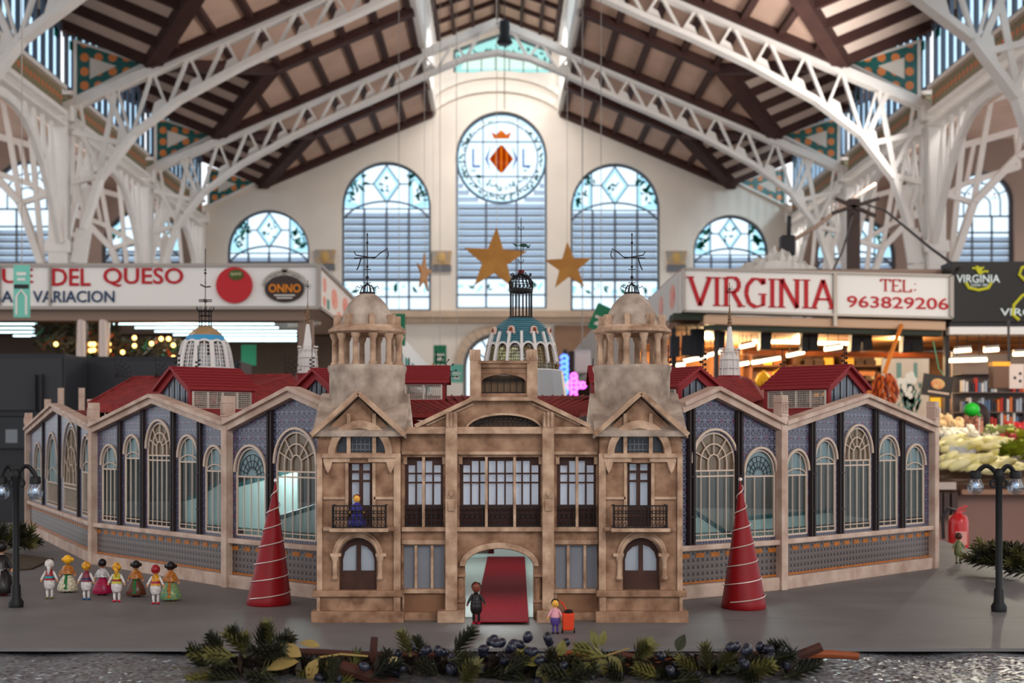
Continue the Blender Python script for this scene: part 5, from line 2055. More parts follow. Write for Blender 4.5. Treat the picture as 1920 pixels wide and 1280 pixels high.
def doll(px, py, h_px, label, kind, hair, vest, sash, lower, shoes, back=True, Yd_=None, zf=None, group=None, skin=SKIN, bun=False, tail=False, cat='figurine'):
    Yp = Yd_ if Yd_ else 0.392 * F / (py - VY)
    z0 = zf if zf is not None else TOP
    s = Yp / F
    h = h_px * s
    x = X(px, Yp)
    t = thing('figurine', label, cat, (x, Yp, z0), group)
    c = (x, Yp, z0)
    k = h
    hy = -1 if back else 1   # side towards the camera carries the back of the head
    if kind == 'man':
        MB().lathe(c, [(0.02 * k, 0.40 * k), (0.12 * k, 0.42 * k), (0.135 * k, 0.50 * k), (0.115 * k, 0.56 * k), (0.10 * k, 0.60 * k), (0.095 * k, 0.70 * k), (0.05 * k, 0.735 * k), (0.04 * k, 0.77 * k)], 14).build('torso', vest, t, True)
        MB().lathe(c, [(0.118 * k, 0.50 * k), (0.128 * k, 0.51 * k), (0.12 * k, 0.575 * k), (0.108 * k, 0.58 * k)], 14).build('sash', sash, t, True)
        MB().lathe(c, [(0.05 * k, 0.24 * k), (0.11 * k, 0.26 * k), (0.14 * k, 0.34 * k), (0.14 * k, 0.44 * k), (0.12 * k, 0.51 * k)], 14).build('breeches', lower, t, True)
        for sx in (-1, 1):
            MB().tube([(x + sx * 0.055 * k, Yp, z0 + 0.27 * k), (x + sx * 0.06 * k, Yp, z0 + 0.15 * k), (x + sx * 0.055 * k, Yp, z0 + 0.03 * k)], [0.034 * k, 0.036 * k, 0.024 * k], 8).build('leg', lower, t, True)
            MB().ell((x + sx * 0.062 * k, Yp + hy * -0.02 * k * -1, z0 + 0.025 * k), (0.05 * k, 0.075 * k, 0.025 * k), 10, 6).build('shoe', shoes, t, True)
    else:
        MB().lathe(c, [(0.05 * k, 0.40 * k), (0.10 * k, 0.44 * k), (0.10 * k, 0.52 * k), (0.115 * k, 0.62 * k), (0.10 * k, 0.70 * k), (0.05 * k, 0.735 * k), (0.04 * k, 0.77 * k)], 14).build('torso', vest, t, True)
        sk = MB()
        n = 22
        prof = [(0.25, 0.045), (0.27, 0.09), (0.25, 0.20), (0.19, 0.34), (0.11, 0.46), (0.09, 0.5)]
        vs = []
        for r_, z_ in prof:
            for j in range(n):
                a = 2 * pi * j / n
                q = r_ * (1 + 0.06 * cos(7 * a) * (0.5 - z_) * 2)
                vs.append((x + q * k * cos(a), Yp + q * k * sin(a) * 0.85, z0 + z_ * k))
        fs = [(i * n + j, i * n + (j + 1) % n, (i + 1) * n + (j + 1) % n, (i + 1) * n + j) for i in range(len(prof) - 1) for j in range(n)]
        fs += [tuple(range(n)), tuple((len(prof) - 1) * n + j for j in range(n))]
        sk.add(vs, fs).build('skirt', lower, t, True)
        # shawl crossing the shoulders, and apron panel
        sh = MB()
        sh.lathe(c, [(0.17 * k, 0.50 * k), (0.15 * k, 0.58 * k), (0.125 * k, 0.68 * k), (0.055 * k, 0.74 * k)], 14, cap=False)
        sh.build('shawl', sash, t, True)
        ap = MB()
        for z1, z2, w1, w2, r1, r2 in ((0.1, 0.3, 0.05, 0.045, 0.235, 0.185), (0.3, 0.5, 0.045, 0.03, 0.185, 0.10)):
            ap.face((x - w1 * k, Yp - r1 * k, z0 + z1 * k), (x + w1 * k, Yp - r1 * k, z0 + z1 * k), (x + w2 * k, Yp - r2 * k, z0 + z2 * k), (x - w2 * k, Yp - r2 * k, z0 + z2 * k))
        ap.build('sash_ribbon', vest, t)
        for sx in (-1, 1):
            MB().ell((x + sx * 0.06 * k, Yp, z0 + 0.025 * k), (0.055 * k, 0.10 * k, 0.025 * k), 10, 6).build('shoe', shoes, t, True)
    MB().tube([(x, Yp, z0 + 0.72 * k), (x, Yp, z0 + 0.80 * k)], [0.04 * k, 0.038 * k], 10).build('neck', skin, t, True)
    hd = MB().ell((x, Yp, z0 + 0.865 * k), (0.105 * k, 0.11 * k, 0.12 * k), 14, 10).build('head', skin, t, True)
    fy = Yp - hy * -0.105 * k if back else Yp - 0.105 * k
    e = MB()
    for sx in (-1, 1):
        e.ell((x + sx * 0.038 * k, fy, z0 + 0.875 * k), 0.012 * k, 6, 4)
    e.build('eyes', mat('doll_eyes', (20, 16, 16), 0.3), hd)
    MB().ell((x, fy, z0 + 0.855 * k), (0.012 * k, 0.02 * k, 0.016 * k), 6, 4).build('nose', skin, hd)
    MB().tube([(x - 0.03 * k, fy, z0 + 0.822 * k), (x, fy * 1.0, z0 + 0.815 * k), (x + 0.03 * k, fy, z0 + 0.822 * k)], 0.006 * k, 4).build('mouth', mat('doll_mouth', (150, 40, 40), 0.4), hd)
    hr = MB()
    oy = (-0.02 if back else 0.025) * k
    hr.ell((x, Yp + oy, z0 + 0.885 * k), (0.118 * k, 0.112 * k, 0.118 * k), 14, 10)
    if bun:
        for sx in (-1, 1):
            hr.ell((x + sx * 0.12 * k, Yp, z0 + 0.88 * k), (0.045 * k, 0.05 * k, 0.055 * k), 10, 7)
        hr.ell((x, Yp + oy * 3, z0 + 0.95 * k), (0.06 * k, 0.05 * k, 0.05 * k), 10, 7)
    if tail:
        hr.tube([(x, Yp - 0.09 * k, z0 + 0.86 * k), (x + 0.02 * k, Yp - 0.12 * k, z0 + 0.76 * k), (x + 0.0 * k, Yp - 0.115 * k, z0 + 0.62 * k)], [0.05 * k, 0.045 * k, 0.015 * k], 8)
    hr.build('hair', hair, t, True)
    for sx in (-1, 1):
        a = MB().tube([(x + sx * 0.085 * k, Yp, z0 + 0.69 * k), (x + sx * 0.15 * k, Yp - 0.02 * k, z0 + 0.58 * k), (x + sx * 0.20 * k, Yp - 0.03 * k, z0 + 0.49 * k)], [0.036 * k, 0.035 * k, 0.028 * k], 8).build('arm', (vest if (vest is BLK or vest is sash) else DW) if kind == 'man' else sash, t, True)
        hn = MB()
        hx, hz = x + sx * 0.21 * k, z0 + 0.47 * k
        hn.ell((hx, Yp - 0.03 * k, hz), (0.022 * k, 0.014 * k, 0.026 * k), 8, 5)
        for q in range(4):
            hn.tube([(hx + (q - 1.5) * 0.010 * k, Yp - 0.03 * k, hz - 0.015 * k), (hx + (q - 1.5) * 0.012 * k, Yp - 0.037 * k, hz - (0.045 - 0.004 * abs(q - 1.4)) * k)], [0.006 * k, 0.005 * k], 5)
        hn.tube([(hx - sx * 0.016 * k, Yp - 0.034 * k, hz), (hx - sx * 0.034 * k, Yp - 0.042 * k, hz - 0.016 * k)], 0.006 * k, 5)
        hn.build('hand', skin, a, True)
    return t


YEL = dm_('yellow', (226, 166, 36), (150, 90, 30))
YELP = dm_('plain_yellow', (232, 170, 30))
DRED = dm_('dark_red', (142, 26, 34))
TEAL = dm_('teal', (20, 128, 140))
TEAL2 = dm_('teal_dress', (24, 124, 122), (150, 150, 50))
NAVY = dm_('navy', (48, 38, 78))
BLK = dm_('black', (26, 20, 20))
GRN = dm_('green', (26, 98, 46))
OLV = dm_('olive', (104, 108, 40))
BROWN = dm_('brown_gold', (120, 62, 36), (190, 120, 40))
MAG = dm_('magenta', (178, 24, 76), (120, 18, 50))
FLOR = dm_('floral_dark', (120, 30, 30), (46, 66, 40))
WFL = dm_('white_floral', (224, 214, 196), (150, 140, 100))
SILV = dm_('silver_lace', (206, 200, 200), (130, 126, 126))
BLUE = dm_('blue', (18, 88, 136))
PINKR = dm_('pink_red', (196, 24, 56))
LIME = dm_('lime', (146, 158, 44), (210, 190, 60))
g = 'row of figurines in regional dress on the left of the board'
doll(93, 1122, 74, 'figurine with white patterned hair, red vest and teal sash, leftmost of the row', 'man', DW, DRED, TEAL, DW, OLV, group=g, tail=True)
doll(127, 1110, 70, 'woman figurine with yellow buns and white floral dress with green ribbon', 'woman', YELP, GRN, BROWN, WFL, BLK, group=g, bun=True)
doll(162, 1124, 72, 'figurine with curly yellow hair, navy sash and blue shoes', 'man', YEL, dm_('wine', (116, 40, 56)), NAVY, DW, BLUE, group=g)
doll(192, 1115, 68, 'woman figurine with black hair, silver lace shawl and magenta skirt', 'woman', BLK, MAG, SILV, MAG, BLK, group=g)
doll(219, 1128, 74, 'figurine with long yellow hair, lime vest, red sash and pink red shoes', 'man', YEL, LIME, DRED, DW, PINKR, group=g, tail=True)
doll(255, 1118, 68, 'woman figurine with dark buns and dark floral dress, third from right of the row', 'woman', BLK, GRN, BROWN, FLOR, BLK, group=g, bun=True)
doll(292, 1132, 74, 'figurine with smooth dark red hair, yellow vest and crimson sash', 'man', DRED, YEL, dm_('crimson', (150, 20, 54)), DW, PINKR, group=g)
doll(320, 1126, 74, 'woman figurine with black hair and teal dress, rightmost of the row', 'woman', BLK, BROWN, BROWN, TEAL2, YELP, group=g, bun=True)
doll(2, 1116, 104, 'figurine in black dress partly cut by the left edge of the picture', 'woman', BLK, SILV, BLK, BLK, PINKR)
doll(893, 1170, 80, 'dark suited figurine with red shoes at the foot of the red carpet', 'man', dm_('dark_hair', (46, 26, 24)), BLK, BLK, BLK, PINKR, back=False, skin=mat('doll_dark_skin', (120, 62, 46), 0.4))
doll(1041, 1188, 66, 'woman figurine in pink top and purple skirt pulling a red shopping trolley', 'man', BLK, dm_('pink', (214, 150, 160)), dm_('pink', (214, 150, 160)), dm_('purple', (76, 58, 120)), BLK, back=False, skin=mat('doll_yellow_skin', (224, 168, 70), 0.4))
doll(1797, 1056, 58, 'small figurine in olive green coat near the right corner of the model', 'man', dm_('brown_hair', (70, 40, 30)), dm_('olive_coat', (104, 106, 70)), dm_('olive_coat', (104, 106, 70)), dm_('olive_coat', (104, 106, 70)), BLK)
doll(669, 985, 62, 'figurine in blue dress with curly red hair on the left tower balcony', 'woman', dm_('red_curls', (150, 64, 50), (90, 30, 40)), dm_('royal_blue', (56, 52, 140)), dm_('royal_blue', (56, 52, 140)), dm_('royal_blue', (56, 52, 140)), BLK, back=False, Yd_=2.979, zf=Z(990, 2.955) + 0.0005, skin=mat('doll_yellow_skin', (224, 168, 70), 0.4))
# shopping trolley
Yt = 0.392 * F / (1188 - VY)
s = Yt / F
x = X(1066, Yt)
t = thing('shopping_trolley', 'red wheeled shopping trolley beside the pink and purple woman figurine', 'shopping trolley', (x, Yt, TOP))
b = MB()
b.add([(x - 0.012, Yt - 0.008, TOP + 0.007), (x + 0.010, Yt - 0.008, TOP + 0.007), (x + 0.010, Yt + 0.012, TOP + 0.007), (x - 0.012, Yt + 0.012, TOP + 0.007),
       (x - 0.013, Yt - 0.010, TOP + 0.042), (x + 0.012, Yt - 0.010, TOP + 0.042), (x + 0.012, Yt + 0.012, TOP + 0.044), (x - 0.013, Yt + 0.012, TOP + 0.044)],
      [(3, 2, 1, 0), (4, 5, 6, 7), (0, 1, 5, 4), (1, 2, 6, 5), (2, 3, 7, 6), (3, 0, 4, 7)])
b.build('bag', mat('trolley_red', (206, 62, 30), 0.6), t, bevel=0.003)
MB().tube([(x, Yt + 0.012, TOP + 0.04), (x - 0.012, Yt + 0.012, TOP + 0.062), (x - 0.02, Yt + 0.006, TOP + 0.064)], 0.002, 6).build('handle', mat('trolley_red', (206, 62, 30), 0.6), t)
MB().ell((x, Yt, TOP + 0.045), (0.010, 0.009, 0.005), 8, 5).build('flap', BLK, t)
for sx in (-1, 1):
    MB().tube([(x + sx * 0.012 - 0.0015, Yt + 0.010, TOP + 0.006), (x + sx * 0.012 + 0.0015, Yt + 0.010, TOP + 0.006)], 0.0055, 10).build('wheel', BLK, t)

# figures and flowers inside the model
doll(1330, 1000, 60, 'figurine with an orange and green headdress inside the model beside the right tower', 'woman', YEL, dm_('green', (26, 98, 46)), WFL, WFL, BLK, Yd_=3.66, zf=TOP + 0.0022, skin=SKIN)
t = thing('flower_bunch', 'bunch of green and orange flowers behind the window right of the right tower', 'flowers', (X(1312, 3.62), 3.62, TOP + 0.003))
b, c = MB(), MB()
b.lathe((X(1312, 3.62), 3.62, 0), [(0.012, TOP + 0.003), (0.018, TOP + 0.06), (0.01, TOP + 0.06)], 8)
b.build('pot', DW, t)
b = MB()
for i in range(30):
    q = (X(1312, 3.62) + random.uniform(-0.028, 0.028), 3.62 + random.uniform(-0.02, 0.02), TOP + 0.075 + random.uniform(-0.02, 0.035))
    (b if i % 2 else c).ell(q, 0.007, 5, 4)
b.build('leaves', dm_('leaf', (30, 120, 50)), t)
c.build('blooms', dm_('bloom', (220, 130, 30)), t)

# ======================= FOREGROUND GARLAND =======================
M_NEED = mat('pine_needles', (54, 54, 34), 0.6, c2=(24, 26, 20), scale=12)
M_NEED2 = mat('pine_needles_yellow', (112, 106, 54), 0.6, c2=(52, 54, 34), scale=12)
M_BERRY = mat('blue_berries', (16, 18, 30), 0.25, c2=(40, 42, 58), scale=10, coat=0.3)
M_BRANCH = mat('bark_brown', (78, 42, 32), 0.7, c2=(48, 28, 24), scale=12, bump=0.3)
M_BRANCHO = mat('peeled_orange_wood', (136, 70, 38), 0.6, var=0.15, scale=12)
M_LEAFT = mat('gold_tan_leaf', (158, 132, 78), 0.5, c2=(122, 104, 58), scale=14)
M_LEAFO = mat('olive_leaf', (112, 106, 52), 0.5, c2=(84, 76, 40), scale=14)
gl = thing('evergreen_garland', 'dark evergreen garland with blue berries and leaves along the front of the board', 'garland', (0.05, 2.42, TOP - 0.025))
GZ = TOP - 0.027


def sprig(p, d, n, L, m, s=1.0):
    b = MB()
    p = Vector(p)
    d = Vector(d).normalized()
    b.tube([p, p + d * L], [0.0025 * s, 0.001 * s], 5)
    side = d.cross(Vector((0, 0.3, 1))).normalized()
    up = side.cross(d).normalized()
    for i in range(n):
        q = p + d * L * (i + 1) / n
        for j in range(7):
            a = 2 * pi * (j + (i % 2) * 0.5) / 7
            e = (side * cos(a) + up * sin(a)) * 0.8 + d * 0.75
            e.normalize()
            ll = 0.024 * s * (1.1 - 0.4 * i / n) * random.uniform(0.8, 1.15)
            w = 0.0022 * s
            t_ = e.cross(d).normalized() * w
            b.add([q - t_ * 0.5, q + t_ * 0.5, q + e * ll * 0.6 + t_, q + e * ll, q + e * ll * 0.6 - t_ + up * 0.001], [(0, 1, 2, 3), (0, 3, 4)])
    return b.build('pine_sprig', m, gl)


def leaf(p, d, L, W_, m, nrm=(0, -0.7, 0.7)):
    p, d = Vector(p), Vector(d).normalized()
    n = Vector(nrm)
    s_ = d.cross(n).normalized()
    n = s_.cross(d).normalized()
    b = MB()
    prof = [(0, 0.02), (0.12, 0.45), (0.3, 0.88), (0.5, 1.0), (0.7, 0.8), (0.88, 0.4), (1.0, 0.02)]
    vs = []
    for t_, w in prof:
        c = p + d * L * t_ - n * L * 0.25 * t_ * t_
        vs += [c - s_ * W_ * w / 2 + n * W_ * 0.16 * w, c, c + s_ * W_ * w / 2 + n * W_ * 0.16 * w]
    fs = []
    for i in range(len(prof) - 1):
        for j in range(2):
            a = 3 * i + j
            fs.append((a, a + 1, a + 4, a + 3))
    b.add(vs, fs)
    b.tube([p, p + d * L * 0.5 - n * L * 0.06, p + d * L - n * L * 0.24], [0.0012, 0.0009, 0.0004], 4)
    return b.build('leaf', m, gl, True)


def G(px, py, Yg):
    return P(px, py, Yg)


rnd = random.Random(5)
# bed of dark foliage
for i in range(99 - 15 - 0):
    px = 380 + 1120 * (i + rnd.random()) / 84
    prof_top = 1222 + 20 * sin(px * 0.02) + (10 if 1150 < px < 1400 else 0)
    if px < 600:
        prof_top = 1192 + abs(px - 480) * 0.25
    py = rnd.uniform(prof_top + 18, 1290)
    Yg = rnd.uniform(2.28, 2.5)
    a = rnd.uniform(-0.5, 3.6)
    sprig(G(px, py, Yg), (cos(a), rnd.uniform(-0.5, 0.3), abs(sin(a)) * 0.55 + 0.05), 9, rnd.uniform(0.035, 0.055), M_NEED if i % 4 else M_NEED2, 1.15)
for px, py, a, L, m in ((395, 1236, 150, 0.035, M_NEED), (420, 1222, 130, 0.034, M_NEED), (450, 1215, 110, 0.032, M_NEED), (485, 1216, 70, 0.034, M_NEED), (515, 1222, 50, 0.034, M_NEED), (460, 1232, 90, 0.034, M_NEED2), (430, 1235, 170, 0.06, M_NEED2), (470, 1225, 140, 0.05, M_NEED2),
                        (510, 1215, 100, 0.04, M_NEED2), (415, 1262, 190, 0.05, M_NEED2), (520, 1240, 60, 0.04, M_NEED), (445, 1250, 160, 0.05, M_NEED), (770, 1230, 110, 0.04, M_NEED2), (1330, 1262, 100, 0.045, M_NEED2),
                        (1345, 1262, 60, 0.045, M_NEED2), (1315, 1268, 140, 0.045, M_NEED2), (1370, 1275, 30, 0.04, M_NEED)):
    a = radians(a)
    sprig(G(px, py, 2.36), (cos(a), -0.2, sin(a)), 9, L, m, 1.1)
# dark bed of leaves and twigs the garland is bound on
bed = MB()
for i in range(2600):
    px = rnd.uniform(400, 1480)
    c = G(px, rnd.uniform(1232, 1300), rnd.uniform(2.36, 2.52))
    c.z = min(c.z, TOP + 0.012)
    a = rnd.uniform(0, 6.28)
    d = Vector((cos(a), rnd.uniform(-0.5, 0.5), sin(a) * 0.6)).normalized() * rnd.uniform(0.012, 0.024)
    s_ = d.cross(Vector((0, 0.7, 0.7))).normalized() * 0.006
    bed.face(c - d, c + s_, c + d, c - s_)
bed = bed.build('dark_leaf_bed', mat('dark_bed', (34, 28, 26), 0.5, c2=(58, 44, 36), scale=30), gl)
bed['kind'] = 'stuff'
# berries
spots = [(770, 1212), (800, 1218), (830, 1222), (852, 1232), (880, 1240), (905, 1222), (925, 1198), (940, 1205), (960, 1212), (975, 1208), (990, 1196), (1000, 1222), (1012, 1238), (1030, 1202), (940, 1232), (900, 1252), (965, 1248), (1380, 1212), (1402, 1215), (1425, 1212), (1442, 1216), (1372, 1232), (1392, 1240), (1420, 1240), (1445, 1232), (805, 1262), (830, 1270), (850, 1255), (870, 1268), (700, 1252), (560, 1262), (600, 1270), (1240, 1230), (1268, 1246), (1470, 1222), (745, 1226), (1060, 1205)]
k = 0
for px, py in spots + [(rnd.uniform(520, 1480), rnd.uniform(1240, 1280)) for i in range(50)]:
    for j in range(1 if k > 36 else 2):
        Yg = rnd.uniform(2.3, 2.42)
        q = G(px + rnd.uniform(-10, 10) * (j > 0), py + rnd.uniform(-8, 8) * (j > 0), Yg)
        if k < 98:
            MB().ell(q, (0.0078, 0.0078, 0.0098), 10, 7, Matrix.Rotation(rnd.uniform(0, 3), 3, 'Y')).build('berry', M_BERRY, gl, True)
        k += 1
# branches
for nm, pts, r, m in (('branch', [(560, 1222, 2.46), (700, 1228, 2.45), (820, 1226, 2.45)], 0.007, M_BRANCH), ('branch', [(702, 1250, 2.4), (700, 1220, 2.4), (702, 1194, 2.4)], 0.0075, M_BRANCH),
                      ('branch', [(640, 1250, 2.34), (700, 1270, 2.33), (770, 1292, 2.32)], 0.012, M_BRANCH), ('branch', [(1030, 1232, 2.44), (1075, 1222, 2.44), (1140, 1238, 2.43), (1190, 1245, 2.43)], 0.006, M_BRANCHO),
                      ('branch', [(1190, 1262, 2.4), (1215, 1250, 2.4), (1260, 1237, 2.4)], 0.005, M_BRANCHO), ('branch', [(1440, 1245, 2.4), (1490, 1232, 2.4), (1540, 1212, 2.4)], 0.010, M_BRANCH),
                      ('branch', [(1500, 1226, 2.41), (1560, 1226, 2.42), (1610, 1230, 2.42)], 0.008, M_BRANCHO), ('branch', [(1468, 1222, 2.38), (1482, 1255, 2.36), (1500, 1285, 2.35)], 0.008, M_BRANCH),
                      ('branch', [(1150, 1225, 2.44), (1250, 1240, 2.44), (1420, 1225, 2.46)], 0.006, M_BRANCH), ('branch', [(600, 1232, 2.35), (640, 1226, 2.35), (690, 1230, 2.35)], 0.002, M_LEAFT),
                      ('branch', [(1040, 1235, 2.36), (1100, 1235, 2.36), (1140, 1228, 2.36), (1180, 1215, 2.36)], 0.002, M_LEAFT)):
    b = MB()
    n = len(pts)
    b.tube([G(*p) for p in pts], [r * (1 - 0.25 * i / n) for i in range(n)], 8)
    b.build(nm, m, gl, True)
for px, py, a, L, W_, m in ((565, 1230, 150, 0.045, 0.028, M_LEAFT), (600, 1212, 160, 0.035, 0.016, M_LEAFT), (560, 1240, 185, 0.055, 0.026, M_LEAFT), (595, 1235, 245, 0.042, 0.024, M_LEAFT), (612, 1238, 300, 0.042, 0.02, M_LEAFT),
                            (1020, 1238, 175, 0.04, 0.03, M_LEAFO), (1040, 1245, 220, 0.045, 0.032, M_LEAFO), (1075, 1240, 260, 0.048, 0.03, M_LEAFO), (1105, 1240, 240, 0.045, 0.036, M_LEAFO), (1120, 1232, 300, 0.035, 0.024, M_LEAFO),
                            (1140, 1230, 320, 0.036, 0.02, M_LEAFO), (1120, 1215, 105, 0.032, 0.018, M_NEED2), (1110, 1220, 150, 0.03, 0.022, M_LEAFO), (1050, 1230, 80, 0.028, 0.02, M_LEAFO), (1128, 1210, 80, 0.026, 0.014, M_LEAFO),
                            (890, 1265, 120, 0.04, 0.02, M_LEAFO), (1270, 1220, 70, 0.03, 0.02, M_NEED), (945, 1262, 40, 0.03, 0.014, M_LEAFO)):
    a = radians(a)
    leaf(G(px, py, 2.34), (cos(a), -0.15, sin(a)), L, W_, m)
# pale teasel ball
b = MB()
c0 = G(738, 1248, 2.35)
for i in range(70):
    z_ = 1 - 2 * (i + 0.5) / 70
    a = i * 2.4
    r_ = sqrt(1 - z_ * z_)
    dvec = Vector((r_ * cos(a), r_ * sin(a), z_))
    b.tube([c0, c0 + dvec * 0.016], [0.001, 0.002], 4)
b.build('seed_head', mat('pale_seed_head', (176, 160, 116), 0.7), gl)
# side garlands at both ends of the board
for lab, pts, n in (('dark evergreen garland with beads lying at the right rear corner of the board', [(1850, 1052, 4.1), (1890, 1062, 3.95), (1935, 1068, 3.85)], 26),
                    ('yellow green evergreen bunch lying at the left rear edge of the board', [(-10, 1038, 4.65), (20, 1035, 4.75), (50, 1034, 4.8)], 22)):
    q = P(*pts[1])
    g2 = thing('evergreen_bunch', lab, 'garland', (q.x, q.y, TOP))
    gl = g2
    for i in range(n):
        f_ = i / (n - 1) * 2
        a_, b_ = (pts[0], pts[1]) if f_ <= 1 else (pts[1], pts[2])
        f_ = f_ if f_ <= 1 else f_ - 1
        q = P(*[a_[j] + (b_[j] - a_[j]) * f_ for j in range(3)])
        q.z = TOP + 0.02 + random.uniform(0, 0.03)
        an = random.uniform(0, pi)
        sprig(q, (cos(an), random.uniform(-0.6, 0.6), sin(an)), 6, 0.06, M_NEED if i % 2 else M_NEED2, 1.5)
        if i % 2 == 0 and 'right' in lab:
            MB().ell(q + Vector((0.01, -0.03, 0.0)), 0.010, 8, 6).build('bead', BLK, g2, True)
# strip of mat by the left rear
mt_ = MB().slab([P(-40, 1075, 4.08), P(60, 1062, 4.2), P(100, 1040, 4.55), P(-40, 1020, 4.9)], 0.004)
for v in mt_.v[:4]:
    v.z = TOP + 0.0055
for v in mt_.v[4:]:
    v.z = TOP + 0.0015
tag(mt_.build('brown_mat', mat('brown_mat', (78, 66, 52), 0.9, var=0.2, scale=40)), 'small dark brown mat on the left rear of the grey board', 'mat')
# ======================= STALLS AND THE HALL'S FURNISHING =======================
M_SIGN = mat('white_sign_panel', (232, 226, 220), 0.4)
M_METAL = mat('sign_frame_metal', (150, 140, 132), 0.4, metal=0.5)
M_LETR = mat('red_lettering', (180, 24, 34), 0.5)
M_LETB = mat('navy_lettering', (34, 60, 92), 0.5)
M_SHADETRIM = mat('brown_shade_and_trim', (136, 112, 98), 0.5)  # brown of the painted shadow band, shared with real posts and trim
M_DKMET = mat('dark_metal', (44, 40, 42), 0.5)
M_TUBEW = mat('cool_tube_light', (215, 248, 255), 0.5, emit=2.4)
M_TUBEO = mat('warm_tube_light', (255, 226, 180), 0.5, emit=8)


def tube_light(name_label, p, q, r, m, group, frame=M_SIGN, ztop=None):
    p, q = Vector(p), Vector(q)
    c = (p + q) / 2
    t = thing('fluorescent_tube', name_label, 'light', c, group)
    MB().tube([p, q], r, 8).build('tube', m, t)
    MB().bar(p + Vector((0, 0, r * 1.8)), q + Vector((0, 0, r * 1.8)), r * 3, r * 1.2).build('housing', frame, t)
    zt_ = ztop if ztop else ZC + 1.06
    for f_ in (0.2, 0.8):
        c_ = p.lerp(q, f_)
        MB().tube([c_ + Vector((0, 0, r * 2)), Vector((c_.x, c_.y, zt_))], 0.004, 4).build('hanger', M_DKMET, t)
    return t


# ---- left stall ----
Yl = 12.5
sl = thing('cheese_stall', 'market stall on the left under a long white sign with red and navy lettering', 'market stall', (-4.2, 14, 0))
x0, x1 = -7.5, X(598, Yl)
zb, zt = Z(577, Yl), Z(497, Yl)
b = MB()
b.box(x0, x1, Yl, 15.6, zb, zt)
b.build('sign_box', M_SIGN, sl)
b = MB()
for z_ in (zb, zt):
    b.bar((x0, Yl - 0.01, z_), (x1, Yl - 0.01, z_), 0.03, 0.03)
    b.bar((x1 + 0.01, Yl, z_), (x1 + 0.01, 15.6, z_), 0.03, 0.03)
for px in (0, 94, 598):
    b.bar((X(px, Yl), Yl - 0.01, zb), (X(px, Yl), Yl - 0.01, zt), 0.02 if px < 500 else 0.04)
b.build('sign_frame', M_METAL, sl)
b = MB()
b.text('QUE', X(-38, Yl), X(62, Yl), Z(536, Yl), Z(503, Yl), Yl - 0.006, 0.008, 0.015)
b.text('DEL', X(98, Yl), X(170, Yl), Z(536, Yl), Z(503, Yl), Yl - 0.006, 0.008, 0.015)
b.text('QUESO', X(194, Yl), X(344, Yl), Z(538, Yl), Z(502, Yl), Yl - 0.006, 0.008, 0.015)
b.build('red_lettering', M_LETR, sl)
b = MB()
b.text('ESA', X(-24, Yl), X(25, Yl), Z(567, Yl), Z(545, Yl), Yl - 0.006, 0.008, 0.012)
b.text('VARIACION', X(62, Yl), X(215, Yl), Z(567, Yl), Z(545, Yl), Yl - 0.006, 0.008, 0.012)
b.build('navy_lettering', M_LETB, sl)
b = MB()
b.plate(arc(X(440, Yl), Z(535, Yl), 34 * Yl / F, 0, 2 * pi, 30)[:-1], [], Yl - 0.03, Yl)
b.build('red_ball_emblem', mat('emblem_red', (186, 24, 34), 0.35), sl)
b = MB()
b.plate(arc(X(444, Yl), Z(516, Yl), 14 * Yl / F, 0, 2 * pi, 16, 10 * Yl / F)[:-1], [], Yl - 0.04, Yl - 0.03)
b.build('ball_label', mat('emblem_green', (74, 84, 34), 0.5), sl)
MB().text('queso', X(434, Yl), X(454, Yl), Z(519, Yl), Z(512, Yl), Yl - 0.044, 0.004).build('label_lettering', mat('emblem_pale', (206, 206, 160), 0.5), sl)
b = MB()
b.plate(arc(X(534, Yl), Z(542, Yl), 37 * Yl / F, 0, 2 * pi, 30, 25 * Yl / F)[:-1], [], Yl - 0.03, Yl)
b.build('oval_badge', mat('badge_brown', (62, 48, 42), 0.5), sl)
b = MB()
b.path(p3(arc(X(534, Yl), Z(536, Yl), 40 * Yl / F, 0, pi, 14, 28 * Yl / F), Yl - 0.015), 0.02)
b.path(p3(arc(X(534, Yl), Z(520, Yl), 8 * Yl / F, 0, 2 * pi, 12), Yl - 0.015), 0.02)
b.bar((X(534, Yl), Yl - 0.015, Z(512, Yl)), (X(534, Yl), Yl - 0.015, Z(502, Yl)), 0.05, 0.02)
for sx in (-1, 1):
    b.path(p3(arc(X(534 + sx * 18, Yl), Z(520, Yl), 6 * Yl / F, 0, 2 * pi, 10), Yl - 0.015), 0.015)
b.build('badge_crest', mat('badge_grey', (176, 166, 156), 0.5), sl)
MB().text('ONNO', X(505, Yl), X(565, Yl), Z(549, Yl), Z(533, Yl), Yl - 0.036, 0.008, 0.02).build('badge_lettering', mat('badge_orange', (224, 132, 34), 0.5), sl)
b = MB()
b.box(X(515, Yl), X(554, Yl), Yl - 0.034, Yl - 0.03, Z(555, Yl), Z(553, Yl))
b.box(X(520, Yl), X(549, Yl), Yl - 0.034, Yl - 0.03, Z(560, Yl), Z(558, Yl))
b.build('badge_line', M_SIGN, sl)
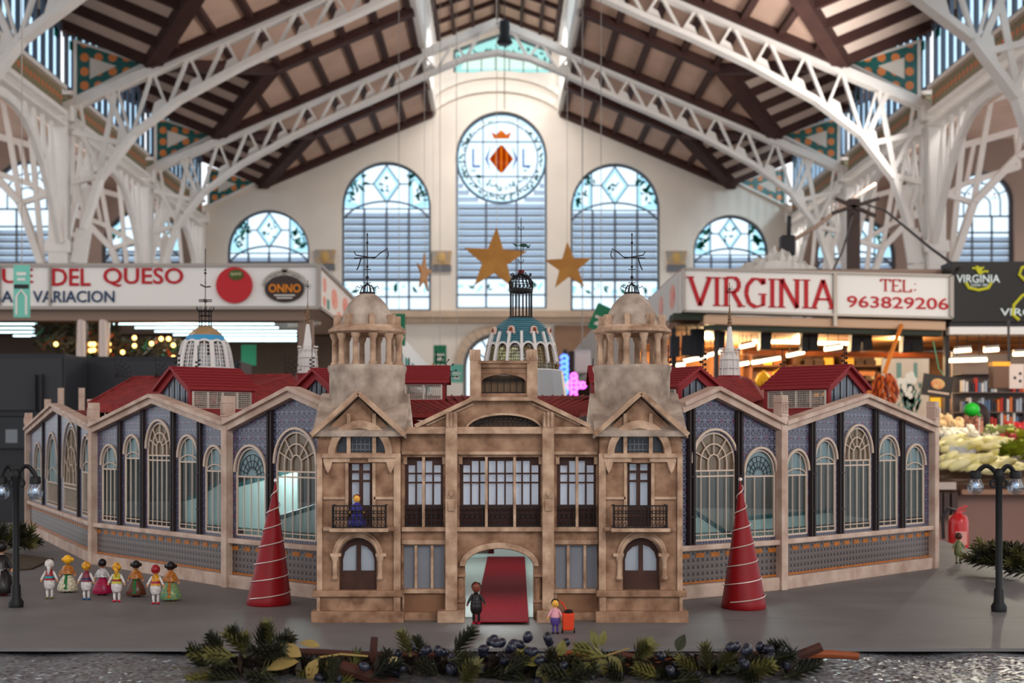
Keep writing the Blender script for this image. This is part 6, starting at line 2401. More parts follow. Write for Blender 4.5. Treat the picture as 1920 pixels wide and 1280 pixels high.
# prints on the side return
b = MB()
for yy_, zz_, ry, rz in ((12.9, zb + 0.25, 0.14, 0.07), (12.9, zb + 0.1, 0.1, 0.05), (13.7, zb + 0.2, 0.28, 0.1), (14.7, zb + 0.22, 0.3, 0.1), (14.2, zb + 0.08, 0.3, 0.03)):
    b.ell((x1 + 0.002, yy_, zz_), (0.006, ry, rz), 12, 6)
b.build('side_print', mat('side_print_coral', (226, 110, 92), 0.5, c2=(236, 190, 170), scale=7), sl)
MB().box(x1, x1 + 0.006, 13.1, 13.25, zb + 0.05, zb + 0.14).build('side_logo', mat('side_teal', (60, 140, 130), 0.5), sl)
b = MB()
b.box(x0, x1 - 0.15, Yl + 0.05, Yl + 0.3, Z(600, Yl), zb)
b.build('brown_shade_and_trim', M_SHADETRIM, sl)  # solid brown band in place of the shadow under the sign
b = MB()
b.box(x0, x1 - 0.1, 15.9, 16.0, 0, zb)
b.box(x0, x1 - 0.1, 15.6, 16.0, zb, zb + 0.05)
b.build('back_wall', mat('stall_back_wall', (96, 80, 70), 0.7, var=0.1, scale=2), sl)
b = MB()
b.box(x0, X(590, Yl), Yl + 0.3, Yl + 1.1, 0, ZC + 0.25)
b.build('counter', mat('stall_counter_grey', (98, 92, 88), 0.4), sl)
for px in (148, 189):
    p_ = MB().tube([(X(px, Yl), Yl + 0.1, 0), (X(px, Yl), Yl + 0.1, Z(598, Yl))], 0.055, 14)
    p_.build('chrome_post', mat('chrome', (150, 132, 122), 0.25, metal=1.0), sl, True)
MB().box(X(556, Yl), X(583, Yl), Yl + 0.1, Yl + 0.22, 0, Z(598, Yl)).build('corner_post', M_SHADETRIM, sl)
b = MB()
b.tube([(X(540, 14), 14, Z(606, 14)), (X(600, 14), 14, Z(600, 14))], 0.05, 8)
b.build('roller', M_SIGN, sl)
k = 0
for Yt_, a, a1 in ((13.0, 213, 514), (13.45, 253, 522), (13.9, 290, 556), (14.35, 325, 556), (14.8, 420, 556), (15.2, 420, 556), (13.0, -60, 68), (13.5, -60, 82), (14.0, -60, 84), (14.5, 25, 86)):
    z_ = ZC + 1.09
    k += 1
    tube_light('cool white fluorescent tube hanging in the left stall', (X(a, Yt_), Yt_, z_), (X(a1, Yt_), Yt_, z_), 0.009, M_TUBEW, 'cool tubes in the left stall', M_SHADETRIM, ZC + 1.19)
light('left_stall_lamp', 'POINT', (-3.0, 12.85, ZC + 1.13), 14, (0.85, 0.97, 1.0), 0.03)
# christmas foliage with lights inside the stall
t = thing('christmas_garland', 'dark foliage hung with small amber lights in the left stall', 'garland', (X(200, 13.2), 13.2, ZC + 0.75))
b, r_, r2_ = MB(), MB(), MB()
for i in range(1400):
    px = random.uniform(70, 345)
    top_ = 588 if px < 220 else 640
    bot = 668 if px > 110 else 640
    q = P(px, random.uniform(top_, bot + random.uniform(0, 14)), random.uniform(12.75, 13.4))
    a, e = random.uniform(0, 2 * pi), random.uniform(-1, 1)
    d = Vector((cos(a), sin(a) * 0.5, e)).normalized() * 0.07
    s_ = d.cross(Vector((0, 1, 0.2))).normalized() * 0.018
    (b if i % 9 else r_ if i % 2 else r2_).face(q - d, q + s_, q + d, q - s_)
b.build('foliage', mat('dark_foliage', (50, 46, 36), 0.7, c2=(86, 76, 52), scale=3), t)
r_.build('orange_ribbon', mat('orange_ribbon', (170, 76, 40), 0.5), t)
r2_.build('green_sprays', mat('green_sprays', (50, 110, 80), 0.5), t)
for px, py in ((105, 645), (170, 645), (176, 645), (176, 656), (204, 645), (204, 657), (230, 660), (252, 633), (252, 648), (284, 644), (302, 635), (316, 635), (325, 647), (325, 670), (170, 657)):
    q = P(px, py, 12.7)
    MB().ell(q, 0.022, 7, 5).build('fairy_light', mat('amber_fairy_light', (255, 196, 110), 0.5, emit=4), t)
# goods on the counter
cols = [(196, 180, 160), (60, 60, 56), (170, 110, 70), (210, 200, 186), (120, 60, 50), (90, 96, 90)]
gm = [mat('goods_%s' % n_, c_, 0.5) for n_, c_ in zip(('cream', 'charcoal', 'amber', 'white', 'brick', 'sage'), cols)]
for i in range(18):
    px = 350 + i * 13.5 + random.uniform(-3, 3)
    hh = random.uniform(0.1, 0.24)
    q = P(px, 700, 13.3)
    z_ = ZC + 0.25
    o = MB().lathe((q.x, 13.0 + (i % 3) * 0.12, z_ + 0.001), [(0.055, 0), (0.06, hh * 0.6), (0.03, hh * 0.8), (0.025, hh)], 10).build('jar', gm[i % 6], None, True)
    nm = ('cream', 'charcoal', 'amber', 'white', 'brick', 'sage')[i % 6]
    tag(o, '%s jar standing among goods on the left stall counter' % nm, 'jar', '%s jars on the left stall counter' % nm)
# green notice in the stall
tag(MB().box(X(452, 13.6), X(480, 13.6), 13.6, 13.62, Z(685, 13.6), Z(646, 13.6)).build('green_notice', mat('sign_green', (40, 128, 90), 0.5)), 'plain green notice hanging in the left stall under the tubes', 'notice')

# dark grey cabinets behind the model
for k, (a, a1, t_, Yc, lab) in enumerate(((-60, 122, 662, 9.0, 'tall dark grey cabinet behind the far left wall of the model'),
                                          (124, 345, 668, 9.6, 'wide dark grey cabinet behind the red roof, right of the tall cabinet'),
                                          (347, 450, 676, 10.2, 'grey cabinet behind the white dome'))):
    c = thing('grey_cabinet', lab, 'cabinet', ((X(a, Yc) + X(a1, Yc)) / 2, Yc + 0.3, 0), 'dark grey cabinets on the left')
    zt_ = Z(t_, Yc)
    MB().box(X(a, Yc), X(a1, Yc), Yc, Yc + 0.5, 0, zt_).build('body', mat('cabinet_grey', (44, 44, 48), 0.5, var=0.06, scale=3), c, bevel=0.01)
    MB().box(X(a + 4, Yc), X(a1 - 4, Yc), Yc - 0.015, Yc, Z(770, Yc), zt_ - 0.03).build('door', mat('cabinet_door_grey', (50, 50, 54), 0.45), c, bevel=0.005)
    if k == 0:
        for px in (68, 80):
            MB().box(X(px, Yc), X(px + 3, Yc), Yc - 0.05, Yc - 0.02, Z(770, Yc), Z(702, Yc)).build('handle', M_DKMET, c)
        b = MB().box(X(-60, Yc), X(60, Yc), Yc - 0.03, Yc, Z(840, Yc), Z(782, Yc)).build('display_window', mat('dark_glass', (24, 24, 28), 0.15), c)
        MB().box(X(14, Yc), X(36, Yc), Yc - 0.034, Yc - 0.03, Z(830, Yc), Z(805, Yc)).build('white_label', mat('label_grey', (120, 126, 130), 0.5), c)
        MB().box(X(-60, Yc), X(122, Yc), Yc - 0.03, Yc, Z(780, Yc), Z(776, Yc)).build('ledge', M_DKMET, c)

# ---- right stall ----


def stroke_word(mb, word, x0, x1, z0, z1, y, th):
    """roman letters with slab serifs built from strokes"""
    S = {
        'V': (1.0, [((0.02, 1), (0.5, 0)), ((0.98, 1), (0.5, 0))], [(0.02, 1), (0.98, 1)]),
        'I': (0.35, [((0.5, 0), (0.5, 1))], [(0.5, 0), (0.5, 1)]),
        'R': (0.9, [((0.15, 0), (0.15, 1)), ((0.15, 1), (0.6, 1)), ((0.6, 1), (0.82, 0.88)), ((0.82, 0.88), (0.82, 0.64)), ((0.82, 0.64), (0.6, 0.5)), ((0.6, 0.5), (0.15, 0.5)), ((0.5, 0.5), (0.95, 0))], [(0.15, 0), (0.15, 1), (0.95, 0)]),
        'G': (1.0, [((0.9, 0.8), (0.7, 0.97)), ((0.7, 0.97), (0.4, 0.98)), ((0.4, 0.98), (0.12, 0.75)), ((0.12, 0.75), (0.05, 0.45)), ((0.05, 0.45), (0.2, 0.12)), ((0.2, 0.12), (0.5, 0.0)), ((0.5, 0.0), (0.88, 0.08)), ((0.88, 0.05), (0.88, 0.42)), ((0.9, 0.8), (0.9, 1.0))], [(0.84, 0.43)]),
        'N': (1.0, [((0.12, 0), (0.12, 1)), ((0.12, 1), (0.88, 0)), ((0.88, 0), (0.88, 1))], [(0.12, 0), (0.1, 1), (0.88, 1)]),
        'A': (1.0, [((0.04, 0), (0.5, 1)), ((0.5, 1), (0.96, 0)), ((0.22, 0.33), (0.78, 0.33))], [(0.04, 0), (0.96, 0)]),
        'T': (0.9, [((0.5, 0), (0.5, 1)), ((0.02, 1), (0.98, 1)), ((0.02, 1), (0.02, 0.82)), ((0.98, 1), (0.98, 0.82))], [(0.5, 0)]),
        'E': (0.85, [((0.15, 0), (0.15, 1)), ((0.15, 1), (0.9, 1)), ((0.15, 0.5), (0.7, 0.5)), ((0.15, 0), (0.92, 0)), ((0.9, 1), (0.9, 0.82)), ((0.92, 0), (0.92, 0.2))], [(0.12, 0), (0.12, 1)]),
        'L': (0.85, [((0.15, 0), (0.15, 1)), ((0.15, 0), (0.92, 0)), ((0.92, 0), (0.92, 0.22))], [(0.15, 1), (0.12, 0)]),
        ':': (0.35, [((0.5, 0.12), (0.5, 0.22)), ((0.5, 0.62), (0.5, 0.72))], []),
    }
    tot = sum(S[c][0] + 0.14 for c in word)
    u = (x1 - x0) / tot
    x = x0
    H_ = z1 - z0
    for c in word:
        w_, st, se = S[c]
        for (a, b_), (c_, d_) in st:
            hor = abs(b_ - d_) < 0.1
            mb.bar((x + a * w_ * u, y, z0 + b_ * H_), (x + c_ * w_ * u, y, z0 + d_ * H_), 0.008, th * (0.55 if hor else 1.0), (0, 0, 1) if abs(a - c_) > 0.02 else (0, 1, 0)) if hor else \
                mb.bar((x + a * w_ * u, y, z0 + b_ * H_), (x + c_ * w_ * u, y, z0 + d_ * H_), th, 0.008, (0, 1, 0))
        for a, b_ in se:
            zc_ = z0 + b_ * H_ + (th * 0.15 if b_ < 0.5 else -th * 0.15)
            mb.box(x + a * w_ * u - th * 1.0, x + a * w_ * u + th * 1.0, y - 0.004, y + 0.004, zc_ - th * 0.17, zc_ + th * 0.17)
        x += (w_ + 0.14) * u


Yv = 12.4
rs = thing('fruit_stall', 'market stall on the right under a white sign with red VIRGINIA lettering', 'market stall', (3.0, 14.0, 0))
sk = Matrix.Identity(4)
sk[2][0] = -0.026      # the sign hangs slightly out of level, dropping to the right
xa, xb = X(1281, Yv), X(1783, Yv)
sk[2][3] = 0.026 * xa
zt, zb = Z(504, Yv), Z(583, Yv)
MS = sk
b = MB(MS)
b.box(xa, xb, Yv, Yv + 0.25, zb, zt)
b.build('sign_box', M_SIGN, rs)
b = MB(MS)
for z_ in (zb, zt):
    b.bar((xa, Yv - 0.01, z_), (xb, Yv - 0.01, z_), 0.035, 0.02)
for x_ in (xa, xb):
    b.bar((x_, Yv - 0.01, zb), (x_, Yv - 0.01, zt), 0.035)
b.bar((X(1565, Yv), Yv - 0.015, zb - 0.1), (X(1565, Yv), Yv - 0.015, zt), 0.03)
b.build('sign_frame', M_METAL, rs)
b = MB(MS)
stroke_word(b, 'VIRGINIA', X(1293, Yv), X(1568, Yv), Z(572, Yv), Z(518, Yv), Yv - 0.005, 0.036)
stroke_word(b, 'TEL:', X(1651, Yv), X(1722, Yv), Z(536, Yv), Z(514, Yv), Yv - 0.005, 0.016)
b.text('963829206', X(1588, Yv), X(1778, Yv), Z(568, Yv), Z(546, Yv), Yv - 0.005, 0.008, 0.01)
b.build('red_lettering', M_LETR, rs)
# left return of the sign
b = MB()
b.box(xa - 0.02, xa, Yv + 0.25, 16.5, zb, zt)
b.build('side_sign', mat('side_sign_white', (212, 206, 200), 0.5), rs)
b = MB()
for yy_, rz in ((13.0, 0.12), (13.9, 0.1), (15.2, 0.1)):
    b.ell((xa - 0.022, yy_, (zb + zt) / 2), (0.006, 0.2, rz), 10, 6)
b.build('side_print', mat('side_print_coral', (226, 110, 92), 0.5), rs)
b = MB(MS)
b.box(X(1320, Yv), X(1775, Yv), Yv + 0.02, Yv + 0.3, Z(606, Yv), Z(589, Yv))
b.build('awning_housing', mat('awning_beige', (196, 160, 132), 0.5), rs, bevel=0.01)
b = MB(MS)
b.box(X(1325, Yv), X(1770, Yv), Yv + 0.05, Yv + 0.2, Z(616, Yv), Z(607, Yv))
b.box(X(1265, Yv), X(1325, Yv), Yv + 0.05, Yv + 0.4, Z(598, Yv), Z(586, Yv))
b.build('awning_roll', mat('awning_green', (44, 50, 40), 0.6), rs)
b = MB()
b.box(xa, 6.6, 16.4, 16.5, 0, ZC + 1.05)
b.box(xa, 6.6, Yv + 0.3, 16.5, ZC + 1.06, ZC + 1.12)
b.build('inner_wall', mat('stall_warm_wall', (186, 128, 74), 0.6, c2=(70, 46, 34), scale=2.6), rs)
b = MB()
for px, Y_ in ((1340, 12.7), (1772, 12.5), (1405, 16.2), (1260, 13.2)):
    b.box(X(px, Y_), X(px + 8, Y_), Y_, Y_ + 0.06, 0, ZC + 1.08)
b.build('uprights', M_DKMET, rs)
b = MB()
b.bar((X(1390, 14.5), 14.5, Z(660, 14.5)), (X(1800, 14.5), 14.5, Z(668, 14.5)), 0.04, 0.05)
b.bar((X(1500, 15.6), 15.6, Z(700, 15.6)), (X(1640, 15.6), 15.6, Z(700, 15.6)), 0.04, 0.05)
b.build('rails', mat('wood_rail', (150, 92, 54), 0.6), rs)
for x_ in (2.2, 3.2, 4.2):
    light('right_stall_lamp', 'POINT', (x_, 14.5, ZC + 0.99), 55, (1.0, 0.72, 0.38), 0.03)
light('right_stall_back_glow', 'POINT', (2.6, 15.4, ZC + 0.7), 70, (1.0, 0.6, 0.28), 0.3)
for a, za, a1, za1, Y_ in ((1410, 640, 1500, 641, 14.6), (1534, 643, 1600, 644, 14.6), (1410, 680, 1463, 671, 14.0), (1282, 677, 1326, 668, 13.6), (1328, 666, 1353, 659, 13.9), (1387, 651, 1414, 645, 13.8),
                          (1546, 655, 1578, 650, 13.8), (1475, 667, 1508, 660, 14.2), (1258, 686, 1284, 683, 13.6), (1382, 684, 1404, 680, 14.0)):
    tube_light('warm fluorescent tube hanging in the right stall', P(a, za, Y_), P(a1, za1, Y_), 0.017, M_TUBEO, 'warm tubes in the right stall', M_SHADETRIM)
for i, (a, a1, t_, bo) in enumerate(((1427, 1448, 612, 655), (1504, 1518, 622, 658), (1517, 1535, 614, 656), (1598, 1617, 620, 658), (1616, 1634, 614, 655), (1694, 1710, 625, 660), (1708, 1729, 614, 658),
                                     (1258, 1275, 630, 668), (1281, 1297, 628, 666), (1297, 1322, 616, 668), (1349, 1361, 612, 655))):
    Y_ = 12.95
    lb = 'black box spotlight hanging under the %s of the right stall' % ('left corner' if a < 1300 else 'awning')
    t = thing('spotlight', lb, 'spotlight', P((a + a1) / 2, bo, Y_), 'black spotlights under the %s of the right stall' % ('left corner' if a < 1300 else 'awning'))
    b = MB()
    d = random.uniform(-3, 3)
    b.add([(X(a + q * 0 + dx, Y_), y_, Z(py, Y_)) for py, dx in ((bo, d), (t_, 0)) for y_ in (Y_, Y_ + 0.12) for q in (0,)] +
          [(X(a1 + dx, Y_), y_, Z(py, Y_)) for py, dx in ((bo, d), (t_, 0)) for y_ in (Y_, Y_ + 0.12)],
          [(0, 1, 3, 2), (4, 6, 7, 5), (0, 2, 6, 4), (1, 5, 7, 3), (2, 3, 7, 6), (0, 4, 5, 1)])
    b.build('housing', mat('spot_black', (26, 26, 32), 0.5), t)
    MB().tube([(X((a + a1) / 2, Y_), Y_ + 0.06, Z(t_, Y_)), (X((a + a1) / 2, Y_), Y_ + 0.06, ZC + 1.07)], 0.008, 5).build('bracket', M_DKMET, t)
# crates of produce on shelves along the back of the stall
random.seed(8)
sh_ = thing('produce_shelf', 'amber lit shelves of produce along the back of the right stall', 'shelf', (X(1540, 15.9), 15.9, 0))
b = MB()
for py in (686, 712, 742):
    b.box(X(1400, 15.9), X(1660, 15.9), 15.7, 16.1, Z(py + 3, 15.9), Z(py, 15.9))
for px in (1400, 1480, 1570, 1655):
    b.box(X(px, 15.9), X(px + 5, 15.9), 15.7, 16.1, 0, Z(660, 15.9))
b.build('rack', mat('shelf_dark_wood', (80, 50, 34), 0.6), sh_)
for py in (686, 712, 742):
    for i in range(13):
        px = 1408 + i * 19
        if any(px < q + 6 and px + 16 > q - 1 for q in (1480, 1570)):
            continue
        nm, cc = random.choice((('amber', (206, 150, 50)), ('dark', (60, 40, 30)), ('yellow', (210, 176, 60)), ('brown', (130, 80, 44)), ('cream', (214, 190, 150))))
        z_ = Z(py, 15.9)
        o = thing('produce_box', '%s box of produce on the shelves at the back of the right stall' % nm, 'box', (X(px + 8, 15.9), 15.85, z_ + 0.001), '%s produce boxes in the right stall' % nm)
        MB().box(X(px, 15.9), X(px + 16, 15.9), 15.75, 15.95, z_ + 0.001, z_ + 0.06).build('crate', mat('produce_crate_' + nm, cc, 0.6), o)
        b = MB()
        for k in range(5):
            b.ell((X(px + 2 + k * 3, 15.9), 15.8 + 0.03 * (k % 2), z_ + 0.07), 0.022, 7, 5)
        b.build('produce', mat('produce_' + nm, tuple(min(255, v + 20) for v in cc), 0.5), o, True)
# yellow bananas glow region: hanging bunches
for px, py in ((1432, 705), (1452, 712), (1442, 722), (1463, 700)):
    q = P(px, py, 14.2)
    t = thing('banana_bunch', 'yellow banana bunch hanging inside the right stall behind the white spire', 'bananas', q, 'banana bunches in the right stall')
    for i in range(5):
        a = (i - 2) * 0.5
        MB().tube([q + Vector((0, 0, 0.05)), q + Vector((0.05 * sin(a), 0.02, 0)), q + Vector((0.08 * sin(a), 0.0, -0.06)), q + Vector((0.07 * sin(a), 0, -0.10))], [0.01, 0.022, 0.02, 0.008], 7).build('banana', mat('banana_yellow', (206, 164, 30), 0.5), t, True)

# plastic sheeting bundled on the stall roof, and the roof
MB().box(xa, 6.6, Yv + 0.25, 16.5, ZC + 1.5, ZC + 1.56).build('roof_panel', M_SHADETRIM, rs)
b = MB()
random.seed(11)
nx, ny = 26, 8
vs, fs = [], []
for j in range(ny + 1):
    for i in range(nx + 1):
        u, v = i / nx, j / ny
        hgt = sin(pi * u) ** 0.6 * sin(pi * v) ** 0.8 * (0.14 + 0.10 * math.exp(-((u - 0.55) / 0.18) ** 2))
        vs.append((X(1372, 13) + (X(1545, 13) - X(1372, 13)) * u, 12.8 + 0.7 * v, ZC + 1.565 + hgt * random.uniform(0.7, 1.25)))
for j in range(ny):
    for i in range(nx):
        a = j * (nx + 1) + i
        fs.append((a, a + 1, a + nx + 2, a + nx + 1))
fs.append(tuple(range(nx + 1)) + tuple((nx + 1) * j + nx for j in range(1, ny + 1)) + tuple((nx + 1) * ny + i for i in reversed(range(nx))) + tuple((nx + 1) * j for j in reversed(range(1, ny))))
tag(b.add(vs, fs).build('plastic_sheeting', frosted('milky_plastic', (235, 230, 222), 0.3)), 'crumpled white plastic sheeting heaped on top of the right stall', 'plastic sheeting')

# black VIRGINIA sign
Yb = 12.38
t = thing('black_shop_sign', 'black sign with white lettering and yellow fruit drawing at the right edge', 'sign', (X(1860, Yb), Yb, Z(600, Yb)))
MB().box(X(1784, Yb), X(1990, Yb), Yb, Yb + 0.3, Z(603, Yb), Z(490, Yb)).build('panel', mat('sign_black', (38, 34, 32), 0.4), t)
b = MB()
b.text('VIRGINIA', X(1793, Yb), X(1874, Yb), Z(530, Yb), Z(515, Yb), Yb - 0.006, 0.008, 0.01)
b.text('DESDE 1985', X(1820, Yb), X(1852, Yb), Z(537, Yb), Z(532, Yb), Yb - 0.006, 0.006)
b.text('VIRGINIA', X(1875, Yb), X(1990, Yb), Z(592, Yb), Z(578, Yb), Yb - 0.006, 0.008, 0.01)
b.build('white_lettering', mat('lettering_white', (214, 226, 226), 0.5), t)
b = MB()
b.tube([(X(px, Yb), Yb - 0.01, Z(py, Yb)) for px, py in ((1810, 530), (1816, 540), (1834, 544), (1852, 540), (1858, 530))], 0.014, 6)
for px, py in ((1822, 500), (1829, 497), (1836, 498), (1844, 499), (1852, 506)):
    b.tube([(X(1836, Yb), Yb - 0.01, Z(514, Yb)), (X((px + 1836) / 2, Yb), Yb - 0.01, Z(py + 3, Yb)), (X(px, Yb), Yb - 0.01, Z(py + 3, Yb))], 0.010, 6)
b.tube([(X(px, Yb), Yb - 0.01, Z(py, Yb)) for px, py in ((1935, 495), (1915, 502), (1910, 515), (1925, 530), (1940, 540), (1915, 555), (1900, 572), (1898, 590), (1910, 600))], 0.014, 6)
b.build('yellow_fruit_drawing', mat('drawing_yellow', (196, 192, 50), 0.5), t)
t = thing('lower_fascia', 'white lit strip under the black sign at the right edge', 'fascia', (X(1890, Yb), Yb, Z(628, Yb)))
MB().box(X(1782, Yb), X(1990, Yb), Yb + 0.02, Yb + 0.3, Z(626, Yb), Z(612, Yb)).build('white_strip', M_SIGN, t)
MB().box(X(1782, Yb), X(1990, Yb), Yb + 0.02, Yb + 0.3, Z(612, Yb), Z(603.5, Yb)).build('dark_strip', M_DKMET, t)
for a, a1, py, Y_ in ((1780, 1850, 676, 12.5), (1845, 1872, 657, 12.55), (1790, 1820, 658, 12.6), (1900, 1960, 664, 12.5)):
    tube_light('bright tube lamp hanging over the vegetable stall', P(a, py, Y_), P(a1, py - 2, Y_), 0.016, M_TUBEO, 'tube lamps over the vegetable stall', M_METAL, ZC + 0.95)
for x_, y_ in ((3.55, 9.6), (4.1, 9.6)):
    light('vegetable_stall_lamp', 'POINT', (x_, y_, ZC + 0.95), 24, (1.0, 0.9, 0.7), 0.03)

# painted wall panel, chilli string, menu board, scale
Y_ = 12.1
t = thing('painted_panel', 'pale painted panel with green and white brush strokes behind the right roof', 'picture', (X(1697, Y_), Y_, Z(790, Y_)))
MB().box(X(1655, Y_), X(1742, Y_), Y_, Y_ + 0.04, Z(790, Y_), Z(672, Y_)).build('board', mat('panel_cream', (214, 196, 172), 0.6, c2=(196, 170, 148), scale=4), t)
for px in (1662, 1730):
    MB().box(X(px, Y_), X(px + 6, Y_), Y_ + 0.005, Y_ + 0.035, 0, Z(790, Y_)).build('stand_leg', M_DKMET, t)
b, c = MB(), MB()
for i in range(60):
    px, py = random.gauss(1706, 11), random.uniform(722, 776)
    q = P(px, py, Y_)
    a = random.uniform(0.8, 2.3)
    d = 0.05
    b.prism([(q.x - cos(a) * d, q.z - sin(a) * d), (q.x + 0.015, q.z), (q.x + cos(a) * d, q.z + sin(a) * d), (q.x - 0.015, q.z)], Y_ - 0.004, Y_ - 0.001)
for a, a1 in ((1681, 1690), (1713, 1720)):
    b.box(X(a, Y_), X(a1, Y_), Y_ - 0.003, Y_, Z(708, Y_), Z(680, Y_))
for i in range(26):
    px, py = random.choice(((1690, 722), (1708, 712), (1700, 735), (1682, 735)))
    q = P(px + random.uniform(-8, 8), py + random.uniform(-8, 8), Y_)
    c.ell((q.x, Y_ - 0.002, q.z), (0.03, 0.003, 0.04), 6, 4)
b.build('green_strokes', mat('stroke_green', (110, 140, 128), 0.6), t)
c.build('white_strokes', mat('stroke_white', (222, 214, 198), 0.6), t)
Y_ = 11.8
t = thing('chilli_string', 'thick orange red string of dried chillies hanging beside the painted panel', 'chillies', (X(1658, Y_), Y_, Z(765, Y_)))
cord = MB().tube([P(1658, 700, Y_), P(1668, 670, Y_), P(1690, 610, Y_ + 0.6)], 0.02, 6).build('orange_net', mat('orange_net', (214, 120, 40), 0.6), t)
me_src = None
for i in range(90):
    u = (i + 0.5) / 90
    py = 700 + 64 * u
    wdt = 18 * sin(pi * min(0.95, 0.12 + u)) + 2
    a = i * 2.4
    q = P(1658 + wdt * cos(a), py, Y_)
    q.y += 0.06 * sin(a)
    MB().tube([q, q + Vector((0.02 * cos(a), -0.02, -0.03)), q + Vector((0.03 * cos(a), -0.02, -0.07))], [0.014, 0.013, 0.003], 5).build('chilli', mat('chilli_a', (190, 84, 30), 0.4) if i % 3 else mat('chilli_b', (120, 40, 22), 0.4), t, True)
Y_ = 11.0
t = thing('menu_board', 'small black tilted board with a fruit picture hanging over the vegetables', 'board', (X(1755, Y_), Y_, Z(745, Y_)))
rot = Matrix.Rotation(radians(8), 4, 'Y')
Mq = Matrix.Translation(P(1757, 723, Y_)) @ rot
MB(Mq).box(-0.12, 0.12, -0.01, 0.01, -0.085, 0.085).build('panel', mat('board_black', (38, 30, 28), 0.5), t)
MB(Mq).plate(arc(0.0, 0.015, 0.055, 0, 2 * pi, 16, 0.042)[:-1], [], -0.016, -0.01).build('fruit_picture', mat('fruit_picture', (196, 96, 60), 0.5, c2=(190, 170, 110), scale=30), t)
MB(Mq).box(-0.07, 0.1, -0.014, -0.01, -0.06, -0.045).build('text_band', mat('band_cream', (190, 160, 140), 0.5), t)
MB().tube([P(1770, 704, Y_), P(1760, 690, Y_), P(1750, 640, Y_)], 0.004, 5).build('cord', mat('green_cord', (70, 150, 110), 0.5), t)
tag(MB().box(X(1744, Y_), X(1764, Y_), Y_, Y_ + 0.01, Z(764, Y_), Z(745, Y_)).build('yellow_card', mat('card_yellow', (230, 178, 30), 0.5)), 'yellow price card under the black menu board', 'card')
tag(MB().box(X(1749, Y_), X(1764, Y_), Y_, Y_ + 0.01, Z(782, Y_), Z(764.5, Y_)).build('white_card', mat('card_white', (214, 208, 196), 0.5)), 'white card directly below the yellow price card', 'card')
Y_ = 10.6
t = thing('hanging_scale', 'yellow topped weighing scale with grey back hanging at the right', 'scale', (X(1885, Y_), Y_, Z(728, Y_)))
MB().box(X(1862, Y_), X(1893, Y_), Y_, Y_ + 0.1, Z(728, Y_), Z(682, Y_)).build('housing', mat('scale_brown', (86, 58, 44), 0.4), t, bevel=0.006)
MB().box(X(1861, Y_), X(1894, Y_), Y_ - 0.005, Y_ + 0.1, Z(686, Y_), Z(678, Y_)).build('yellow_top', mat('scale_yellow', (232, 150, 30), 0.4), t)
b = MB().box(X(1894, Y_), X(1922, Y_), Y_ + 0.02, Y_ + 0.08, Z(728, Y_), Z(682, Y_)).build('grey_panel', mat('scale_grey', (176, 160, 156), 0.5), t)
b = MB()
for px, py in ((1903, 708), (1913, 700), (1913, 714)):
    b.ell(P(px, py, Y_ + 0.018), (0.012, 0.004, 0.012), 8, 5)
b.build('dial_knob', M_DKMET, t)
MB().tube([P(1892, 680, Y_ + 0.05), P(1891, 636, Y_ + 0.05), P(1891, 600, Y_ + 0.05)], 0.01, 6).build('hanger', M_DKMET, t)

# shelf of small goods behind
Y_ = 12.6
t = thing('goods_shelf', 'wire shelf unit crowded with small bright packets at the right edge', 'shelf', (X(1885, Y_), Y_ + 0.1, 0))
b = MB()
for py in (700, 735, 772, 800):
    b.box(X(1800, Y_), X(1990, Y_), Y_ - 0.05, Y_ + 0.2, Z(py + 1.5, Y_), Z(py, Y_))
b.box(X(1800, Y_), X(1990, Y_), Y_ + 0.2, Y_ + 0.22, 0, Z(660, Y_))
b.build('rack', mat('rack_grey', (120, 104, 96), 0.5), t)
pc = [('red', (190, 50, 40)), ('white', (214, 206, 200)), ('orange', (214, 110, 50)), ('blue', (90, 110, 140)), ('dark', (50, 40, 44)), ('silver', (170, 176, 186))]
random.seed(3)
for r_i, py in enumerate((735, 772, 800)):
    for i in range(22):
        nm, cc = random.choice(pc)
        px = 1803 + i * 5.9
        if 1862 < px < 1893 and py == 735:
            continue
        hh = random.uniform(14, 28) * Y_ / F
        z_ = Z(py, Y_) + 0.0005
        o = MB().box(X(px, Y_), X(px + 4.6, Y_), Y_ - 0.03, Y_ + 0.05, z_, z_ + hh).build('packet', mat('packet_' + nm, cc, 0.4), None, bevel=0.003)
        tag(o, 'small %s packet standing on the crowded shelf behind the scale' % nm, 'packet', '%s packets on the crowded shelf' % nm)
for i, (px, py, hh) in enumerate(((1790, 790, 130), (1798, 790, 110), (1775, 780, 100))):
    q = P(px, py, 12.9)
    tag(MB().tube([q, P(px, py - hh, 12.9)], 0.03, 10).build('steel_rack_post', mat('chrome_dull', (170, 170, 176), 0.3, metal=0.7), None, True),
        ['leftmost', 'second', 'middle'][i] + ' shiny vertical steel post behind the shopkeeper' if i else 'tall shiny steel post behind the green balloon', 'post')

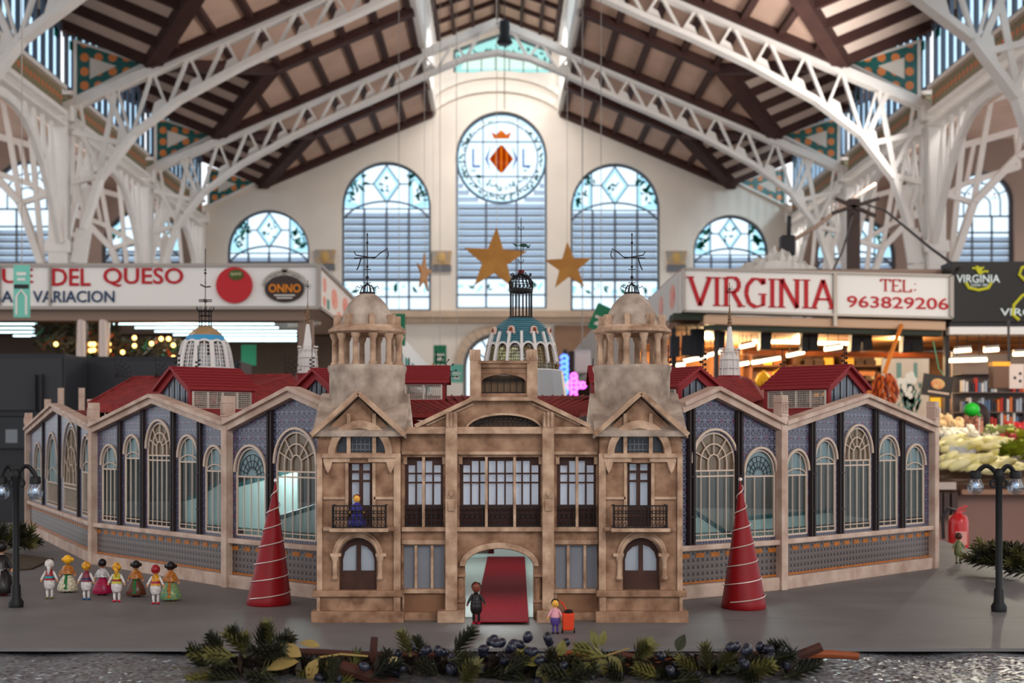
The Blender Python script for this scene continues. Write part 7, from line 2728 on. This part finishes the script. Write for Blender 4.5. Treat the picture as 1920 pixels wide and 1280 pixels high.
# ---- vegetable counter ----
vc = thing('vegetable_counter', 'display counter heaped with vegetables right of the model', 'counter', (X(1860, 8.6), 9.2, 0))
Yc = 8.5
xa_, xb_ = X(1748, Yc), X(2010, Yc)
zf = Z(908, Yc)
M_CNT = mat('counter_pink_brown', (130, 98, 88), 0.5, var=0.06, scale=2)
MB().box(xa_, xb_, Yc + 0.05, Yc + 1.9, 0, zf - 0.06).build('cabinet', M_CNT, vc)
b = MB()
b.add([(xa_, Yc, zf), (xb_, Yc, zf), (xb_, Yc + 1.8, zf + 0.26), (xa_, Yc + 1.8, zf + 0.26), (xa_, Yc, zf - 0.06), (xb_, Yc, zf - 0.06), (xb_, Yc + 1.8, zf - 0.055), (xa_, Yc + 1.8, zf - 0.055)],
      [(0, 1, 2, 3), (7, 6, 5, 4), (0, 4, 5, 1), (1, 5, 6, 2), (2, 6, 7, 3), (3, 7, 4, 0)])
b.build('sloping_display', mat('crate_wood', (70, 44, 30), 0.7), vc)
MB().box(xa_, X(1790, Yc), Yc - 0.03, Yc, zf - 0.03, zf + 0.015).build('price_rail', mat('chrome', (150, 132, 122), 0.25, metal=1.0), vc)
MB().box(X(1800, Yc), xb_, Yc - 0.04, Yc, zf - 0.06, zf - 0.03).build('front_edge', mat('edge_wood', (150, 112, 90), 0.5), vc)
b = MB()
for px in (1754, 1768, 1783):
    b.box(X(px, Yc), X(px + 11, Yc), Yc - 0.02, Yc + 0.03, zf - 0.2, zf - 0.05)
b.build('side_panels', mat('panel_dark', (70, 52, 48), 0.4), vc)


def surf(x, y):
    return zf + 0.26 * (y - Yc) / 1.8


random.seed(21)
# endives / leeks
b = MB().lathe((0, 0, 0), [(0.004, -0.10), (0.026, -0.085), (0.034, -0.04), (0.030, 0.015), (0.018, 0.065), (0.008, 0.095), (0.002, 0.105)], 10)
proto = b.build('endive', mat('endive_cream', (248, 236, 196), 0.4, c2=(216, 202, 122), scale=9), None, True)
proto['category'] = 'vegetable'
proto['label'] = 'pale green tipped endive in the heap at the front of the vegetable counter'
proto['group'] = 'endives on the vegetable counter'
first = True
for r in range(7):
    for i in range(9):
        px = 1762 + i * 15 + (r % 2) * 7 + random.uniform(-3, 3) - r * 2
        y = Yc + 0.16 + r * 0.13 + random.uniform(-0.02, 0.02)
        x = X(px, y)
        if px > 1885 - r * 6:
            continue
        o = proto if first else proto.copy()
        if not first:
            COL.objects.link(o)
        first = False
        o.location = (x, y, surf(x, y) + 0.06 + random.uniform(0, 0.035) + (0.05 if 2 < r < 6 else 0))
        o.rotation_euler = (radians(80 + random.uniform(-12, 12)), radians(random.uniform(-25, 25)), radians(random.uniform(0, 130)))
        o.scale = (1, 1, 1) if random.random() < 0.3 else (0.85, 0.85, 0.85)
for kind, cc, c2_, rr, n, lab, box_ in (('onion', (240, 232, 214), (214, 200, 170), 0.033, 44, 'round white onion in the pile behind the endives', (1768, 1878, 1.1, 1.45)),
                                       ('turnip', (226, 190, 140), (200, 160, 110), 0.04, 12, 'round tan turnip at the back of the vegetable counter', (1754, 1800, 1.55, 1.8)),
                                       ('radish', (170, 26, 34), (120, 20, 30), 0.03, 30, 'dark red radish in the bunch beside the onions', (1872, 1902, 0.8, 1.5)),
                                       ('tomato', (176, 30, 34), (140, 24, 28), 0.04, 14, 'red tomato piled at the right rear of the counter', (1892, 1925, 1.4, 1.75))):
    b = MB().lathe((0, 0, 0), [(0.001, -rr), (rr * 0.7, -rr * 0.75), (rr, 0), (rr * 0.75, rr * 0.7), (rr * 0.25, rr * 0.95), (rr * 0.1, rr * 1.25)], 12)
    pr0 = b.build(kind, mat(kind + '_skin', cc, 0.35, c2=c2_, scale=12), None, True)
    tag(pr0, lab, 'vegetable', kind + ' pile on the vegetable counter')
    for i in range(n):
        o = pr0 if i == 0 else pr0.copy()
        if i:
            COL.objects.link(o)
        y = Yc + random.uniform(box_[2], box_[3])
        px = random.uniform(box_[0], box_[1])
        o.location = (X(px, y), y, surf(0, y) + rr + random.uniform(0.02, 0.10))
        o.rotation_euler = (random.uniform(-1, 1), random.uniform(-1, 1), 0)
for k_, (cx_, yy_, wdt, cc, c2_, lab) in enumerate(((1896, 0.55, 0.16, (170, 180, 50), (90, 100, 30), 'bright yellow green lettuce at the right front of the counter'),
                                              (1876, 1.3, 0.10, (206, 206, 150), (120, 140, 70), 'pale green cabbage behind the radishes'),
                                              (1915, 1.1, 0.13, (190, 190, 60), (110, 120, 40), 'curly yellow green lettuce below the tomatoes'))):
    y = Yc + yy_
    q = Vector((X(cx_, y), y, surf(0, y)))
    t = thing('lettuce', lab, 'vegetable', q)
    for i in range(26):
        a = i * 2.4
        rr = 0.02 + wdt * 0.5 * (i / 26)
        b = MB()
        c = q + Vector((rr * cos(a), rr * sin(a), 0.06 + 0.07 * (1 - i / 26)))
        d = Vector((cos(a), sin(a), 1.2 - i / 20)).normalized()
        sd_ = Vector((-sin(a), cos(a), 0))
        vs = []
        for u in range(4):
            for v in range(5):
                vs.append(c + d * 0.03 * u + sd_ * (v - 2) * 0.02 * (0.6 + 0.3 * u) + Vector((0, 0, 0.008 * sin(v * 3 + u * 2 + i))))
        fs = [(u * 5 + v, u * 5 + v + 1, u * 5 + v + 6, u * 5 + v + 5) for u in range(3) for v in range(4)]
        b.add(vs, fs).build('leaf', mat('lettuce_%d' % k_, cc, 0.5, c2=c2_, scale=14), t, True)
t = thing('price_tag', 'grey handwritten price tag standing in the endives', 'price tag', P(1805, 860, 9.0))
M_t = Matrix.Translation(P(1805, 848, 8.95)) @ Matrix.Rotation(radians(5), 4, 'Y')
MB(M_t).box(-0.085, 0.085, 0, 0.008, -0.035, 0.035).build('card', mat('tag_grey', (150, 150, 152), 0.5, c2=(190, 190, 190), scale=30), t)
b = MB(M_t)
for i in range(9):
    x = -0.07 + i * 0.016
    b.tube([(x, -0.002, -0.015), (x + 0.004, -0.002, 0.018), (x + 0.008, -0.002, -0.012)], 0.002, 4)
b.build('scribble', M_SIGN, t)
MB(M_t).tube([(0, 0.004, -0.03), (0, 0.01, -0.13)], 0.004, 5).build('pin', M_METAL, t)
# green balloon
q = P(1822, 768, 10.6)
t = thing('balloon', 'bright green balloon above the shopkeeper', 'balloon', q)
MB().ell(q, (0.06, 0.06, 0.055), 16, 10).build('body', mat('balloon_green', (30, 160, 40), 0.4), t, True)
MB().ell(q + Vector((0.058, 0, -0.04)), (0.014, 0.012, 0.012), 8, 6).build('knot', mat('balloon_green', (30, 160, 40), 0.4), t, True)
MB().tube([q + Vector((0.06, 0, -0.05)), q + Vector((0.06, 0.02, -0.25)), q + Vector((0.08, 0.1, -0.42)), q + Vector((0.08, -0.15, -0.75))], 0.003, 4).build('string', M_SIGN, t)


# shopkeeper: one continuous skinned body
def skin_body(name, joints, edges, radii, m, parent, root=0, sub=2):
    me = bpy.data.meshes.new('tmp_skin')
    me.from_pydata(joints, edges, [])
    o = bpy.data.objects.new('tmp_skin', me)
    COL.objects.link(o)
    md = o.modifiers.new('skin', 'SKIN')
    md.use_smooth_shade = True
    sv = me.skin_vertices[0].data
    for i, r in enumerate(radii):
        sv[i].radius = (r, r) if not isinstance(r, tuple) else r
        sv[i].use_root = (i == root)
    s_ = o.modifiers.new('sub', 'SUBSURF')
    s_.levels = sub
    s_.render_levels = sub
    dg = bpy.context.evaluated_depsgraph_get()
    me2 = bpy.data.meshes.new_from_object(o.evaluated_get(dg))
    vs = [v.co.copy() for v in me2.vertices]
    fs = [tuple(p.vertices) for p in me2.polygons]
    bpy.data.objects.remove(o)
    return MB().add(vs, fs).build(name, m, parent, True)


hx, hy_ = X(1826, 10.9), 10.9
hz = Z(786, 10.9)     # centre of the head
t = thing('person', 'shopkeeper with dark hair and glasses in an olive jacket behind the vegetables', 'person', (hx + 0.05, hy_ + 0.05, 0))
bx = hx + 0.05
J = [(bx, hy_ + 0.05, 0.88), (bx, hy_ + 0.05, 1.1), (bx, hy_ + 0.04, hz - 0.30), (bx - 0.01, hy_ + 0.03, hz - 0.2), (hx + 0.02, hy_ + 0.02, hz - 0.12), (hx, hy_, hz), (hx, hy_, hz + 0.06),
     (bx - 0.17, hy_ + 0.04, hz - 0.24), (bx - 0.24, hy_ - 0.02, hz - 0.5), (bx - 0.2, hy_ - 0.2, hz - 0.62), (bx + 0.17, hy_ + 0.04, hz - 0.24), (bx + 0.25, hy_ - 0.02, hz - 0.5), (bx + 0.2, hy_ - 0.2, hz - 0.62),
     (bx - 0.1, hy_ + 0.05, 0.8), (bx - 0.1, hy_ + 0.03, 0.45), (bx - 0.1, hy_ + 0.05, 0.06), (bx + 0.1, hy_ + 0.05, 0.8), (bx + 0.1, hy_ + 0.03, 0.45), (bx + 0.1, hy_ + 0.05, 0.06)]
E = [(0, 1), (1, 2), (2, 3), (3, 4), (4, 5), (5, 6), (2, 7), (7, 8), (8, 9), (2, 10), (10, 11), (11, 12), (0, 13), (13, 14), (14, 15), (0, 16), (16, 17), (17, 18)]
Rr = [0.14, 0.13, 0.12, 0.07, 0.055, (0.088, 0.1), (0.075, 0.09), 0.06, 0.045, 0.032, 0.06, 0.045, 0.032, 0.085, 0.06, 0.045, 0.085, 0.06, 0.045]
skin_body('body', J, E, Rr, mat('skin_tone', (196, 132, 104), 0.5), t)
jk = MB()
jk.lathe((bx, hy_ + 0.05, 0), [(0.17, 0.8), (0.17, 1.05), (0.19, hz - 0.42), (0.2, hz - 0.3), (0.13, hz - 0.2), (0.08, hz - 0.14)], 20)
jk.tube([(bx - 0.17, hy_ + 0.04, hz - 0.25), (bx - 0.25, hy_ - 0.02, hz - 0.5), (bx - 0.2, hy_ - 0.18, hz - 0.6)], [0.075, 0.06, 0.045], 10)
jk.tube([(bx + 0.17, hy_ + 0.04, hz - 0.25), (bx + 0.26, hy_ - 0.02, hz - 0.5), (bx + 0.2, hy_ - 0.18, hz - 0.6)], [0.075, 0.06, 0.045], 10)
jk.build('olive_jacket', mat('jacket_olive', (92, 92, 52), 0.8), t, True)
MB().lathe((hx + 0.02, hy_ + 0.02, 0), [(0.095, hz - 0.2), (0.1, hz - 0.15), (0.075, hz - 0.115)], 14).build('dark_scarf', mat('scarf_dark', (50, 34, 50), 0.8), t, True)
hr = MB()
hr.ell((hx + 0.035, hy_ + 0.045, hz + 0.02), (0.105, 0.1, 0.115), 16, 10)
hr.ell((hx + 0.085, hy_ + 0.05, hz - 0.05), (0.06, 0.07, 0.1), 12, 8)
hr.build('dark_hair', mat('hair_dark', (46, 30, 28), 0.6), t, True)
MB().ell((hx - 0.012, hy_ - 0.1, hz - 0.012), (0.014, 0.022, 0.02), 8, 6).build('nose', mat('skin_tone', (196, 132, 104), 0.5), t, True)
MB().tube([(hx - 0.045, hy_ - 0.09, hz - 0.05), (hx - 0.01, hy_ - 0.1, hz - 0.053), (hx + 0.022, hy_ - 0.09, hz - 0.05)], 0.006, 5).build('mouth', mat('lips', (160, 80, 74), 0.5), t)
b = MB()
for sx in (-1, 1):
    b.tube(p3(arc(hx - 0.01 + sx * 0.034, hz + 0.02, 0.026, 0, 2 * pi, 12)[:-1], hy_ - 0.105), 0.004, 5, True)
b.bar((hx - 0.018, hy_ - 0.105, hz + 0.022), (hx - 0.002, hy_ - 0.105, hz + 0.022), 0.004)
b.bar((hx + 0.05, hy_ - 0.105, hz + 0.024), (hx + 0.085, hy_, hz + 0.02), 0.004)
b.build('glasses', mat('glasses_black', (24, 20, 20), 0.3), t)
b = MB()
for sx in (-1, 1):
    b.ell((hx - 0.01 + sx * 0.034, hy_ - 0.094, hz + 0.02), (0.011, 0.006, 0.007), 8, 5)
b.build('eyes', mat('doll_eyes', (20, 16, 16), 0.3), t)
MB().ell((hx + 0.09, hy_ + 0.0, hz - 0.005), (0.012, 0.02, 0.03), 8, 6).build('ear', mat('skin_tone', (196, 132, 104), 0.5), t)

# fire extinguisher
Y_ = 7.9
x = X(1797, Y_)
t = thing('fire_extinguisher', 'red fire extinguisher on a stand in front of the vegetable counter', 'fire extinguisher', (x, Y_, 0))
sE = Y_ / F
zE = lambda py: ZC + (VY - py) * sE
MB().lathe((x, Y_, 0), [(0.05, zE(1042)), (0.056, zE(1038)), (0.056, zE(978)), (0.048, zE(968)), (0.022, zE(962)), (0.02, zE(957))], 20).build('cylinder', mat('extinguisher_red', (186, 26, 28), 0.3, coat=0.4), t, True)
b = MB()
b.bar((x - 0.01, Y_, zE(956)), (x + 0.05, Y_, zE(948)), 0.018, 0.012)
b.bar((x - 0.01, Y_, zE(959)), (x + 0.04, Y_, zE(957)), 0.018, 0.008)
b.build('lever', mat('extinguisher_red', (186, 26, 28), 0.3, coat=0.4), t)
MB().tube([(x - 0.01, Y_, zE(958)), (x - 0.06, Y_, zE(952)), (x - 0.09, Y_, zE(970)), (x - 0.085, Y_, zE(1010))], 0.010, 8).build('hose', M_DKMET, t, True)
MB().box(x - 0.03, x + 0.03, Y_ - 0.058, Y_ - 0.05, zE(1020), zE(995)).build('label', mat('label_pink', (214, 150, 140), 0.5), t)
MB().tube([(x, Y_, 0), (x, Y_, zE(1042))], 0.02, 8).build('stand', M_DKMET, t)
MB().lathe((x, Y_, 0), [(0.12, 0), (0.12, 0.02), (0.03, 0.03)], 16).build('foot', M_DKMET, t)

# ---- distant stalls in the middle aisle ----
for sx, a, lab in ((-1, 750, 'white distant stall in the middle aisle left of the blue dome'), (1, 1132, 'grey distant stall in the middle aisle right of the blue dome')):
    x = X(a, 23) if sx < 0 else X(1118, 21)
    t = thing('distant_stall', lab, 'market stall', (x + sx * 1.2, 26, 0))
    MB().box(min(x, x + sx * 3), max(x, x + sx * 3), 21.5, 34, ZC + 0.95, ZC + 1.75).build('fascia', M_SIGN if sx < 0 else mat('fascia_grey', (176, 166, 158), 0.6), t)
    MB().box(min(x + sx * 0.4, x + sx * 3), max(x + sx * 0.4, x + sx * 3), 22, 33.5, 0, ZC + 0.95).build('body', mat('distant_stall_dark', (72, 60, 54), 0.7, c2=(140, 110, 86), scale=2), t)
    MB().bar((x, 21.5, ZC + 0.92), (x, 34, ZC + 0.92), 0.2, 0.1).build('edge', M_SHADETRIM, t)
    b = MB()
    for i in range(6):
        b.box(x - 0.02, x + 0.02, 22.5 + i * 1.8, 23.5 + i * 1.8, ZC + 1.15, ZC + 1.45)
    b.build('prints', mat('side_teal', (60, 140, 130), 0.5), t)
Y_ = 18.0
t = thing('light_box', 'white square light box with black edge right of the blue dome', 'sign', (X(1090, Y_), Y_, Z(702, Y_)))
MB().box(X(1076, Y_), X(1108, Y_), Y_, Y_ + 0.3, Z(700, Y_), Z(655, Y_)).build('box', mat('light_box_white', (206, 204, 204), 0.5), t, bevel=0.03)
MB().box(X(1066, Y_), X(1076, Y_), Y_, Y_ + 0.3, Z(706, Y_), Z(658, Y_)).build('black_edge', M_DKMET, t)
MB().tube([P(1092, 655, Y_), Vector((X(1092, Y_), Y_, ZC + 12.0))], 0.008, 6).build('hanger', M_METAL, t)
Y_ = 17.0
t = thing('neon_sign', 'blue neon swirl sign right of the blue dome', 'neon sign', P(1061, 732, Y_))
b = MB()
for k in range(7):
    b.tube([P(1052 + 12 * (0.5 - 0.5 * cos(u)), 732 - k * 10 - 6 * sin(u / 1), Y_) for u in [i * 0.7 for i in range(8)]], 0.02, 5)
b.build('neon_tube', mat('neon_blue', (70, 110, 255), 0.5, emit=3.5), t)
MB().tube([(X(1058, Y_), Y_ + 0.05, 0), P(1060, 655, Y_ + 0.05)], 0.03, 6).build('post', M_DKMET, t)
t = thing('neon_cross', 'pink neon cross below the white light box', 'neon sign', P(1076, 745, Y_))
b = MB()
c0 = P(1076, 722, Y_)
for a in range(4):
    a = a * pi / 2
    for k in (0.06, 0.11):
        b.tube(p3(arc(c0.x + k * cos(a), c0.z + k * sin(a), 0.035, 0, 2 * pi, 8)[:-1], Y_), 0.014, 5, True)
b.build('neon_tube', mat('neon_pink', (236, 80, 240), 0.5, emit=4), t)
MB().tube([(X(1076, Y_), Y_ + 0.05, 0), P(1076, 715, Y_ + 0.05)], 0.02, 6).build('post', M_DKMET, t)

# ---- hanging green signs ----
M_SGN = mat('sign_green', (40, 128, 90), 0.5)
M_SGT = mat('sign_teal_pale', (120, 200, 180), 0.5)
for px, py, w_, h_, Y_, tilt, m_, lab in ((1127, 597, 34, 50, 15.0, 24, M_SGN, 'tilted green banner sign left of the right tower cupola'),
                                          (748, 618, 24, 60, 17.0, 0, M_SGN, 'green hanging sign half hidden behind the left tower cupola'),
                                          (825, 665, 24, 36, 20.0, 0, M_SGN, 'small dark green hanging sign right of the left tower'),
                                          (856, 700, 24, 34, 21.0, 0, M_SGT, 'pale teal hanging sign left of the attic block'),
                                          (41, 546, 30, 98, 11.0, 0, M_SGT, 'pale teal sign with white arrow hanging in front of the cheese sign')):
    c0 = P(px, py, Y_)
    s_ = Y_ / F
    t = thing('hanging_sign', lab, 'sign', c0)
    Mx = Matrix.Translation(c0) @ Matrix.Rotation(radians(tilt), 4, 'Y')
    W2, H2 = w_ * s_ / 2, h_ * s_ / 2
    MB(Mx).box(-W2, W2, -0.01, 0.01, -H2, H2).build('panel', m_, t)
    b = MB(Mx)
    if px == 41:
        b.tube([(-W2 * 0.6, -0.014, -H2 * 0.9), (-W2 * 0.6, -0.014, -H2 * 0.2), (0, -0.014, H2 * 0.05), (W2 * 0.6, -0.014, -H2 * 0.2), (W2 * 0.6, -0.014, -H2 * 0.9)], 0.01, 5)
        b.box(-W2 * 0.5, W2 * 0.5, -0.016, -0.011, H2 * 0.4, H2 * 0.5)
        b.box(-W2 * 0.6, W2 * 0.6, -0.016, -0.011, H2 * 0.6, H2 * 0.72)
        MB(Mx).box(-W2 * 0.9, W2 * 0.9, -0.015, -0.011, H2 * 0.1, H2 * 0.26).build('dark_band', M_DKMET, t)
    else:
        b.box(-W2 * 0.7, W2 * 0.7, -0.015, -0.011, -H2 * 0.1, H2 * 0.1)
        b.plate(arc(0, -H2 * 0.6, W2 * 0.5, 0, pi, 10), [], -0.015, -0.011)
    b.build('white_symbol', M_SIGN, t)
    MB().tube([c0 + Vector((0, 0, H2)), Vector((c0.x, c0.y, (Zr(abs(c0.x)) if abs(c0.x) > 1.9 else ZC + 12.3) - 0.03))], 0.004, 4).build('cord', M_METAL, t)
# golden stars
M_GOLD = mat('gold_star', (190, 134, 62), 0.55, c2=(166, 110, 48), scale=5)
for px, py, rp, Y_, rotz, tilt, lab in ((928, 487, 62, 12.5, 0.05, 3, 'large gold star hanging at the centre in front of the round window bay'),
                                        (1066, 500, 47, 13.5, 0.1, -3, 'large gold star hanging right of the central mast'),
                                        (795, 512, 38, 15, 1.25, 4, 'gold star seen nearly edge on above the left tower'),
                                        (812, 703, 24, 22, 0.3, 0, 'small distant gold star beside the attic block')):
    c0 = P(px, py, Y_)
    r_ = rp * Y_ / F
    Mx = Matrix.Translation(c0) @ Matrix.Rotation(rotz, 4, 'Z') @ Matrix.Rotation(radians(tilt), 4, 'Y')
    b = MB(Mx)
    k = 10
    pts = []
    for i in range(k):
        a = pi / 2 + 2 * pi * i / k
        rr = r_ if i % 2 == 0 else r_ * 0.40
        pts.append((rr * cos(a), rr * sin(a)))
    vs = [(0, -r_ * 0.05, 0), (0, r_ * 0.05, 0)] + [(a_, -0.008, b__) for a_, b__ in pts] + [(a_, 0.008, b__) for a_, b__ in pts]
    fs = []
    for i in range(k):
        j = (i + 1) % k
        fs += [(0, 2 + i, 2 + j), (1, 12 + j, 12 + i), (2 + i, 12 + i, 12 + j, 2 + j)]
    b.add(vs, fs)
    t = thing('hanging_star', lab, 'star', c0, 'gold stars hanging in the hall')
    b.build('star', M_GOLD, t)
    top_ = Mx @ Vector((0, 0, r_))
    MB().tube([top_, Vector((top_.x, top_.y, (Zr(abs(top_.x)) if abs(top_.x) > 1.9 else ZC + 12.4 - 0.37 * abs(top_.x)) - 0.02))], 0.0025, 4).build('thread', mat('thin_thread', (190, 180, 170), 0.5), t)

# ropes slung over the right stall
for k, (pts, r_, lab) in enumerate((([(1440, 478, 20), (1530, 425, 21), (1600, 372, 22), (1640, 345, 24)], 0.03, 'pale rope slanting up from the plastic sheeting to the right'),
                                    ([(1608, 378, 22), (1660, 395, 18), (1745, 465, 14), (1800, 505, 12.3)], 0.014, 'dark cable running down from the dark pole to the black sign'),
                                    ([(1560, 510, 13), (1580, 470, 15), (1600, 400, 20)], 0.012, 'dark cable rising from the VIRGINIA sign to the dark pole'))):
    tag(MB().tube([P(*p) for p in pts], r_, 6).build('cable', mat('rope_tan', (150, 120, 100), 0.7) if k == 0 else M_DKMET), lab, 'cable')
t = thing('dark_pole', 'dark brown pole with crossed braces standing behind the VIRGINIA sign', 'pole', (X(1603, 20), 20, 0))
MB().box(X(1592, 20), X(1613, 20), 20, 20.15, 0, Z(372, 20)).build('pole', mat('pole_brown', (70, 54, 48), 0.6), t)
b = MB()
b.bar(P(1560, 400, 20), P(1648, 372, 20), 0.05)
b.bar(P(1566, 372, 20), P(1642, 405, 20), 0.05)
b.build('braces', mat('pole_brown', (70, 54, 48), 0.6), t)
t = thing('small_floodlight', 'dark floodlight on a bracket above the plastic sheeting', 'floodlight', (X(1478, 18), 18, Z(478, 18)))
MB().box(X(1466, 18), X(1492, 18), 18, 18.2, Z(478, 18), Z(440, 18)).build('housing', M_DKMET, t, bevel=0.02)
MB().tube([P(1479, 440, 18.1), P(1480, 405, 18.1)], 0.03, 6).build('bracket', M_DKMET, t)
